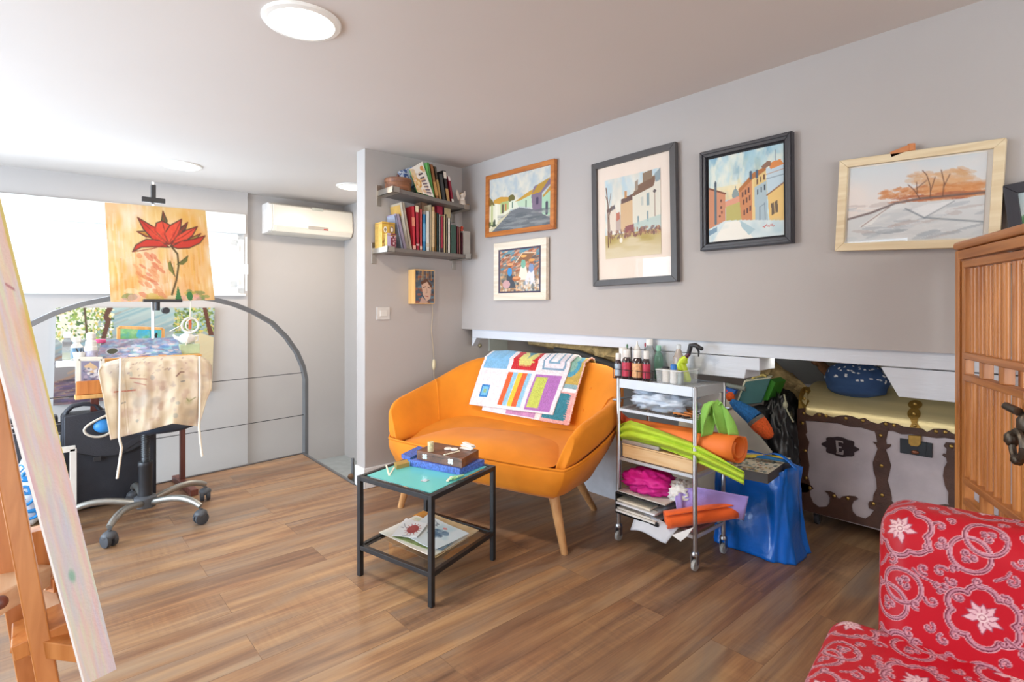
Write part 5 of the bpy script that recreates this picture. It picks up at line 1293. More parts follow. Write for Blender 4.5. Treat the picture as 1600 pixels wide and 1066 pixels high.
# 5 tree landscape, cream frame
A5 = Art(170, 100, '#dcdcda')
A5.grad(0, 0, 1, .6, '#cfd8dc', '#e4dcd6'); A5.wash('#e6dcd4', 3, 2, .4, .7, .7)
A5.poly([(0, .70), (.2, .62), (.38, .52), (.55, .48), (1, .46), (1, 1), (0, 1)], '#d3d6d6')
A5.dabs(70, (.50, .17, .92, .34), ['#d9a878', '#c98a50', '#e0bc94', '#cfa070'], .10, .028, .35, ang=.15); A5.dabs(60, (.28, .34, .62, .44), ['#c98048', '#b86a34', '#d9a070'], .06, .020, .45, ang=-.15); A5.dabs(60, (.62, .36, .98, .50), ['#d09058', '#c87a3c', '#e0b080'], .09, .03, .4); A5.dabs(50, (.36, .44, .98, .52), ['#b8683c', '#a0583a', '#c98a60'], .06, .014, .5)
A5.dabs(60, (0, .52, 1, .98), ['#a4aeb6', '#c4cbce', '#b8aca8', '#98a2aa', '#e2e5e5', '#dfe0df'], .16, .022, .45, ang=-.12); A5.line([(0, .69), (.2, .62), (.38, .52), (.56, .485), (1, .475)], .028, '#6a5a58', .8)
A5.poly([(.10, .80), (.30, .58), (.33, .57), (.2, .78)], '#eeeeea', .7); A5.poly([(.50, .62), (.62, .56), (.8, .55), (.60, .72)], '#eceeee', .65); A5.line([(.12, .80), (.34, .56)], .01, '#8a7068'); A5.line([(.46, .60), (.6, .73), (1, .82)], .02, '#7a848c', .7); A5.line([(.6, .73), (.8, .55)], .012, '#7a848c', .7)
for pts in ([(.56, .49), (.52, .38), (.47, .30)], [(.54, .42), (.53, .28)], [(.635, .48), (.63, .34), (.60, .2), (.57, .14)], [(.635, .40), (.66, .24)], [(.72, .48), (.725, .32), (.70, .16)], [(.725, .36), (.76, .22)], [(.53, .36), (.6, .27)]): A5.line(pts, .010, '#6a4634')
m_ef = wood('cream_wood_frame', '#d8c39c', '#e6d6b4', 1, .45)
tr_ = picture('wide brown tree landscape behind glass in a pale wood frame, right on the grey wall', [(1307.8, 252.9), (1567.5, 214), (1566, 387), (1307.8, 391)], A5, .030, m_ef, mount=(.006, .006, .016, .006), mcol='#e8e4dc', glaze=True)
ck = PX(1418, 233, XF + .01)
obj('hanging_tab', MB().bar(ck + Vector((0, .05, -.012)), ck + Vector((0, -.02, .006)), .02, .02).tube([ck + Vector((0, -.012, -.01)), ck + Vector((0, -.012, .016))], .012, 10), mat('orange_tab', '#c8804c', .5), tr_[0])
# 6 cut by the right edge
A6 = Art(70, 70, '#cfdcd8'); A6.grad(0, 0, 1, .5, '#bcd0d4', '#d8e0d8'); A6.dabs(40, (0, .3, 1, .6), ['#4a7a5a', '#3a6048', '#6a9a6a'], .06, .05, .8); A6.grad(0, .6, 1, 1, '#d8a890', '#c89880', .8); A6.dabs(20, (0, .55, 1, .7), ['#8a5a48', '#3a5a48'], .08, .03, .7); A6.dabs(14, (0, .8, 1, 1), ['#e8e0d8', '#b87a68'], .1, .05, .6)
picture('black framed picture at the right edge, half behind the lattice cabinet', [(1576, 295), (1690, 258), (1690, 420), (1576, 420)], A6, .034, m_bf)

# ================================================================== ORANGE SOFA
SO = Vector((1.7975, 2.349, 0)); sw_ = Vector((.255, -.967, 0)).normalized(); sd_ = Vector((.967, .255, 0)).normalized()
def S(x, y, z): return SO + sw_ * x + sd_ * y + Vector((0, 0, z))
sofa = thing('sofa', 'orange two seat sofa with rounded arms and splayed wooden legs', 'sofa', tuple(S(0, .3, 0)), math.atan2(sw_.y, sw_.x))
def orange():
    m = mat('orange_velvet', '#e0850a', .8, var=.06, nscale=9, bump=.12, bscale=500, sheen=.08)
    return m
m_or = orange()
K = {  # centre back -> right front; each: bottom, piping, top outer, top inner, inner base
 'b': [(0, .56, .285), (.33, .56, .285), (.47, .49, .285), (.525, .33, .285), (.535, .18, .29), (.545, .02, .295), (.54, -.055, .305)],
 'p': [(0, .70, .56), (.38, .70, .56), (.585, .61, .575), (.665, .40, .565), (.672, .20, .515), (.635, .02, .455), (.585, -.065, .425)],
 'o': [(0, .745, .835), (.38, .74, .84), (.57, .67, .805), (.675, .43, .695), (.675, .20, .645), (.655, .03, .615), (.630, -.03, .570)],
 't': [(0, .715, .865), (.37, .71, .870), (.545, .64, .832), (.655, .41, .722), (.65, .19, .672), (.625, .04, .640), (.600, -.04, .585)],
 'i': [(0, .655, .84), (.34, .65, .845), (.50, .58, .805), (.61, .385, .700), (.612, .18, .650), (.60, .04, .610), (.588, -.045, .555)],
 'n': [(0, .44, .40), (.33, .44, .40), (.445, .385, .40), (.49, .28, .40), (.495, .14, .40), (.50, .0, .40), (.525, -.065, .40)]}
def mirror(l): return [(-x, y, z) for x, y, z in reversed(l[1:])] + l
def cr(pts, n):
    out = []
    for i in range(len(pts) - 1):
        p0, p1, p2, p3 = [Vector(pts[max(0, min(len(pts) - 1, j))]) for j in (i - 1, i, i + 1, i + 2)]
        for k in range(n):
            t = k / n
            out.append(.5 * ((2 * p1) + (p2 - p0) * t + (2 * p0 - 5 * p1 + 4 * p2 - p3) * t * t + (3 * p1 - p0 - 3 * p2 + p3) * t ** 3))
    return out + [Vector(pts[-1])]
C_ = {k: cr(mirror(v), 6) for k, v in K.items()}
n_ = len(C_['b'])
rings = []
for i in range(n_):
    b, p, o, t, ii, nn = [C_[k][i] for k in 'bpotin']
    sec = [p, (p + o) / 2 + (o - ii) * .05, o, t, ii, (ii * .55 + nn * .45) + (o - ii) * -.10, nn, nn * .6 + p * .4 + Vector((0, .03, -.015))]
    rings.append([S(*v) for v in sec])
back = MB().loops(rings)
obj('backrest', back, m_or, sofa, sub=2)
# base tub
def tubring(key, fy, fz, inset=0.0):
    L = [Vector(v) for v in C_[key]]
    a, b = L[-1], L[0]
    fr_ = [Vector((a.x + (b.x - a.x) * t, a.y + (fy - a.y) * (1 - (2 * t - 1) ** 4), a.z + (fz - a.z) * (1 - (2 * t - 1) ** 4))) for t in [k / 16 for k in range(1, 16)]]
    return L + fr_
rb, rp_ = tubring('b', -.075, .300), tubring('p', -.095, .425)
cm = Vector((0, .25, 0))
def mixr(a, b, t, bulge=0.0):
    out = []
    for p, q in zip(a, b):
        v = p * (1 - t) + q * t; d = Vector((v.x, v.y - .25, 0)); d.normalize(); out.append(v + d * bulge)
    return out
low = [Vector((p.x * .94, .25 + (p.y - .25) * .92, .268)) for p in rb]
rings = [low, [Vector((p.x, p.y, p.z - .012)) for p in rb], mixr(rb, rp_, .12, .008), mixr(rb, rp_, .25, .013), mixr(rb, rp_, .45, .017), mixr(rb, rp_, .65, .015), mixr(rb, rp_, .85, .008), rp_, [Vector((p.x * .93, .25 + (p.y - .25) * .93, p.z - .05)) for p in rp_]]
obj('base', MB().loops([[S(*p) for p in r] for r in rings]), m_or, sofa, smooth=True, auto=180)
obj('piping', MB().tube([S(*p) for p in rp_ + [rp_[0]]], .0055, 8), m_or, sofa, smooth=True)
for ix in (18, n_ - 1 - 18):
    t, ii, nn = [C_[k][ix] for k in 'tin']; o = C_['o'][ix]
    sp_ = [t * .6 + ii * .4 + Vector((0, 0, .006)), ii, ii * .75 + nn * .25 - (o - ii) * .06, ii * .5 + nn * .5 - (o - ii) * .10, ii * .25 + nn * .75 - (o - ii) * .06]
    obj('seam', MB().tube([S(*p) for p in sp_], .0045, 6), m_or, sofa, smooth=True)
# seat cushion
def seatf(u, v):
    x = (2 * u - 1); y = v
    hw = .498 - .040 * y ** 3 - .05 * max(0, 1 - y / .12)
    yy = -.080 + y * .542
    dome = .055 * (1 - abs(x) ** 3.2) * (1 - abs(2 * y - 1.0) ** 3.5) + .008 * mnoise.noise(Vector((x * 2, y * 2, 3)))
    fr_ = .02 * (1 - abs(x) ** 2) * (1 - y)
    return S(x * hw, yy, .416 + dome)
sc = MB().surf(seatf, 40, 24)
obj('seat_cushion', sc, m_or, sofa, smooth=True, auto=180)
m_leg = wood('oak_legs', '#b98350', '#d6a672', 2, .4)
for (tx, ty, bx_, by_) in ((-.47, .03, -.555, 0.0), (.47, .03, .555, 0.0), (.36, .42, .425, .61), (-.36, .42, -.425, .61)):
    obj('leg', MB().tube([S(tx, ty, .30), S(bx_, by_, .003), S(bx_, by_, 0)], [.029, .018, .016], 16), m_leg, sofa, smooth=True)
for (x, z) in ((.42, .72), (.40, .60), (-.02, .6), (.2, .6), (-.36, .73), (-.2, .6)):
    f = (z - .40) / (.845 - .40); yb2 = .44 + (.652 - .44) * f - .018
    obj('button', MB().ell(S(x, yb2, z), (.010, .010, .010), 10, 8), m_or, sofa, smooth=True)

# crochet blanket folded over the back
def backy(z, x=0):
    f = max(0, min(1, (z - .40) / (.845 - .40)))
    return .44 + (.66 - .44) * f - .030 - .012 * math.sin(f * math.pi)
def drape(x, s, lift):
    """s: metres from the crest (negative falls behind)"""
    if s < 0: return S(x, .745 + lift, .868 + s)
    if s < .06:
        t = s / .06
        return S(x, .735 - .075 * t + .0 * lift, .872 + lift - .012 * (2 * t - 1) ** 2)
    z = .865 - (s - .06) * .93
    return S(x, backy(z) - lift, z + .004)
def bcol(art, fn): return art
BW, BH = 170, 130
BA = Art(BW, BH, '#ece4e8')
def rect(x0, y0, x1, y1, c, a=1): BA.poly([(x0, y0), (x1, y0), (x1, y1), (x0, y1)], c, a)
rect(.03, .0, .31, .40, '#7fb6dc')
rect(.36, .0, .645, .39, '#c8202a'); BA.poly([(.44 + .0, .0), (.60, .0), (.575, .30), (.43, .30)], '#d8d27a')
for k in range(8): BA.poly([(.432 + .018 * k, .30), (.450 + .018 * k, .30), (.441 + .018 * k, .345)], '#d8d27a')
for k in range(5): BA.ell(.434, .06 + .05 * k, .014, .014, '#d8d27a'); BA.ell(.592, .06 + .05 * k, .014, .014, '#d8d27a')
BA.ell(.515, .13, .048, .085, '#2f7f96')
for (m_, c) in ((.0, '#7f9fb8'), (.018, '#e8dfe6'), (.062, '#7fa8c0'), (.082, '#e8e4e8'), (.115, '#5f88a4'), (.13, '#c8dce0')): BA.poly([(.70 + m_, .02), (.965 - m_, .02), (.955 - m_, .36 - m_ * 1.6), (.71 + m_, .36 - m_ * 1.6)], c)
for k in range(3): pass
rect(.09, .66, .19, .86, '#2f7fc0'); rect(.105, .69, .175, .83, '#6fb8e0'); rect(.125, .73, .158, .79, '#8fb890')
cols = ['#e8602c', '#8fc4e0', '#f0c83c', '#e8602c', '#8fc4e0']
ws = [.062, .058, .052, .058, .055]; x = .345
for c, w_ in zip(cols, ws): rect(x, .435, x + w_, .95, c); x += w_
x = .345
for c, w_ in zip(cols, ws):
    x += w_
    for k in range(26): BA.ell(x - .004, .445 + .0195 * k, .006, .006, '#ece4e8' if c == '#8fc4e0' else c)
rect(.67, .435, .955, .97, '#b070b8'); rect(.69, .475, .815, .93, '#c4cc5c')
for k in range(30): BA.ell(.69 + (.125) * (k % 2), .48 + .015 * k, .006, .008, '#b070b8')
kn = BA.noise(60, 50, 1); BA.a *= (1 - .10 * (kn[..., None] - .5))
m_kn = paintmat('crochet_wool', .9, .9, 120, sheen=.3, kind='vor', dist=.006)
bl = thing('crochet_blanket', 'folded crochet blanket of bright patchwork squares over the sofa back', 'blanket', tuple(S(.0, .66, .5)))
def top_layer(u, v):
    s = -.028 + v * .413
    x = -.36 + u * .635 - .035 * v + .0
    x += .012 * math.sin(v * 5) * (u - .5)
    return drape(x, s, .030 + .006 * mnoise.noise(Vector((u * 5, v * 4, 2))) + .004 * math.sin(u * 9 + v * 3))
obj('upper_fold', art_mesh(BA, top_layer), m_kn, bl, solid=.012, smooth=True, auto=180)
BB = Art(150, 110, '#e4c8cc')
def rectb(x0, y0, x1, y1, c, a=1): BB.poly([(x0, y0), (x1, y0), (x1, y1), (x0, y1)], c, a)
rectb(0, 0, .62, 1, '#e8e4e8'); rectb(.30, .55, .63, .985, '#c48ab4'); rectb(.0, .5, .3, 1, '#e8e2e6')
rectb(.70, .0, 1, .55, '#c8a850'); rectb(.70, .0, 1, .05, '#7fb0a8'); BB.ell(.865, .24, .10, .17, '#4f9fb8'); BB.ell(.865, .24, .06, .11, '#8ab8a8'); rectb(.70, .5, 1, .56, '#8fb0b8'); rectb(.70, .555, 1, .60, '#efe8ea')
rectb(.67, .60, 1, 1, '#e8a8a4'); BB.poly([(.70, .62), (.93, .62), (.93, .93), (.70, .93)], '#2f7f90')
for k in range(12): BB.ell(.935, .64 + .026 * k, .018, .012, '#2f7f90'); BB.ell(.71 + .02 * k, .935, .010, .022, '#2f7f90')
rectb(.63, .6, .69, 1, '#f0dcd8')
kn = BB.noise(50, 40, 1); BB.a *= (1 - .12 * (kn[..., None] - .5))
def low_layer(u, v):
    s = -.035 + v * .47
    x = -.27 + u * .635 - .022 * v
    return drape(x, s - .02 * (1 - u) * v, .014 + .004 * math.sin(u * 11 + v * 5) + .006 * u)
obj('lower_fold', art_mesh(BB, low_layer), m_kn, bl, solid=.012, smooth=True, auto=180)
fr2 = MB(); bp_ = []
for k in range(22):
    p = low_layer(1.0, .08 + .9 * k / 21); bp_.append(p); fr2.ell(p - sd_ * .004 + sw_ * .004, .0065, 8, 6)
fr2.tube([p - sd_ * .004 + sw_ * .004 for p in bp_], .004, 6)
obj('bobble_edge', fr2, mat('pink_wool', '#eec4bc', .9), bl, smooth=True)

# ================================================================== BLACK FRAME SIDE TABLE
F0, L0, R0 = PZ(674, 948), PZ(563, 899), PZ(770, 875)
B0 = L0 + R0 - F0
cx = (L0 + R0) / 2
tab = thing('side_table', 'square black metal side table with glass top and shelf in front of the sofa', 'table', (cx.x, cx.y, 0))
TH = PZ(674, 948).z + (CAM_H - (774 - HOR) / FPX * (SA * F0.x + CA * F0.y))
for p in (F0, L0, B0, R0):
    obj('leg', MB().bar(p, p + Vector((0, 0, TH)), .021, .021, tuple((L0 - F0).normalized())), m_black, tab, bevel=.0015)
def rect_rails(z, nm):
    m = MB()
    Q = [F0, L0, B0, R0]
    for i in range(4):
        d = (Q[(i + 1) % 4] - Q[i]).normalized() * .0105
        m.bar(Q[i] + Vector((0, 0, z)) + d, Q[(i + 1) % 4] + Vector((0, 0, z)) - d, .020, .020)
    return obj(nm, m, m_black, tab, bevel=.0015)
rect_rails(TH - .0105, 'top_rail'); SH = .128; rect_rails(SH, 'shelf_rail')
def TQ(u, v, z): return F0 + (L0 - F0) * u + (R0 - F0) * v + Vector((0, 0, z))     # u towards left corner, v towards right corner
m_tg = glass('table_glass', (.93, .97, .96), 1.0)
def slabq(u0, u1, v0, v1, z0, z1, mb=None):
    mb = mb or MB()
    vs = [TQ(u, v, z) for z in (z0, z1) for (u, v) in ((u0, v0), (u1, v0), (u1, v1), (u0, v1))]
    return mb.add(vs, [(0, 3, 2, 1), (4, 5, 6, 7), (0, 1, 5, 4), (1, 2, 6, 5), (2, 3, 7, 6), (3, 0, 4, 7)])
obj('glass_top', slabq(.025, .975, .025, .975, TH - .010, TH - .004), m_tg, tab)
obj('glass_shelf', slabq(.025, .975, .025, .975, SH + .001, SH + .006), m_tg, tab)
ZT2 = TH - .004
mt = slabq(.05, .95, .05, .95, ZT2 + .0005, ZT2 + .0035)
tag(obj('turquoise_mat', mt, mat('turquoise_mat', '#62c4c4', .35, var=.05, nscale=6, coat=.3)), 'turquoise mat covering the glass table top', 'mat')
def tz_(px, py, z): return PZ(px, py, z)
# blue patterned box under the brown box
zA = ZT2 + .0035
def boxq(name, label, cat, fl, fr3, depth_px, h, z, material, back=None, bevel=.002, parent=None):
    """front left / front right lower corners in pixels at height z, back right corner in pixels"""
    a, b, c = PZ(*fl, z), PZ(*fr3, z), PZ(*depth_px, z)
    d = a + (c - b)
    m = MB(); vs = [p + Vector((0, 0, k)) for k in (0, h) for p in (a, b, c, d)]
    m.add(vs, [(0, 3, 2, 1), (4, 5, 6, 7), (0, 1, 5, 4), (1, 2, 6, 5), (2, 3, 7, 6), (3, 0, 4, 7)])
    t = thing(name, label, cat, tuple((a + c) / 2))
    o = obj('box_body', m, material, t, bevel=bevel)
    return t, a, b, c, d
bp2 = Art(160, 20, '#4a6ab8'); 
m_bp = mat('blue_floral_print', '#4a68b8', .5, var=.6, nscale=130)
t, a, b, c, d = boxq('patterned_box', 'flat blue patterned box under the brown wooden box on the table', 'box', (640.5, 728.5), (718.5, 743), (757, 728), .030, zA, m_bp)
zB = zA + .030 + .001
obj('lid_panel', MB().add([p + Vector((0, 0, .0301)) for p in (a * .97 + c * .03, b * .97 + d * .03, c * .97 + a * .03, d * .97 + b * .03)], [(0, 1, 2, 3)]), mat('plain_blue_paper', '#5a6fc4', .5), t)
a_ = PZ(625, 716, zA); 
boxq('blue_booklet', 'blue booklet sticking out at the left behind the patterned box', 'booklet', (627, 716), (641, 722), (668, 708), .020, zA, m_bp)
m_wn = wood('walnut_box', '#4f3122', '#7a4f38', 0, .4, coat=.2)
t, a, b, c, d = boxq('wooden_box', 'flat brown wooden box with two silver butterfly hinges on the blue box', 'box', (651, 718), (722, 732), (748, 716.5), .042, zB, m_wn)
obj('lid_line', MB().bar(a + (a - d).normalized() * .0005 + Vector((0, 0, .028)), b + (b - c).normalized() * .0005 + Vector((0, 0, .028)), .001, .0012), m_dark, t)
m_sil = mat('silver_metal', '#d5d8da', .3, metal=.7, var=.05)
def butterfly(c0, ux, uy, nrm, s=.011):
    m = MB()
    for sx in (-1, 1):
        for sy in (-1, 1):
            cc = c0 + ux * sx * s * .62 + uy * sy * s * .5
            P_ = [cc + ux * math.cos(k * math.pi / 5) * s * .62 + uy * math.sin(k * math.pi / 5) * s * .52 for k in range(10)]
            m.loops([P_, [p + nrm * .002 for p in P_]])
    m.bar(c0 - uy * s * .7 + nrm * .001, c0 + uy * s * .7 + nrm * .001, s * .35, .003, tuple(nrm))
    return m
e = (b - a).normalized(); nf = Vector((e.y, -e.x, 0)); 
if nf.dot(a - d) < 0: nf = -nf
for f in (.19, .76): obj('hinge', butterfly(a + (b - a) * f + Vector((0, 0, .021)) + nf * .0002, e, Vector((0, 0, 1)), nf, .012), m_sil, t)
zC = zB + .042 + .0006
dc = PZ(673, 705.5, zC)
dcu = thing('dice_cup', 'small cream cylinder cup standing on the brown wooden box', 'cup', tuple(dc))
obj('cup_body', MB().lathe([(.0135, 0), (.0145, .002), (.0145, .044), (.0125, .046), (.0115, .044), (.011, .006)], dc, 22), mat('bone_print', '#d9c9a0', .5, var=.25, nscale=90), dcu, smooth=True)
for i, (px, py) in enumerate(((700, 702.5), (710, 703.5))):
    p = PZ(px, py, zC)
    tag(obj('white_counter', MB().lathe([(.016, 0), (.0185, .002), (.0185, .006), (.016, .008)], p, 22), m_wht, smooth=True), ('round white counter on the wooden box, nearer the cup', 'round white counter on the wooden box beside the white sticks')[i], 'game piece', group='white counters')
def stick(label, p0, p1, w, h, m, name='stick', zz=None, up=(0, 0, 1)):
    return tag(obj(name, MB().bar(p0, p1, w, h, up), m, bevel=.001), label, 'game stick', group=None)
m_iv = mat('ivory_sticks', '#ebe4cf', .45, var=.06)
stick('long thin ivory stick lying across the lid of the wooden box', PZ(694, 712, zC) + Vector((0, 0, .003)), PZ(718, 706, zC) + Vector((0, 0, .003)), .008, .005, m_iv)
for k, (pa, pb, dz) in enumerate((((720, 701), (738, 704), .004), ((722, 698.5), (741, 702.5), .010), ((725, 697), (739, 703), .017))):
    stick(('lowest white domino in the little heap on the wooden box', 'middle white domino in the little heap on the wooden box', 'topmost white domino in the little heap on the wooden box')[k], PZ(*pa, zC) + Vector((0, 0, dz)), PZ(*pb, zC) + Vector((0, 0, dz)), .022, .006, m_wht, name='domino')
boxq('brass_box', 'small flat golden brown box at the left of the turquoise mat', 'box', (619.5, 734), (640, 729), (636, 724), .020, zA, mat('golden_card', '#a98a48', .45, var=.08))
zz2 = zA + .003
stick('left ivory stick of the V on the turquoise mat', PZ(608, 743, zz2), PZ(603.5, 729, zz2) + Vector((0, 0, .004)), .007, .005, m_iv)
stick('right ivory stick of the V on the turquoise mat', PZ(608.5, 743, zz2), PZ(616, 732, zz2) + Vector((0, 0, .004)), .007, .005, m_iv)
m_lg = mat('pale_green_piece', '#a9d8a0', .45, var=.08)
for k in range(4):
    pa, pb = PZ(699 + 5 * k, 753 - 1.6 * k, zz2), PZ(706 + 6 * k, 746.5 - .9 * k, zz2)
    stick(('pale green stick nearest the front corner of the table', 'second pale green stick from the front corner of the table', 'third pale green stick from the front corner of the table', 'pale green stick farthest from the front corner of the table')[k], pa + Vector((0, 0, .003 + .004 * (k % 2))), pb + Vector((0, 0, .004)), .011, .006, m_lg if k else m_iv)
bc_ = PZ(664, 751.5, zA + .001); e2 = (R0 - F0).normalized(); e3 = Vector((-e2.y, e2.x, 0))
tag(obj('butterfly_clasp', butterfly(bc_, e2, e3, Vector((0, 0, 1)), .014), m_sil), 'silver butterfly clasp lying loose on the turquoise mat', 'clasp')
# papers on the shelf
def sheet(name, label, cat, quad, z, art, thick=.002, curl=.0, group=None):
    P = [PZ(x, y, z) for x, y in quad]
    f = quadfn(*P)
    def g(u, v): return f(u, v) + Vector((0, 0, thick + curl * ((2 * u - 1) ** 2 * .5 + (2 * v - 1) ** 2 * .5) + .001 * math.sin(u * 9 + v * 5)))
    t = thing(name, label, cat, tuple(sum(P, Vector()) / 4), group=group)
    obj('top_face', art_mesh(art, g), m_wc, t, solid=min(thick, .002))
    if thick > .004:
        m = MB(); m.add([p + Vector((0, 0, k)) for k in (.0003, thick - .002) for p in P], [(0, 3, 2, 1), (4, 5, 6, 7), (0, 1, 5, 4), (1, 2, 6, 5), (2, 3, 7, 6), (3, 0, 4, 7)]); obj('sheets', m, m_paper, t)
    return t
zS = SH + .0065
a1 = Art(50, 50, '#d9c39a'); noisy(a1, ['#e0cfae', '#c8a874'], 3); sheet('paper_stack', 'tan paper pad lowest in the pile on the table shelf', 'paper', [(661, 799), (748, 830), (681, 873), (610, 838)], zS, a1, .004)
a1 = Art(50, 50, '#efe9df'); noisy(a1, ['#e4d8c4', '#d8dcc8'], 3); a1.line([(.1, .1), (.3, .12)], .1, '#b8c8a0', .5); sheet('paper_sheet', 'large off white sheet spreading left in the pile on the table shelf', 'paper', [(650, 808), (735, 838), (676, 873), (592, 834)], zS + .005, a1, .002, .004)
a1 = Art(50, 40, '#8a9a5c'); noisy(a1, ['#6a7a48', '#b89878', '#a8b080'], 4); sheet('painted_card', 'green and brown painted card sticking out under the white drawings', 'card', [(640, 815), (712, 836), (676, 862), (613, 840)], zS + .009, a1, .002, .003)
a1 = Art(60, 50, '#8aa0b0'); noisy(a1, ['#5f7a90', '#b8c4cc'], 3); sheet('painted_card', 'dark blue grey card under the right side of the drawings', 'card', [(680, 812), (728, 834), (690, 862), (655, 845)], zS + .012, a1, .002, .003)
a2 = Art(80, 70, '#dfe7ea'); a2.wash('#b9d4dc', 3, 3, .45, .7, .7, (.4, 0, 1, .6)); a2.dabs(30, (.45, .3, .72, .6), ['#4a6a88', '#7f9ab0', '#2f4a68'], .06, .05, .6); a2.ell(.58, .2, .05, .04, '#d88a8a'); a2.dabs(20, (.2, .05, .4, .3), ['#8a94a0', '#6a7480'], .03, .02, .6); sheet('watercolour_sheet', 'white watercolour sheet with blue blots on top of the pile, right', 'paper', [(668, 806), (733, 835), (679, 861), (628, 836)], zS + .016, a2, .002, .003)
a2 = Art(80, 60, '#eeecec'); a2.ell(.6, .5, .22, .26, '#a8484a')
for k in range(14): a2.line([(.6, .5), (.6 + .3 * math.cos(k * .45), .5 + .36 * math.sin(k * .45))], .03, '#b0504e')
a2.line([(.12, .3), (.25, .45), (.4, .46)], .02, '#5a5a68'); a2.line([(.1, .5), (.22, .5)], .02, '#6a6a78'); a2.line([(.4, .95), (.7, .9)], .02, '#6a7a98')
sheet('drawing_sheet', 'small white drawing of a red bloom on top of the pile, left', 'paper', [(634, 811), (668, 820), (651, 841), (612, 838)], zS + .021, a2, .002, .002)
a2 = Art(30, 20, '#c88a3c'); sheet('envelope', 'orange brown paper corner showing at the back of the pile', 'paper', [(662, 799), (672, 803), (655, 812), (645, 806)], zS + .0055, a2, .002)
# ================================================================== STEEL TROLLEY AND WHAT IS ON IT
X0, X1, Y0, Y1 = 2.262, 2.525, 1.305, 1.735
ZTR = .836
tro = thing('trolley', 'tall steel trolley on castors, crowded with craft materials beside the sofa', 'trolley', ((X0 + X1) / 2, (Y0 + Y1) / 2, 0))
for (x, y) in ((X0, Y0), (X0, Y1), (X1, Y0), (X1, Y1)):
    obj('post', MB().tube([(x, y, .085), (x, y, ZTR - .004), (x, y, ZTR)], [.0105, .0105, .008], 14), m_chrome, tro, smooth=True)
    cz = MB().lathe([(.018, .070), (.019, .078), (.014, .088)], (x, y, 0), 14)
    fk = MB()
    for s_ in (-1, 1): fk.box((x, y + s_ * .013, .05), (.026, .003, .045))
    fk.box((x, y, .072), (.028, .029, .003))
    cs = obj('castor', fk, m_chrome, tro, bevel=.001)
    obj('castor_collar', cz, m_chrome, cs, smooth=True)
    M = Matrix.Rotation(R(90), 3, 'X'); obj('wheel', MB().lathe([(.018, -.009), (.0245, -.007), (.025, 0), (.0245, .007), (.018, .009)], (x, y, .0255), 22, M=M), mat('grey_wheel', '#a9aaa6', .5), cs, smooth=True)
m_tray = mat('light_grey_metal', '#c2c6cb', .38, metal=.25, var=.03)
tb = MB()
tb.lo((X0 - .004, Y0, ZTR - .048), (X0 + .002, Y1, ZTR - .002)).lo((X1 - .002, Y0, ZTR - .048), (X1 + .004, Y1, ZTR - .002)).lo((X0, Y0 - .004, ZTR - .048), (X1, Y0 + .002, ZTR - .002)).lo((X0, Y1 - .002, ZTR - .048), (X1, Y1 + .004, ZTR - .002))
obj('top_rim', tb, m_tray, tro, bevel=.001)
ts = MB().lo((X0, Y0, ZTR - .016), (X1, Y1, ZTR - .012))
for k in range(7): ts.lo((X0 + .012 + k * .036, Y0 + .004, ZTR - .012), (X0 + .036 + k * .036, Y1 - .004, ZTR - .006))
obj('top_shelf', ts, m_tray, tro)
ZS2, ZS3, ZS4 = .676, .425, .150
def railset(z, nm):
    m = MB()
    for a, b in (((X0, Y0), (X0, Y1)), ((X1, Y0), (X1, Y1)), ((X0, Y0), (X1, Y0)), ((X0, Y1), (X1, Y1))): m.bar((a[0], a[1], z), (b[0], b[1], z), .008, .014)
    for k in range(1, 12): m.tube([(X0, Y0 + (Y1 - Y0) * k / 12, z), (X1, Y0 + (Y1 - Y0) * k / 12, z)], .002, 6)
    obj(nm, m, m_tray, tro)
for z in (ZS2, ZS3, ZS4): railset(z, 'wire_shelf')
for y in (Y0, Y1):
    s_ = -1 if y == Y0 else 1
    obj('side_handle', MB().tube([(X0 + .02, y, .715), (X0 + .02, y + s_ * .05, .715), (X1 - .02, y + s_ * .05, .715), (X1 - .02, y, .715)], .005, 8), m_chrome, tro, smooth=True)
ztp = ZTR - .0055
def onX(px, X):
    v = PX(px, 500, X); return Vector((X, v.y, ztp))
def hh(px, py, X): return PX(px, py, X).z - ztp
m_lb = mat('pale_blue_label', '#a9bccb', .5, var=.25, nscale=90)
m_pinkl = mat('crimson_label', '#b8324c', .5, var=.2, nscale=90); m_orl = mat('peach_label', '#dca878', .5, var=.2, nscale=90)
m_dkg = mat('dark_bottle_glass', '#3a2a2c', .15, var=.1, coat=.5)
XA, XB_, XM = 2.296, 2.385, 2.425
def dye(label, px, top, wpx, lab, X=XA):
    p = onX(px, X); h = hh(px, top, X); r = wpx / 2 / FPX * (SA * p.x + CA * p.y)
    return bottle('dye_bottle', label, 'bottle', p, [(r - .003, 0), (r, .004), (r, h * .60), (r * .9, h * .67), (r * .62, h * .73), (r * .6, h * .78)], m_dkg, [(r * .74, h * .74), (r * .78, h * .75), (r * .76, h - .002), (r * .66, h)], m_wht, [(r + .0006, h * .10), (r + .0008, h * .11), (r + .0008, h * .56), (r + .0006, h * .57)], lab)
dye('small dye bottle with pale blue label at the left end of the trolley top', 966, 552, 11, m_lb)
dye('dye bottle with crimson label and white cap, second from the left on the trolley top', 979.5, 546, 15, m_pinkl)
dye('dye bottle with peach label between the two crimson ones on the trolley top', 996, 547, 16, m_orl)
dye('slim dye bottle with crimson label right of the peach labelled one', 1010, 548.5, 11.5, m_pinkl)
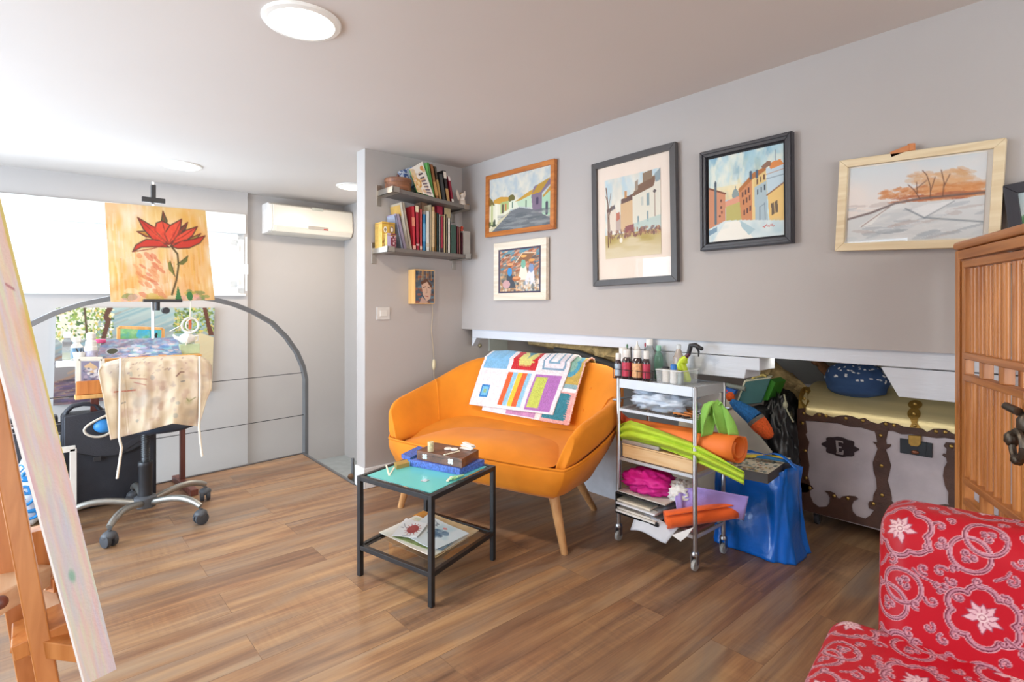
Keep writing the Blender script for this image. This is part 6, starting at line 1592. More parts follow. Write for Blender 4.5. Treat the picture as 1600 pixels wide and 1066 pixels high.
def pale(name, label, px, top, wpx, X, m, capf, mc, tip=False, neck=.45):
    p = onX(px, X); h = hh(px, top, X); r = wpx / 2 / FPX * (SA * p.x + CA * p.y)
    hb = h * (1 - capf)
    cap = [(r * neck * 1.25, hb - .004), (r * neck * 1.25, h - .003), (r * neck * 1.1, h)] if not tip else [(r * .7, hb - .004), (r * .6, hb + h * capf * .4), (r * .2, hb + h * capf * .7), (r * .1, h)]
    return bottle(name, label, 'bottle', p, [(r - .003, 0), (r, .004), (r, hb * .66), (r * .85, hb * .82), (r * neck, hb * .95), (r * neck, hb)], m, cap, mc)
pale('glue_bottle', 'white bottle with a broad white cap behind the crimson dye bottle', 975, 543, 17, XB_, m_wht, .25, m_wht, neck=.75)
pale('nozzle_bottle', 'white bottle with a pointed nozzle behind the peach labelled dye', 995.5, 533, 15, XB_, m_wht, .30, m_wht, True)
pale('spirit_bottle', 'tallest clear bottle with a white cap in the middle of the trolley top', 1015, 530, 19, XM, m_cl, .14, m_wht)
pale('green_bottle', 'clear green bottle behind the plastic bin', 1029, 540, 14, XM, mat('green_clear', '#9fd8c0', .15, trans=.7), .14, mat('green_cap', '#8fc8b0', .4))
# wire rack
ya, yb2 = onX(959, X0 + .012).y, onX(1022, X0 + .012).y
q = [Vector((X0 + .010, ya, ztp)), Vector((X0 + .010, yb2, ztp)), Vector((X0 + .075, yb2, ztp)), Vector((X0 + .075, ya, ztp))]
rk = MB()
for z in (.001, .048):
    for i in range(4): rk.tube([q[i] + Vector((0, 0, z)), q[(i + 1) % 4] + Vector((0, 0, z))], .0018, 6)
for f in (0, .2, .4, .6, .8, 1):
    for a, b in ((0, 1), (3, 2)): p = q[a] * (1 - f) + q[b] * f; rk.tube([p + Vector((0, 0, .001)), p + Vector((0, 0, .048))], .0016, 6)
tag(obj('wire_rack', rk, m_black, smooth=True), 'black wire rack holding the dye bottles on the trolley top', 'rack')
for k, (px, ex, ey) in enumerate(((984, 980, 541), (988, 986, 545), (1004, 1008, 539))):
    a = onX(px, 2.345); b = PX(ex, ey, 2.35)
    br = thing('paint_brush', ('paint brush with a green tip standing at the left among the bottles', 'paint brush with a dark handle beside the green tipped one', 'paint brush with a red tip standing behind the peach labelled dye')[k], 'brush', tuple(a))
    obj('handle', MB().tube([a, b], [.003, .0025], 8), m_dark, br); obj('bristles', MB().ell(b, (.005, .005, .012), 10, 6), mat(('tip_green', 'tip_dark', 'tip_red')[k], ('#4a7a58', '#3a3434', '#a83a4c')[k], .5), br, smooth=True)
# clear bin with bottles
c0 = onX(1027, X0 + .012); c1 = onX(1064, X0 + .012); c2_ = Vector((2.415, c1.y, ztp)); c3 = Vector((2.415, c0.y, ztp))
bn = thing('plastic_bin', 'clear frosted plastic bin of small bottles on the trolley top', 'bin', tuple((c0 + c2_) / 2))
m_fro = milky('frosted_plastic', '#eef2f4', .26)
bm_ = MB(); C4 = [c0, c1, c2_, c3]; cen = (c0 + c2_) / 2
TOPR = [p + (p - cen) * .08 + Vector((0, 0, .068)) for p in C4]
for i in range(4): j = (i + 1) % 4; bm_.add([C4[i], C4[j], TOPR[j], TOPR[i]], [(0, 1, 2, 3)])
bm_.add([p + Vector((0, 0, .001)) for p in C4], [(0, 1, 2, 3)])
obj('walls', bm_, m_fro, bn)
obj('rim', MB().tube(TOPR + [TOPR[0]], .0025, 6), mat('milky_rim', '#dfe3e4', .3), bn)
def inb(fu, fv): return c0 + (c1 - c0) * fu + (c3 - c0) * fv + Vector((0, 0, .003))
bottle('small_bottle', 'white bottle with a blue cap standing in the clear bin', 'bottle', inb(.55, .22), cyl(.017, 0, .066), m_wht, cyl(.015, .064, .093), mat('blue_cap', '#2f78c8', .35))
bottle('small_bottle', 'dark squat bottle in the right corner of the clear bin', 'bottle', inb(.84, .22), cyl(.014, 0, .056), mat('grey_green_print', '#7f8f8c', .5, var=.3, nscale=60), cyl(.013, .055, .066), m_dark)
bottle('small_bottle', 'cream bottle with a black cap in the left corner of the clear bin', 'bottle', inb(.2, .25), cyl(.017, 0, .068), mat('cream_bottle', '#e0d8cc', .4), cyl(.017, .066, .078), m_dark)
tb_ = inb(.42, .72); th_ = hh(1046, 538, tb_.x)
bottle('small_bottle', 'tall clear bottle standing at the back of the clear bin', 'bottle', tb_, cyl(.026, 0, th_ * .68) + [(.013, th_ * .83), (.010, th_ * .87)], mat('pinkish_clear', '#dccfc8', .2, trans=.5), cyl(.012, th_ * .86, th_), mat('clear_cap', '#cfd6d8', .3))
# spray bottle
sb_ = inb(.80, .72)
spr = thing('spray_bottle', 'yellow green spray bottle with black trigger leaning out of the clear bin', 'spray bottle', tuple(sb_))
tipc = PX(1068, 563, sb_.x); dirn = (PX(1082, 546, sb_.x) - tipc).normalized()
m_yg = mat('yellow_green_plastic', '#c5dc34', .3, var=.06)
pth = [sb_ + Vector((0, .0, .004)), sb_ + Vector((0, 0, .01)), tipc - dirn * .028, tipc, tipc + dirn * .014, tipc + dirn * .024]
obj('bottle_body', MB().tube(pth, [.012, .019, .028, .024, .014, .011], 18), m_yg, spr, smooth=True)
nk = tipc + dirn * .022
obj('collar', MB().tube([nk, nk + dirn * .026], .010, 14), mat('burgundy_collar', '#5a2f38', .4), spr, smooth=True)
hd = PX(1083, 540, sb_.x); hy = Vector((0, -1, 0))
obj('spray_head', MB().tube([nk + dirn * .02, hd - hy * .012, hd + hy * .012 + Vector((0, 0, .002)), hd + hy * .034 - Vector((0, 0, .008))], [.010, .012, .012, .009], 12).ell(hd + hy * .042 - Vector((0, 0, .012)), (.011, .011, .010)), m_dark, spr, smooth=True)
obj('trigger', MB().tube([hd + hy * .014, hd + hy * .030 - Vector((0, 0, .028)), hd + hy * .028 - Vector((0, 0, .052))], [.006, .005, .003], 8), m_dark, spr, smooth=True)

# second shelf: plastic bag, scissors, green cloth
def cloth_lump(name, label, cat, c, r, m, seed, amp=.35, fr=2.6, flat=None, parent=None, nu=44, nv=28, M=None):
    vs = MB()
    for j in range(nv + 1):
        th = math.pi * j / nv
        for i in range(nu):
            ph = 2 * math.pi * i / nu
            d = Vector((math.sin(th) * math.cos(ph), math.sin(th) * math.sin(ph), math.cos(th)))
            n1 = 1 - abs(mnoise.noise(d * fr + Vector((seed, 0, 0)))) * 2; n2 = 1 - abs(mnoise.noise(d * fr * 2.3 + Vector((0, seed, 0)))) * 2
            k = 1 + amp * (.6 * n1 + .4 * n2 - .5)
            v = Vector((d.x * r[0], d.y * r[1], d.z * r[2])) * k
            if M: v = M @ v
            v += Vector(c)
            if flat is not None and v.z < flat: v.z = flat
            vs.v.append(tuple(v))
    for j in range(nv):
        for i in range(nu):
            a = j * nu + i; b = j * nu + (i + 1) % nu; vs.f.append((a, a + nu, b + nu, b))
    o = obj(name, vs, m, parent, smooth=True, auto=180)
    if parent is None: tag(o, label, cat)
    return o
m_pbag = mat('blue_white_film', '#c3d0df', .28, var=.04, coat=.2)
pc = PX(1016, 623, 2.36)
cloth_lump('plastic_bag', 'crumpled pale blue plastic bag on the second shelf of the trolley', 'bag', (2.375, 1.535, ZS2 + .060), (.105, .165, .062), m_pbag, 5, .55, 2.2, flat=ZS2 + .009)
sc1 = thing('scissors', 'scissors with dark handles lying at the right of the second trolley shelf', 'scissors', (2.34, 1.36, ZS2 + .01))
zc_ = ZS2 + .013
for s_ in (-1, 1):
    obj('blade', MB().bar((2.31, 1.40 + .012 * s_, zc_ + .002 * s_), (2.40, 1.40 - .012 * s_, zc_ + .002 * s_), .012, .003), m_chrome, sc1)
    cpt = Vector((2.285, 1.385 + .022 * s_, zc_))
    obj('handle', MB().tube([cpt + Vector((.022 * math.cos(a), .016 * math.sin(a), .0)) for a in [2 * math.pi * i / 16 for i in range(17)]], .0045, 8), m_dark, sc1, smooth=True)
for k in range(3):
    tag(obj('wooden_tool', MB().tube([(2.29 + .02 * k, 1.34, ZS2 + .016 + .007 * k), (2.30 + .03 * k, 1.44, ZS2 + .018 + .007 * k)], .006, 8), m_beech, smooth=True), ('wooden tool nearest the front rail of the second trolley shelf', 'wooden tool in the middle of the three on the second trolley shelf', 'wooden tool furthest back on the second trolley shelf')[k], 'tool')
wp = MB().lo((X1 - .016, Y0 + .012, ZS2 + .008), (X1 - .012, Y1 - .012, ZTR - .052)); tag(obj('card_sheet', wp, m_paper), 'white card standing at the back of the second trolley shelf', 'card')
m_gc = mat('lime_cloth', '#8fca58', .85, var=.08, bump=.3, bscale=250, sheen=.2)
gp_ = [PX(1097, 680, 2.285), PX(1102, 655, 2.285), PX(1110, 633, 2.29), PX(1118, 627, 2.30), PX(1126, 637, 2.31), PX(1133, 658, 2.32), PX(1139, 680, 2.33)]
def gcl(u, v):
    t = v * (len(gp_) - 1); k = min(int(t), len(gp_) - 2); p = gp_[k].lerp(gp_[k + 1], t - k)
    wdt_ = .062 + .012 * math.sin(v * 9)
    return p + Vector((.010, -.016, 0)).normalized() * 0 + Vector((.45, -.80, -.10 if v > .5 else .05)) * wdt_ * (u - .5) + Vector((.016 * math.sin(u * 8 + v * 5), .010 * math.sin(u * 11), .006 * math.sin(u * 7 + v * 8)))
tag(obj('cleaning_cloth', MB().surf(gcl, 26, 30), m_gc, smooth=True, auto=180, solid=.004), 'lime green cloth hanging over the right side handle of the trolley', 'cloth')

# third shelf: drawer box, palette tin, crepe paper, orange roll
m_lw = wood('light_birch', '#d9ae78', '#e8c898', 1, .45)
bxo = thing('wooden_tray_box', 'low birch box on the third trolley shelf under the rolls', 'box', ((X0 + X1) / 2, (Y0 + Y1) / 2, ZS3 + .008))
obj('box_body', MB().lo((X0 + .012, Y0 + .014, ZS3 + .008), (X1 - .012, Y1 - .014, ZS3 + .068)), m_lw, bxo, bevel=.003)
obj('lid', MB().lo((X0 + .010, Y0 + .012, ZS3 + .069), (X1 - .010, Y1 - .012, ZS3 + .077)), m_lw, bxo, bevel=.002)
cr_ = PX(1085, 722, X0 + .03); cr2 = PX(1128, 732, X0 + .04)
tag(obj('copper_rod', MB().tube([PX(1050, 714, X0 + .045), cr_, cr2 - Vector((0, -.012, 0)), cr2], [.0055, .0055, .0055, .008], 10), mat('copper', '#b8804a', .3, metal=.6), smooth=True), 'thin copper coloured rod sticking out to the right under the lime paper', 'rod')
pt_ = MB().lo((X0 + .008, 1.50, ZS3 + .0785), (X0 + .13, Y1 - .014, ZS3 + .098)); tag(obj('palette_tin', pt_, mat('worn_grey_tin', '#a9a29c', .45, metal=.4, var=.2), bevel=.004), 'worn grey flat tin at the left of the third trolley shelf', 'tin')
m_of2 = mat('orange_foam', '#ef7b2c', .6, var=.03, bump=.05, bscale=200)
pA, pB = PX(976, 668, 2.385), PX(1155, 701, 2.33)
ax = (pB - pA).normalized(); ux_, uy_, _ = frame(pA, pB)
def spiral(p0, p1, r0, r1, turns, th, ph=0.0, m=None, n=90):
    mb = MB()
    def P(u, v):
        a = ph + u * turns * 2 * math.pi; r = r0 + (r1 - r0) * u
        return p0 * (1 - v) + p1 * v + ux_ * math.cos(a) * r + uy_ * math.sin(a) * r
    return mb.surf(P, n, 12)
orr = thing('foam_roll', 'thick roll of orange craft foam sticking out of the third trolley shelf', 'roll', tuple((pA + pB) / 2))
obj('foam_sheet', spiral(pA, pB, .036, .072, 1.75, .004, ph=2.2), m_of2, orr, smooth=True, auto=180, solid=.005)
dk_ = PX(968, 652, 2.32); tag(obj('red_brown_strip', MB().bar(PX(963, 644, 2.31), PX(985, 662, 2.30), .035, .006, (1, 0, 0)), mat('rust_card', '#b84a2c', .6), bevel=.001), 'rust red strip at the left end of the orange roll', 'strip')
m_cp = mat('lime_crepe', '#b5d42c', .65, var=.08, bump=.3, bscale=120, sheen=.1)
def crepe(u, v):
    # long folded strip lying in front of the orange roll
    px = 963 + 200 * u
    top = pl(u, [(0, 667), (.05, 661), (.11, 657), (.22, 664), (.6, 693), (1, 737)]); bot = 687 + 70 * u ** 1.5
    py = top + (bot - top) * v
    x = 2.292 - .012 * math.sin(v * math.pi) * 2 + .010 * math.sin(v * 14 + u * 5) + .012 * mnoise.noise(Vector((u * 7, v * 3, 0))) - .02 * u
    return PX(px, py, x)
tag(obj('crepe_paper', MB().surf(crepe, 60, 22), m_cp, smooth=True, auto=180, solid=.004), 'lime green crumpled crepe paper in front of the orange roll', 'paper')

# bottom shelf: file tray, papers, magenta tissue, felt rolls
zb4 = ZS4 + .008
tag(obj('file_tray', MB().lo((X0 - .045, 1.47, zb4 + .001), (X1 - .02, Y1 - .012, zb4 + .008)).lo((X0 - .045, Y1 - .020, zb4), (X1 - .02, Y1 - .012, zb4 + .10)).lo((X0 - .045, 1.47, zb4 + .10), (X1 - .02, Y1 - .012, zb4 + .106)).lo((X0 - .045, 1.47, zb4 + .0), (X0 - .040, Y1 - .012, zb4 + .022)), m_black, bevel=.002), 'black two level file tray on the bottom trolley shelf', 'tray')
for k in range(6):
    z = zb4 + .012 + k * .013
    y0_, y1_ = 1.485 + .012 * ((k * 7) % 4), 1.715
    dx = .012 * ((k * 5) % 4)
    m = MB().surf(lambda u, v: Vector((X0 - .05 + dx + .22 * u, y0_ + (y1_ - y0_) * v, z + .006 * math.sin(u * 4 + k) * (1 - u))), 8, 6)
    o = obj('paper_bundle', m, mat('bundle_%d' % k, ['#e6e4de', '#d8d2c8', '#e9e9ea', '#c8b8a8', '#dfe2e6', '#e4dcc8'][k], .7, var=.12, nscale=25), solid=.009)
    tag(o, ['lowest bundle of papers in the black file tray', 'second bundle of papers from the bottom in the file tray', 'third bundle of white papers from the bottom in the file tray', 'tan toned bundle fourth from the bottom in the file tray', 'fifth bundle of papers from the bottom in the file tray', 'topmost cream bundle inside the black file tray'][k], 'papers')
tag(obj('card_folder', MB().surf(lambda u, v: Vector((X0 - .035 + .24 * u, 1.44 + .27 * v, zb4 + .109 + .008 * (1 - v) * u)), 6, 6), mat('grey_card', '#cfcac2', .7, var=.05), solid=.006), 'grey white card folder on top of the black file tray', 'folder')
m_mag = mat('magenta_tissue', '#d4148c', .6, var=.1, bump=.15, bscale=90)
cloth_lump('tissue_paper', 'crumpled magenta tissue paper on the bottom shelf of the trolley', 'paper', (2.345, 1.60, zb4 + .160), (.105, .135, .058), m_mag, 11, .5, 2.4, flat=zb4 + .118)
cloth_lump('crumpled_paper', 'crumpled white paper beside the magenta tissue', 'paper', (2.36, 1.43, zb4 + .145), (.07, .07, .05), m_paper, 15, .5, 2.4, flat=zb4 + .112)
m_lil = mat('lilac_felt', '#a994dc', .85, var=.05, bump=.2, bscale=300, sheen=.3)
m_ofe = mat('orange_felt', '#f0641c', .85, var=.05, bump=.2, bscale=300, sheen=.3)
qA, qB = PX(1040, 814, 2.222), PX(1153, 797, 2.455)
ux_, uy_, _ = frame(qA, qB)
fr1 = thing('felt_roll', 'roll of orange felt wrapped in lilac felt across the bottom trolley shelf', 'roll', tuple((qA + qB) / 2))
obj('orange_sheet', spiral(qA, qA + (qB - qA) * .97, .012, .047, 2.3, .004, ph=.4), m_ofe, fr1, smooth=True, auto=180, solid=.005)
def lil(u, v):
    tx = pl(u, [(0, 1054), (.2, 1064), (1, 1170)]); ty = pl(u, [(0, 775), (.12, 766), (.4, 761), (1, 776)])
    bx_ = pl(u, [(0, 1058), (.2, 1068), (1, 1162)]); by = pl(u, [(0, 803), (.3, 803), (1, 812)])
    x = pl(u, [(0, 2.235), (.25, 2.285), (1, 2.43)])
    return PX(tx + (bx_ - tx) * v, ty + (by - ty) * v, x + .035 * v - .022 * math.sin(v * math.pi) * (1 if u < .2 else .3) + .008 * math.sin(u * 9 + v * 3) + .05 * (1 - v) * (1 - u) + (.0 if v < .75 else .0))
obj('lilac_sheet', MB().surf(lambda u, v: lil(u, v), 34, 16), m_lil, fr1, smooth=True, auto=180, solid=.004)
def droop(u, v):
    P = [PX(x, y, 2.17 + .02) for x, y in ((984, 806), (1050, 826), (1040, 846), (985, 828))]
    return quadfn(*P)(u, v) + Vector((.05 * (1 - v), 0, .01 * math.sin(u * 5)))
tag(obj('drooping_sheets', MB().surf(droop, 12, 6), mat('grey_sheets', '#c9ced6', .6, var=.06), smooth=True, auto=180, solid=.005), 'pale grey sheets drooping out under the bottom trolley shelf', 'papers')
def droop2(u, v):
    P = [PX(x, y, 2.20) for x, y in ((1050, 836), (1084, 824), (1074, 838), (1064, 846))]
    return quadfn(*P)(u, v)
tag(obj('paper_corner', MB().surf(droop2, 6, 4), m_paper, solid=.003), 'white paper corner hanging below the felt roll', 'paper')
tag(obj('sketch_pad', MB().lo((X0 + .02, Y0 + .012, zb4 + .001), (X1 - .01, Y0 + .09, zb4 + .014)), mat('dull_red_pad', '#8f5a58', .6, var=.15), bevel=.002), 'dull red pad lying at the right end of the bottom trolley shelf', 'pad')

# ================================================================== BLUE BAG AND THINGS IN THE RECESS
m_blue = mat('blue_woven_plastic', '#0a72de', .28, var=.07, bump=.35, bscale=22, coat=.3)
bagc = Vector((2.735, 1.235, 0))
def bagring(z, n=72):
    f = z / .43; out = []
    hx, hy = .130 - .015 * f, .190 - .018 * f
    for i in range(n):
        a = 2 * math.pi * i / n
        c, s_ = math.cos(a), math.sin(a); e = .42
        x = hx * math.copysign(abs(c) ** e, c); y = hy * math.copysign(abs(s_) ** e, s_)
        d = Vector((c, s_, 0))
        k = .016 * mnoise.noise(Vector((c * 2.2, s_ * 2.2, z * 5))) + .020 * (1 - abs(mnoise.noise(Vector((c * 2.6 + 3, s_ * 2.6, z * 3.2)))) * 3) * .5
        if z < .09: k += .045 * (1 - z / .09) * max(0, -s_) * max(0, (c * .6 + .4))
        v = Vector((x, y, 0)) + d * k
        out.append(bagc + v + Vector((.012 * f, 0, z + (.012 * math.sin(a * 3 + 1) if z > .4 else 0))))
    return out
bb = thing('blue_bag', 'big blue woven plastic bag standing between trolley and chest', 'bag', tuple(bagc))
obj('bag_body', MB().loops([bagring(z) for z in (.002, .012, .03, .06, .10, .14, .18, .22, .26, .30, .34, .37, .40, .425)], cap1=False), m_blue, bb, smooth=True, auto=180, solid=.003)
obj('strap', MB().surf(lambda u, v: PX(1190, 712, 2.66) * (1 - u) + PX(1244, 735, 2.66) * u + Vector((0, 0, .035 * math.sin(u * math.pi))) + Vector((.03 * v, 0, 0)), 14, 2), m_blue, bb, smooth=True, solid=.002)
tl_ = PX(1168, 746, 2.60); obj('bag_tag', MB().box(tl_, (.004, .035, .014)), mat('cream_tag', '#c9cfa8', .6), bb)
PZA = Art(70, 50, '#d8d2c0'); PZA.dabs(160, (.08, .1, .95, .95), ['#5a6a58', '#8a5a4a', '#3a4a58', '#c8b070', '#e8e0d0', '#6a8a8a', '#a87a50'], .03, .03, .8)
zq = .452
pq_ = [PZ(1128, 727, zq), PZ(1200, 741, zq), PZ(1236, 716, zq), PZ(1168, 708, zq)]
pzb = thing('picture_puzzle_box', 'flat box with a busy printed lid lying on top of the blue bag', 'box', tuple(sum(pq_, Vector()) / 4))
mm_ = MB(); mm_.add([p + Vector((0, 0, k)) for k in (-.045, -.001) for p in pq_], [(0, 3, 2, 1), (4, 5, 6, 7), (0, 1, 5, 4), (1, 2, 6, 5), (2, 3, 7, 6), (3, 0, 4, 7)])
obj('box_body', mm_, mat('grey_box_side', '#4d4a48', .6, var=.1), pzb, bevel=.002)
obj('printed_lid', art_mesh(PZA, quadfn(pq_[3], pq_[2], pq_[1], pq_[0])), m_wc, pzb)
for k, (c_, l_) in enumerate((('#e0c83c', 'yellow plastic strip lying on the printed puzzle box'), ('#2f80c0', 'blue plastic strip lying on the printed puzzle box'))):
    tag(obj('plastic_strip', MB().tube([PZ(1162 + 6 * k, 713 - 1 * k, zq + .012), PZ(1195 + 8 * k, 713 + 3 * k, zq + .022), PZ(1228 + 8 * k, 716 + 6 * k, zq + .012)], .008, 8), mat('strip_%d' % k, c_, .4), smooth=True), l_, 'strip')
# leaning grey board
XBd = 2.93
bdp = [PX(x, y, XBd) for x, y in ((1060, 600), (1121, 611), (1206, 706), (1200, 770), (1060, 770))]
bd_ = MB().prism([(p.y, p.z) for p in bdp], lambda u, v, t: Vector((t + .25 * (v - .5), u, v)), XBd, XBd + .025)
tag(obj('grey_board', bd_, mat('grey_board', '#c4bfb2', .75, var=.06), bevel=.003), 'pale grey board leaning behind the trolley', 'board')
tag(obj('leaning_board', MB().prism([(p.y, p.z) for p in [PX(x, y, 2.72) for x, y in ((905, 660), (968, 640), (968, 800), (905, 760))]], lambda u, v, t: Vector((t, u, v)), 2.72, 2.74), mat('white_panel', '#cfd3da', .6)), 'white panel standing in the recess between sofa and trolley', 'panel')
# knitted sock
m_kb = mat('blue_knit', '#2a6fb0', .95, var=.35, nscale=110, bump=.8, bscale=150)
m_ko = mat('orange_knit', '#e8622a', .95, var=.2, nscale=110, bump=.8, bscale=150)
m_kg = mat('grey_knit', '#7a7268', .95, var=.2, nscale=110, bump=.8, bscale=150)
sp = [PX(x, y, 2.84) for x, y in ((1143, 627), (1152, 634), (1162, 641), (1172, 648), (1180, 655))]
skn = thing('knitted_sock', 'blue and orange knitted sock lying over the grey board', 'sock', tuple(sp[2]))
obj('blue_leg', MB().tube(sp, [.016, .030, .036, .042, .045], 20), m_kb, skn, smooth=True)
sp2 = [PX(x, y, 2.83) for x, y in ((1180, 655), (1184, 660))]; obj('grey_band', MB().tube(sp2, [.047, .047], 20), m_kg, skn, smooth=True)
sp3 = [PX(x, y, 2.82) for x, y in ((1184, 660), (1190, 667), (1197, 675), (1202, 682), (1204, 685))]; obj('orange_foot', MB().tube(sp3, [.046, .044, .036, .026, .012], 20), m_ko, skn, smooth=True)
tag(obj('orange_ball', MB().ell(PX(1141, 620, 2.90), (.018, .024, .026), disp=.2), m_ko, smooth=True), 'small orange woollen ball beside the teal case', 'ball')
pk = [PX(x, y, 3.0) for x, y in ((1118, 602), (1150, 610), (1146, 617), (1122, 616))]
PKA = Art(40, 24, '#2a62b8'); PKA.ell(.45, .45, .16, .25, '#d84a5a'); PKA.dabs(8, (.1, .1, .9, .9), ['#e8e8f0', '#4a9ad8', '#d86a8a'], .06, .08, .8)
pkt = thing('printed_packet', 'blue printed packet showing behind the trolley corner', 'packet', tuple(pk[3]))
obj('front', art_mesh(PKA, quadfn(*pk)), m_wc, pkt); 
obj('back', MB().prism([(p.y, p.z) for p in pk], lambda u, v, t: Vector((t, u, v)), 3.002, 3.03), mat('packet_blue', '#2a5aa8', .4), pkt)
# teal case
XT = 3.05
m_teal = mat('teal_leatherette', '#3f6e70', .5, var=.06, bump=.1, bscale=200); m_ivt = mat('ivory_edge', '#d8d8c0', .5)
tq = [PX(x, y, XT) for x, y in ((1164, 596), (1205, 590), (1190, 630), (1150, 634))]
tc_ = thing('teal_case', 'teal box case with ivory edging standing tilted behind the sock', 'case', tuple(tq[3]))
def tcase(u, v, d): return quadfn(*tq)(u, v) + Vector((d, d * .35, 0))
obj('case_body', MB().add([tcase(u, v, d) for d in (0, .07) for (u, v) in ((0, 0), (1, 0), (1, 1), (0, 1))], [(0, 1, 2, 3), (4, 7, 6, 5), (0, 4, 5, 1), (1, 5, 6, 2), (2, 6, 7, 3), (3, 7, 4, 0)]), m_teal, tc_, bevel=.006)
obj('edge_trim', MB().tube([tcase(.0, 0, -.002), tcase(0, 1, -.002)], .005, 8).tube([tcase(0, 0, 0), tcase(1, 0, 0)], .004, 8).tube([tcase(0, 0, .07), tcase(1, 0, .07)], .004, 8), m_ivt, tc_, smooth=True)
obj('handle', MB().tube([tcase(.25, -.02, .03), tcase(.35, -.12, .03), tcase(.65, -.12, .03), tcase(.8, -.03, .03)], .008, 8), mat('yellow_ivory', '#c8b468', .5), tc_, smooth=True)
gq = [PX(x, y, XT + .02) for x, y in ((1203, 592), (1212, 598), (1200, 626), (1190, 626))]
tag(obj('green_book', MB().prism([(p.y, p.z) for p in gq], lambda u, v, t: Vector((t, u, v)), XT + .02, XT + .16), mat('grass_green', '#3c8a2c', .45), bevel=.003), 'bright green book leaning at the right of the teal case', 'book')
tag(obj('dark_crate', MB().lo((3.0, PX(1196, 640, 3.0).y, .0), (3.17, PX(1165, 640, 3.0).y, PX(1190, 641, 3.0).z)), mat('dark_crate', '#1f1f22', .7, var=.15), bevel=.004), 'dark crate under the teal case', 'crate')
# black rubbish bags
m_gb = mat('black_bin_bag', '#1b1c1e', .3, var=.2, bump=.12, bscale=16)
cB = PX(1222, 655, 3.10)
bgm = thing('bin_bag', 'black bin bag with a tied neck leaning against the old chest', 'bag', (cB.x, cB.y, 0))
cloth_lump('bag_body', None, None, (cB.x, cB.y + .02, .33), (.10, .10, .36), m_gb, 21, .30, 2.8, flat=.004, parent=bgm, nu=60, nv=44)
obj('string', MB().tube([PX(x, y, 2.97) for x, y in ((1225, 616), (1228, 630), (1226, 634), (1233, 648), (1240, 660))], .004, 6).ell(PX(1227, 633, 2.97), (.012, .012, .018), disp=.4), mat('string', '#a8a890', .7), bgm, smooth=True)
c2b = PX(1246, 604, 3.32)
cloth_lump('bin_bag', 'second black bag piled behind the tied bin bag', 'bag', (c2b.x - .03, c2b.y + .07, .52), (.11, .11, .20), m_gb, 27, .3, 2.6)
# rough foam and stone under the eaves, dark hose
def rock(name, label, cat, pts, r, c, seed, sq=.6):
    m = MB(); n = len(pts)
    rings = []
    for i, p in enumerate(pts):
        t = (pts[min(i + 1, n - 1)] - pts[max(i - 1, 0)]).normalized(); x, y, _ = frame((0, 0, 0), t)
        rr = r[i] if hasattr(r, '__len__') else r
        rings.append([p + (x * math.cos(a) + y * math.sin(a) * sq) * rr * (1 + .5 * mnoise.noise(Vector((i * .9 + seed, math.cos(a) * 1.6, math.sin(a) * 1.6)))) for a in [2 * math.pi * k / 16 for k in range(16)]])
    return tag(obj(name, m.loops(rings), c, smooth=True, auto=50), label, cat)
m_rock = mat('rough_stone', '#9c875e', .9, var=.45, nscale=22, bump=.9, bscale=34)
def interp(pts, n):
    out = []
    for i in range(n):
        t = i / (n - 1) * (len(pts) - 1); k = min(int(t), len(pts) - 2); out.append(pts[k].lerp(pts[k + 1], t - k))
    return out
rock('stone_ledge', 'rough ochre stone ledge under the white board above the sofa', 'stone', interp([PX(826, 535, 3.05), PX(870, 540, 3.0), PX(920, 546, 2.95), PX(985, 560, 2.9)], 22), [.012] + [.035] * 4 + [.05] * 8 + [.075] * 9, m_rock, 2)
tag(obj('black_hose', MB().tube(interp([PX(868, 548, 2.82), PX(905, 553, 2.82), PX(940, 566, 2.82), PX(985, 582, 2.82)], 14), .026, 12), mat('black_foam_pipe', '#232427', .7, bump=.2, bscale=120), smooth=True), 'black insulated pipe running under the stone ledge behind the sofa', 'pipe')
rock('stone_block', 'rough brown stone behind the black bags under the eaves', 'stone', interp([PX(1180, 572, 3.25), PX(1205, 580, 3.3), PX(1235, 600, 3.35), PX(1250, 620, 3.4)], 14), .09, m_rock, 8)
tag(obj('grey_hose', MB().tube(interp([PX(1095, 598, 3.05), PX(1130, 601, 3.05), PX(1165, 608, 3.05)], 10), .014, 10), mat('grey_hose', '#8a8f88', .6), smooth=True), 'grey hose running behind the trolley under the white beam', 'hose')
kn_ = PY(750, 540, YC - .01); tag(obj('wall_plug', MB().ell(kn_, (.016, .012, .016)), mat('brass_plug', '#9a8f70', .4, metal=.4), smooth=True), 'small round plug on the recess wall left of the hatch', 'plug')
tag(obj('cardboard_piece', MB().bar(PZ(798, 752, .02) , PZ(828, 757, .02), .10, .02), mat('pale_card', '#d8cdbd', .7), bevel=.002), 'pale flat box on the floor under the sofa', 'box')
# ================================================================== OLD TRUNK
XC = 3.20
def z7(x, y): return (1240 + x / 3.8077, 560 + y / 3.8077)
def CP(x, y, off=.006): return PX(*z7(x, y), XC - off)
yl = PX(1250, 700, XC).y; ycn = PX(1433, 700, XC).y; yr = 2 * ycn - yl - .02
zbt = PX(1255, 798, XC).z; zsm = PX(1255, 661, XC).z + .035; ztop_ = .765
dp = .52; rise = ztop_ - zsm
m_pew = mat('dull_pewter_sheet', '#b3a9ad', .42, metal=.2, var=.10, nscale=9, bump=.12, bscale=25)
m_brs = mat('brushed_brass_sheet', '#d8c898', .32, metal=.55, var=.10, nscale=6, bump=.05, bscale=30, stretch=(1, .2, 6))
m_str = mat('dark_brown_leather', '#4a3026', .55, var=.22, nscale=16, bump=.25, bscale=90)
m_bras = mat('brass_fitting', '#9a7838', .4, metal=.65, var=.25, nscale=40)
m_nail = mat('brass_nail', '#b09050', .35, metal=.8)
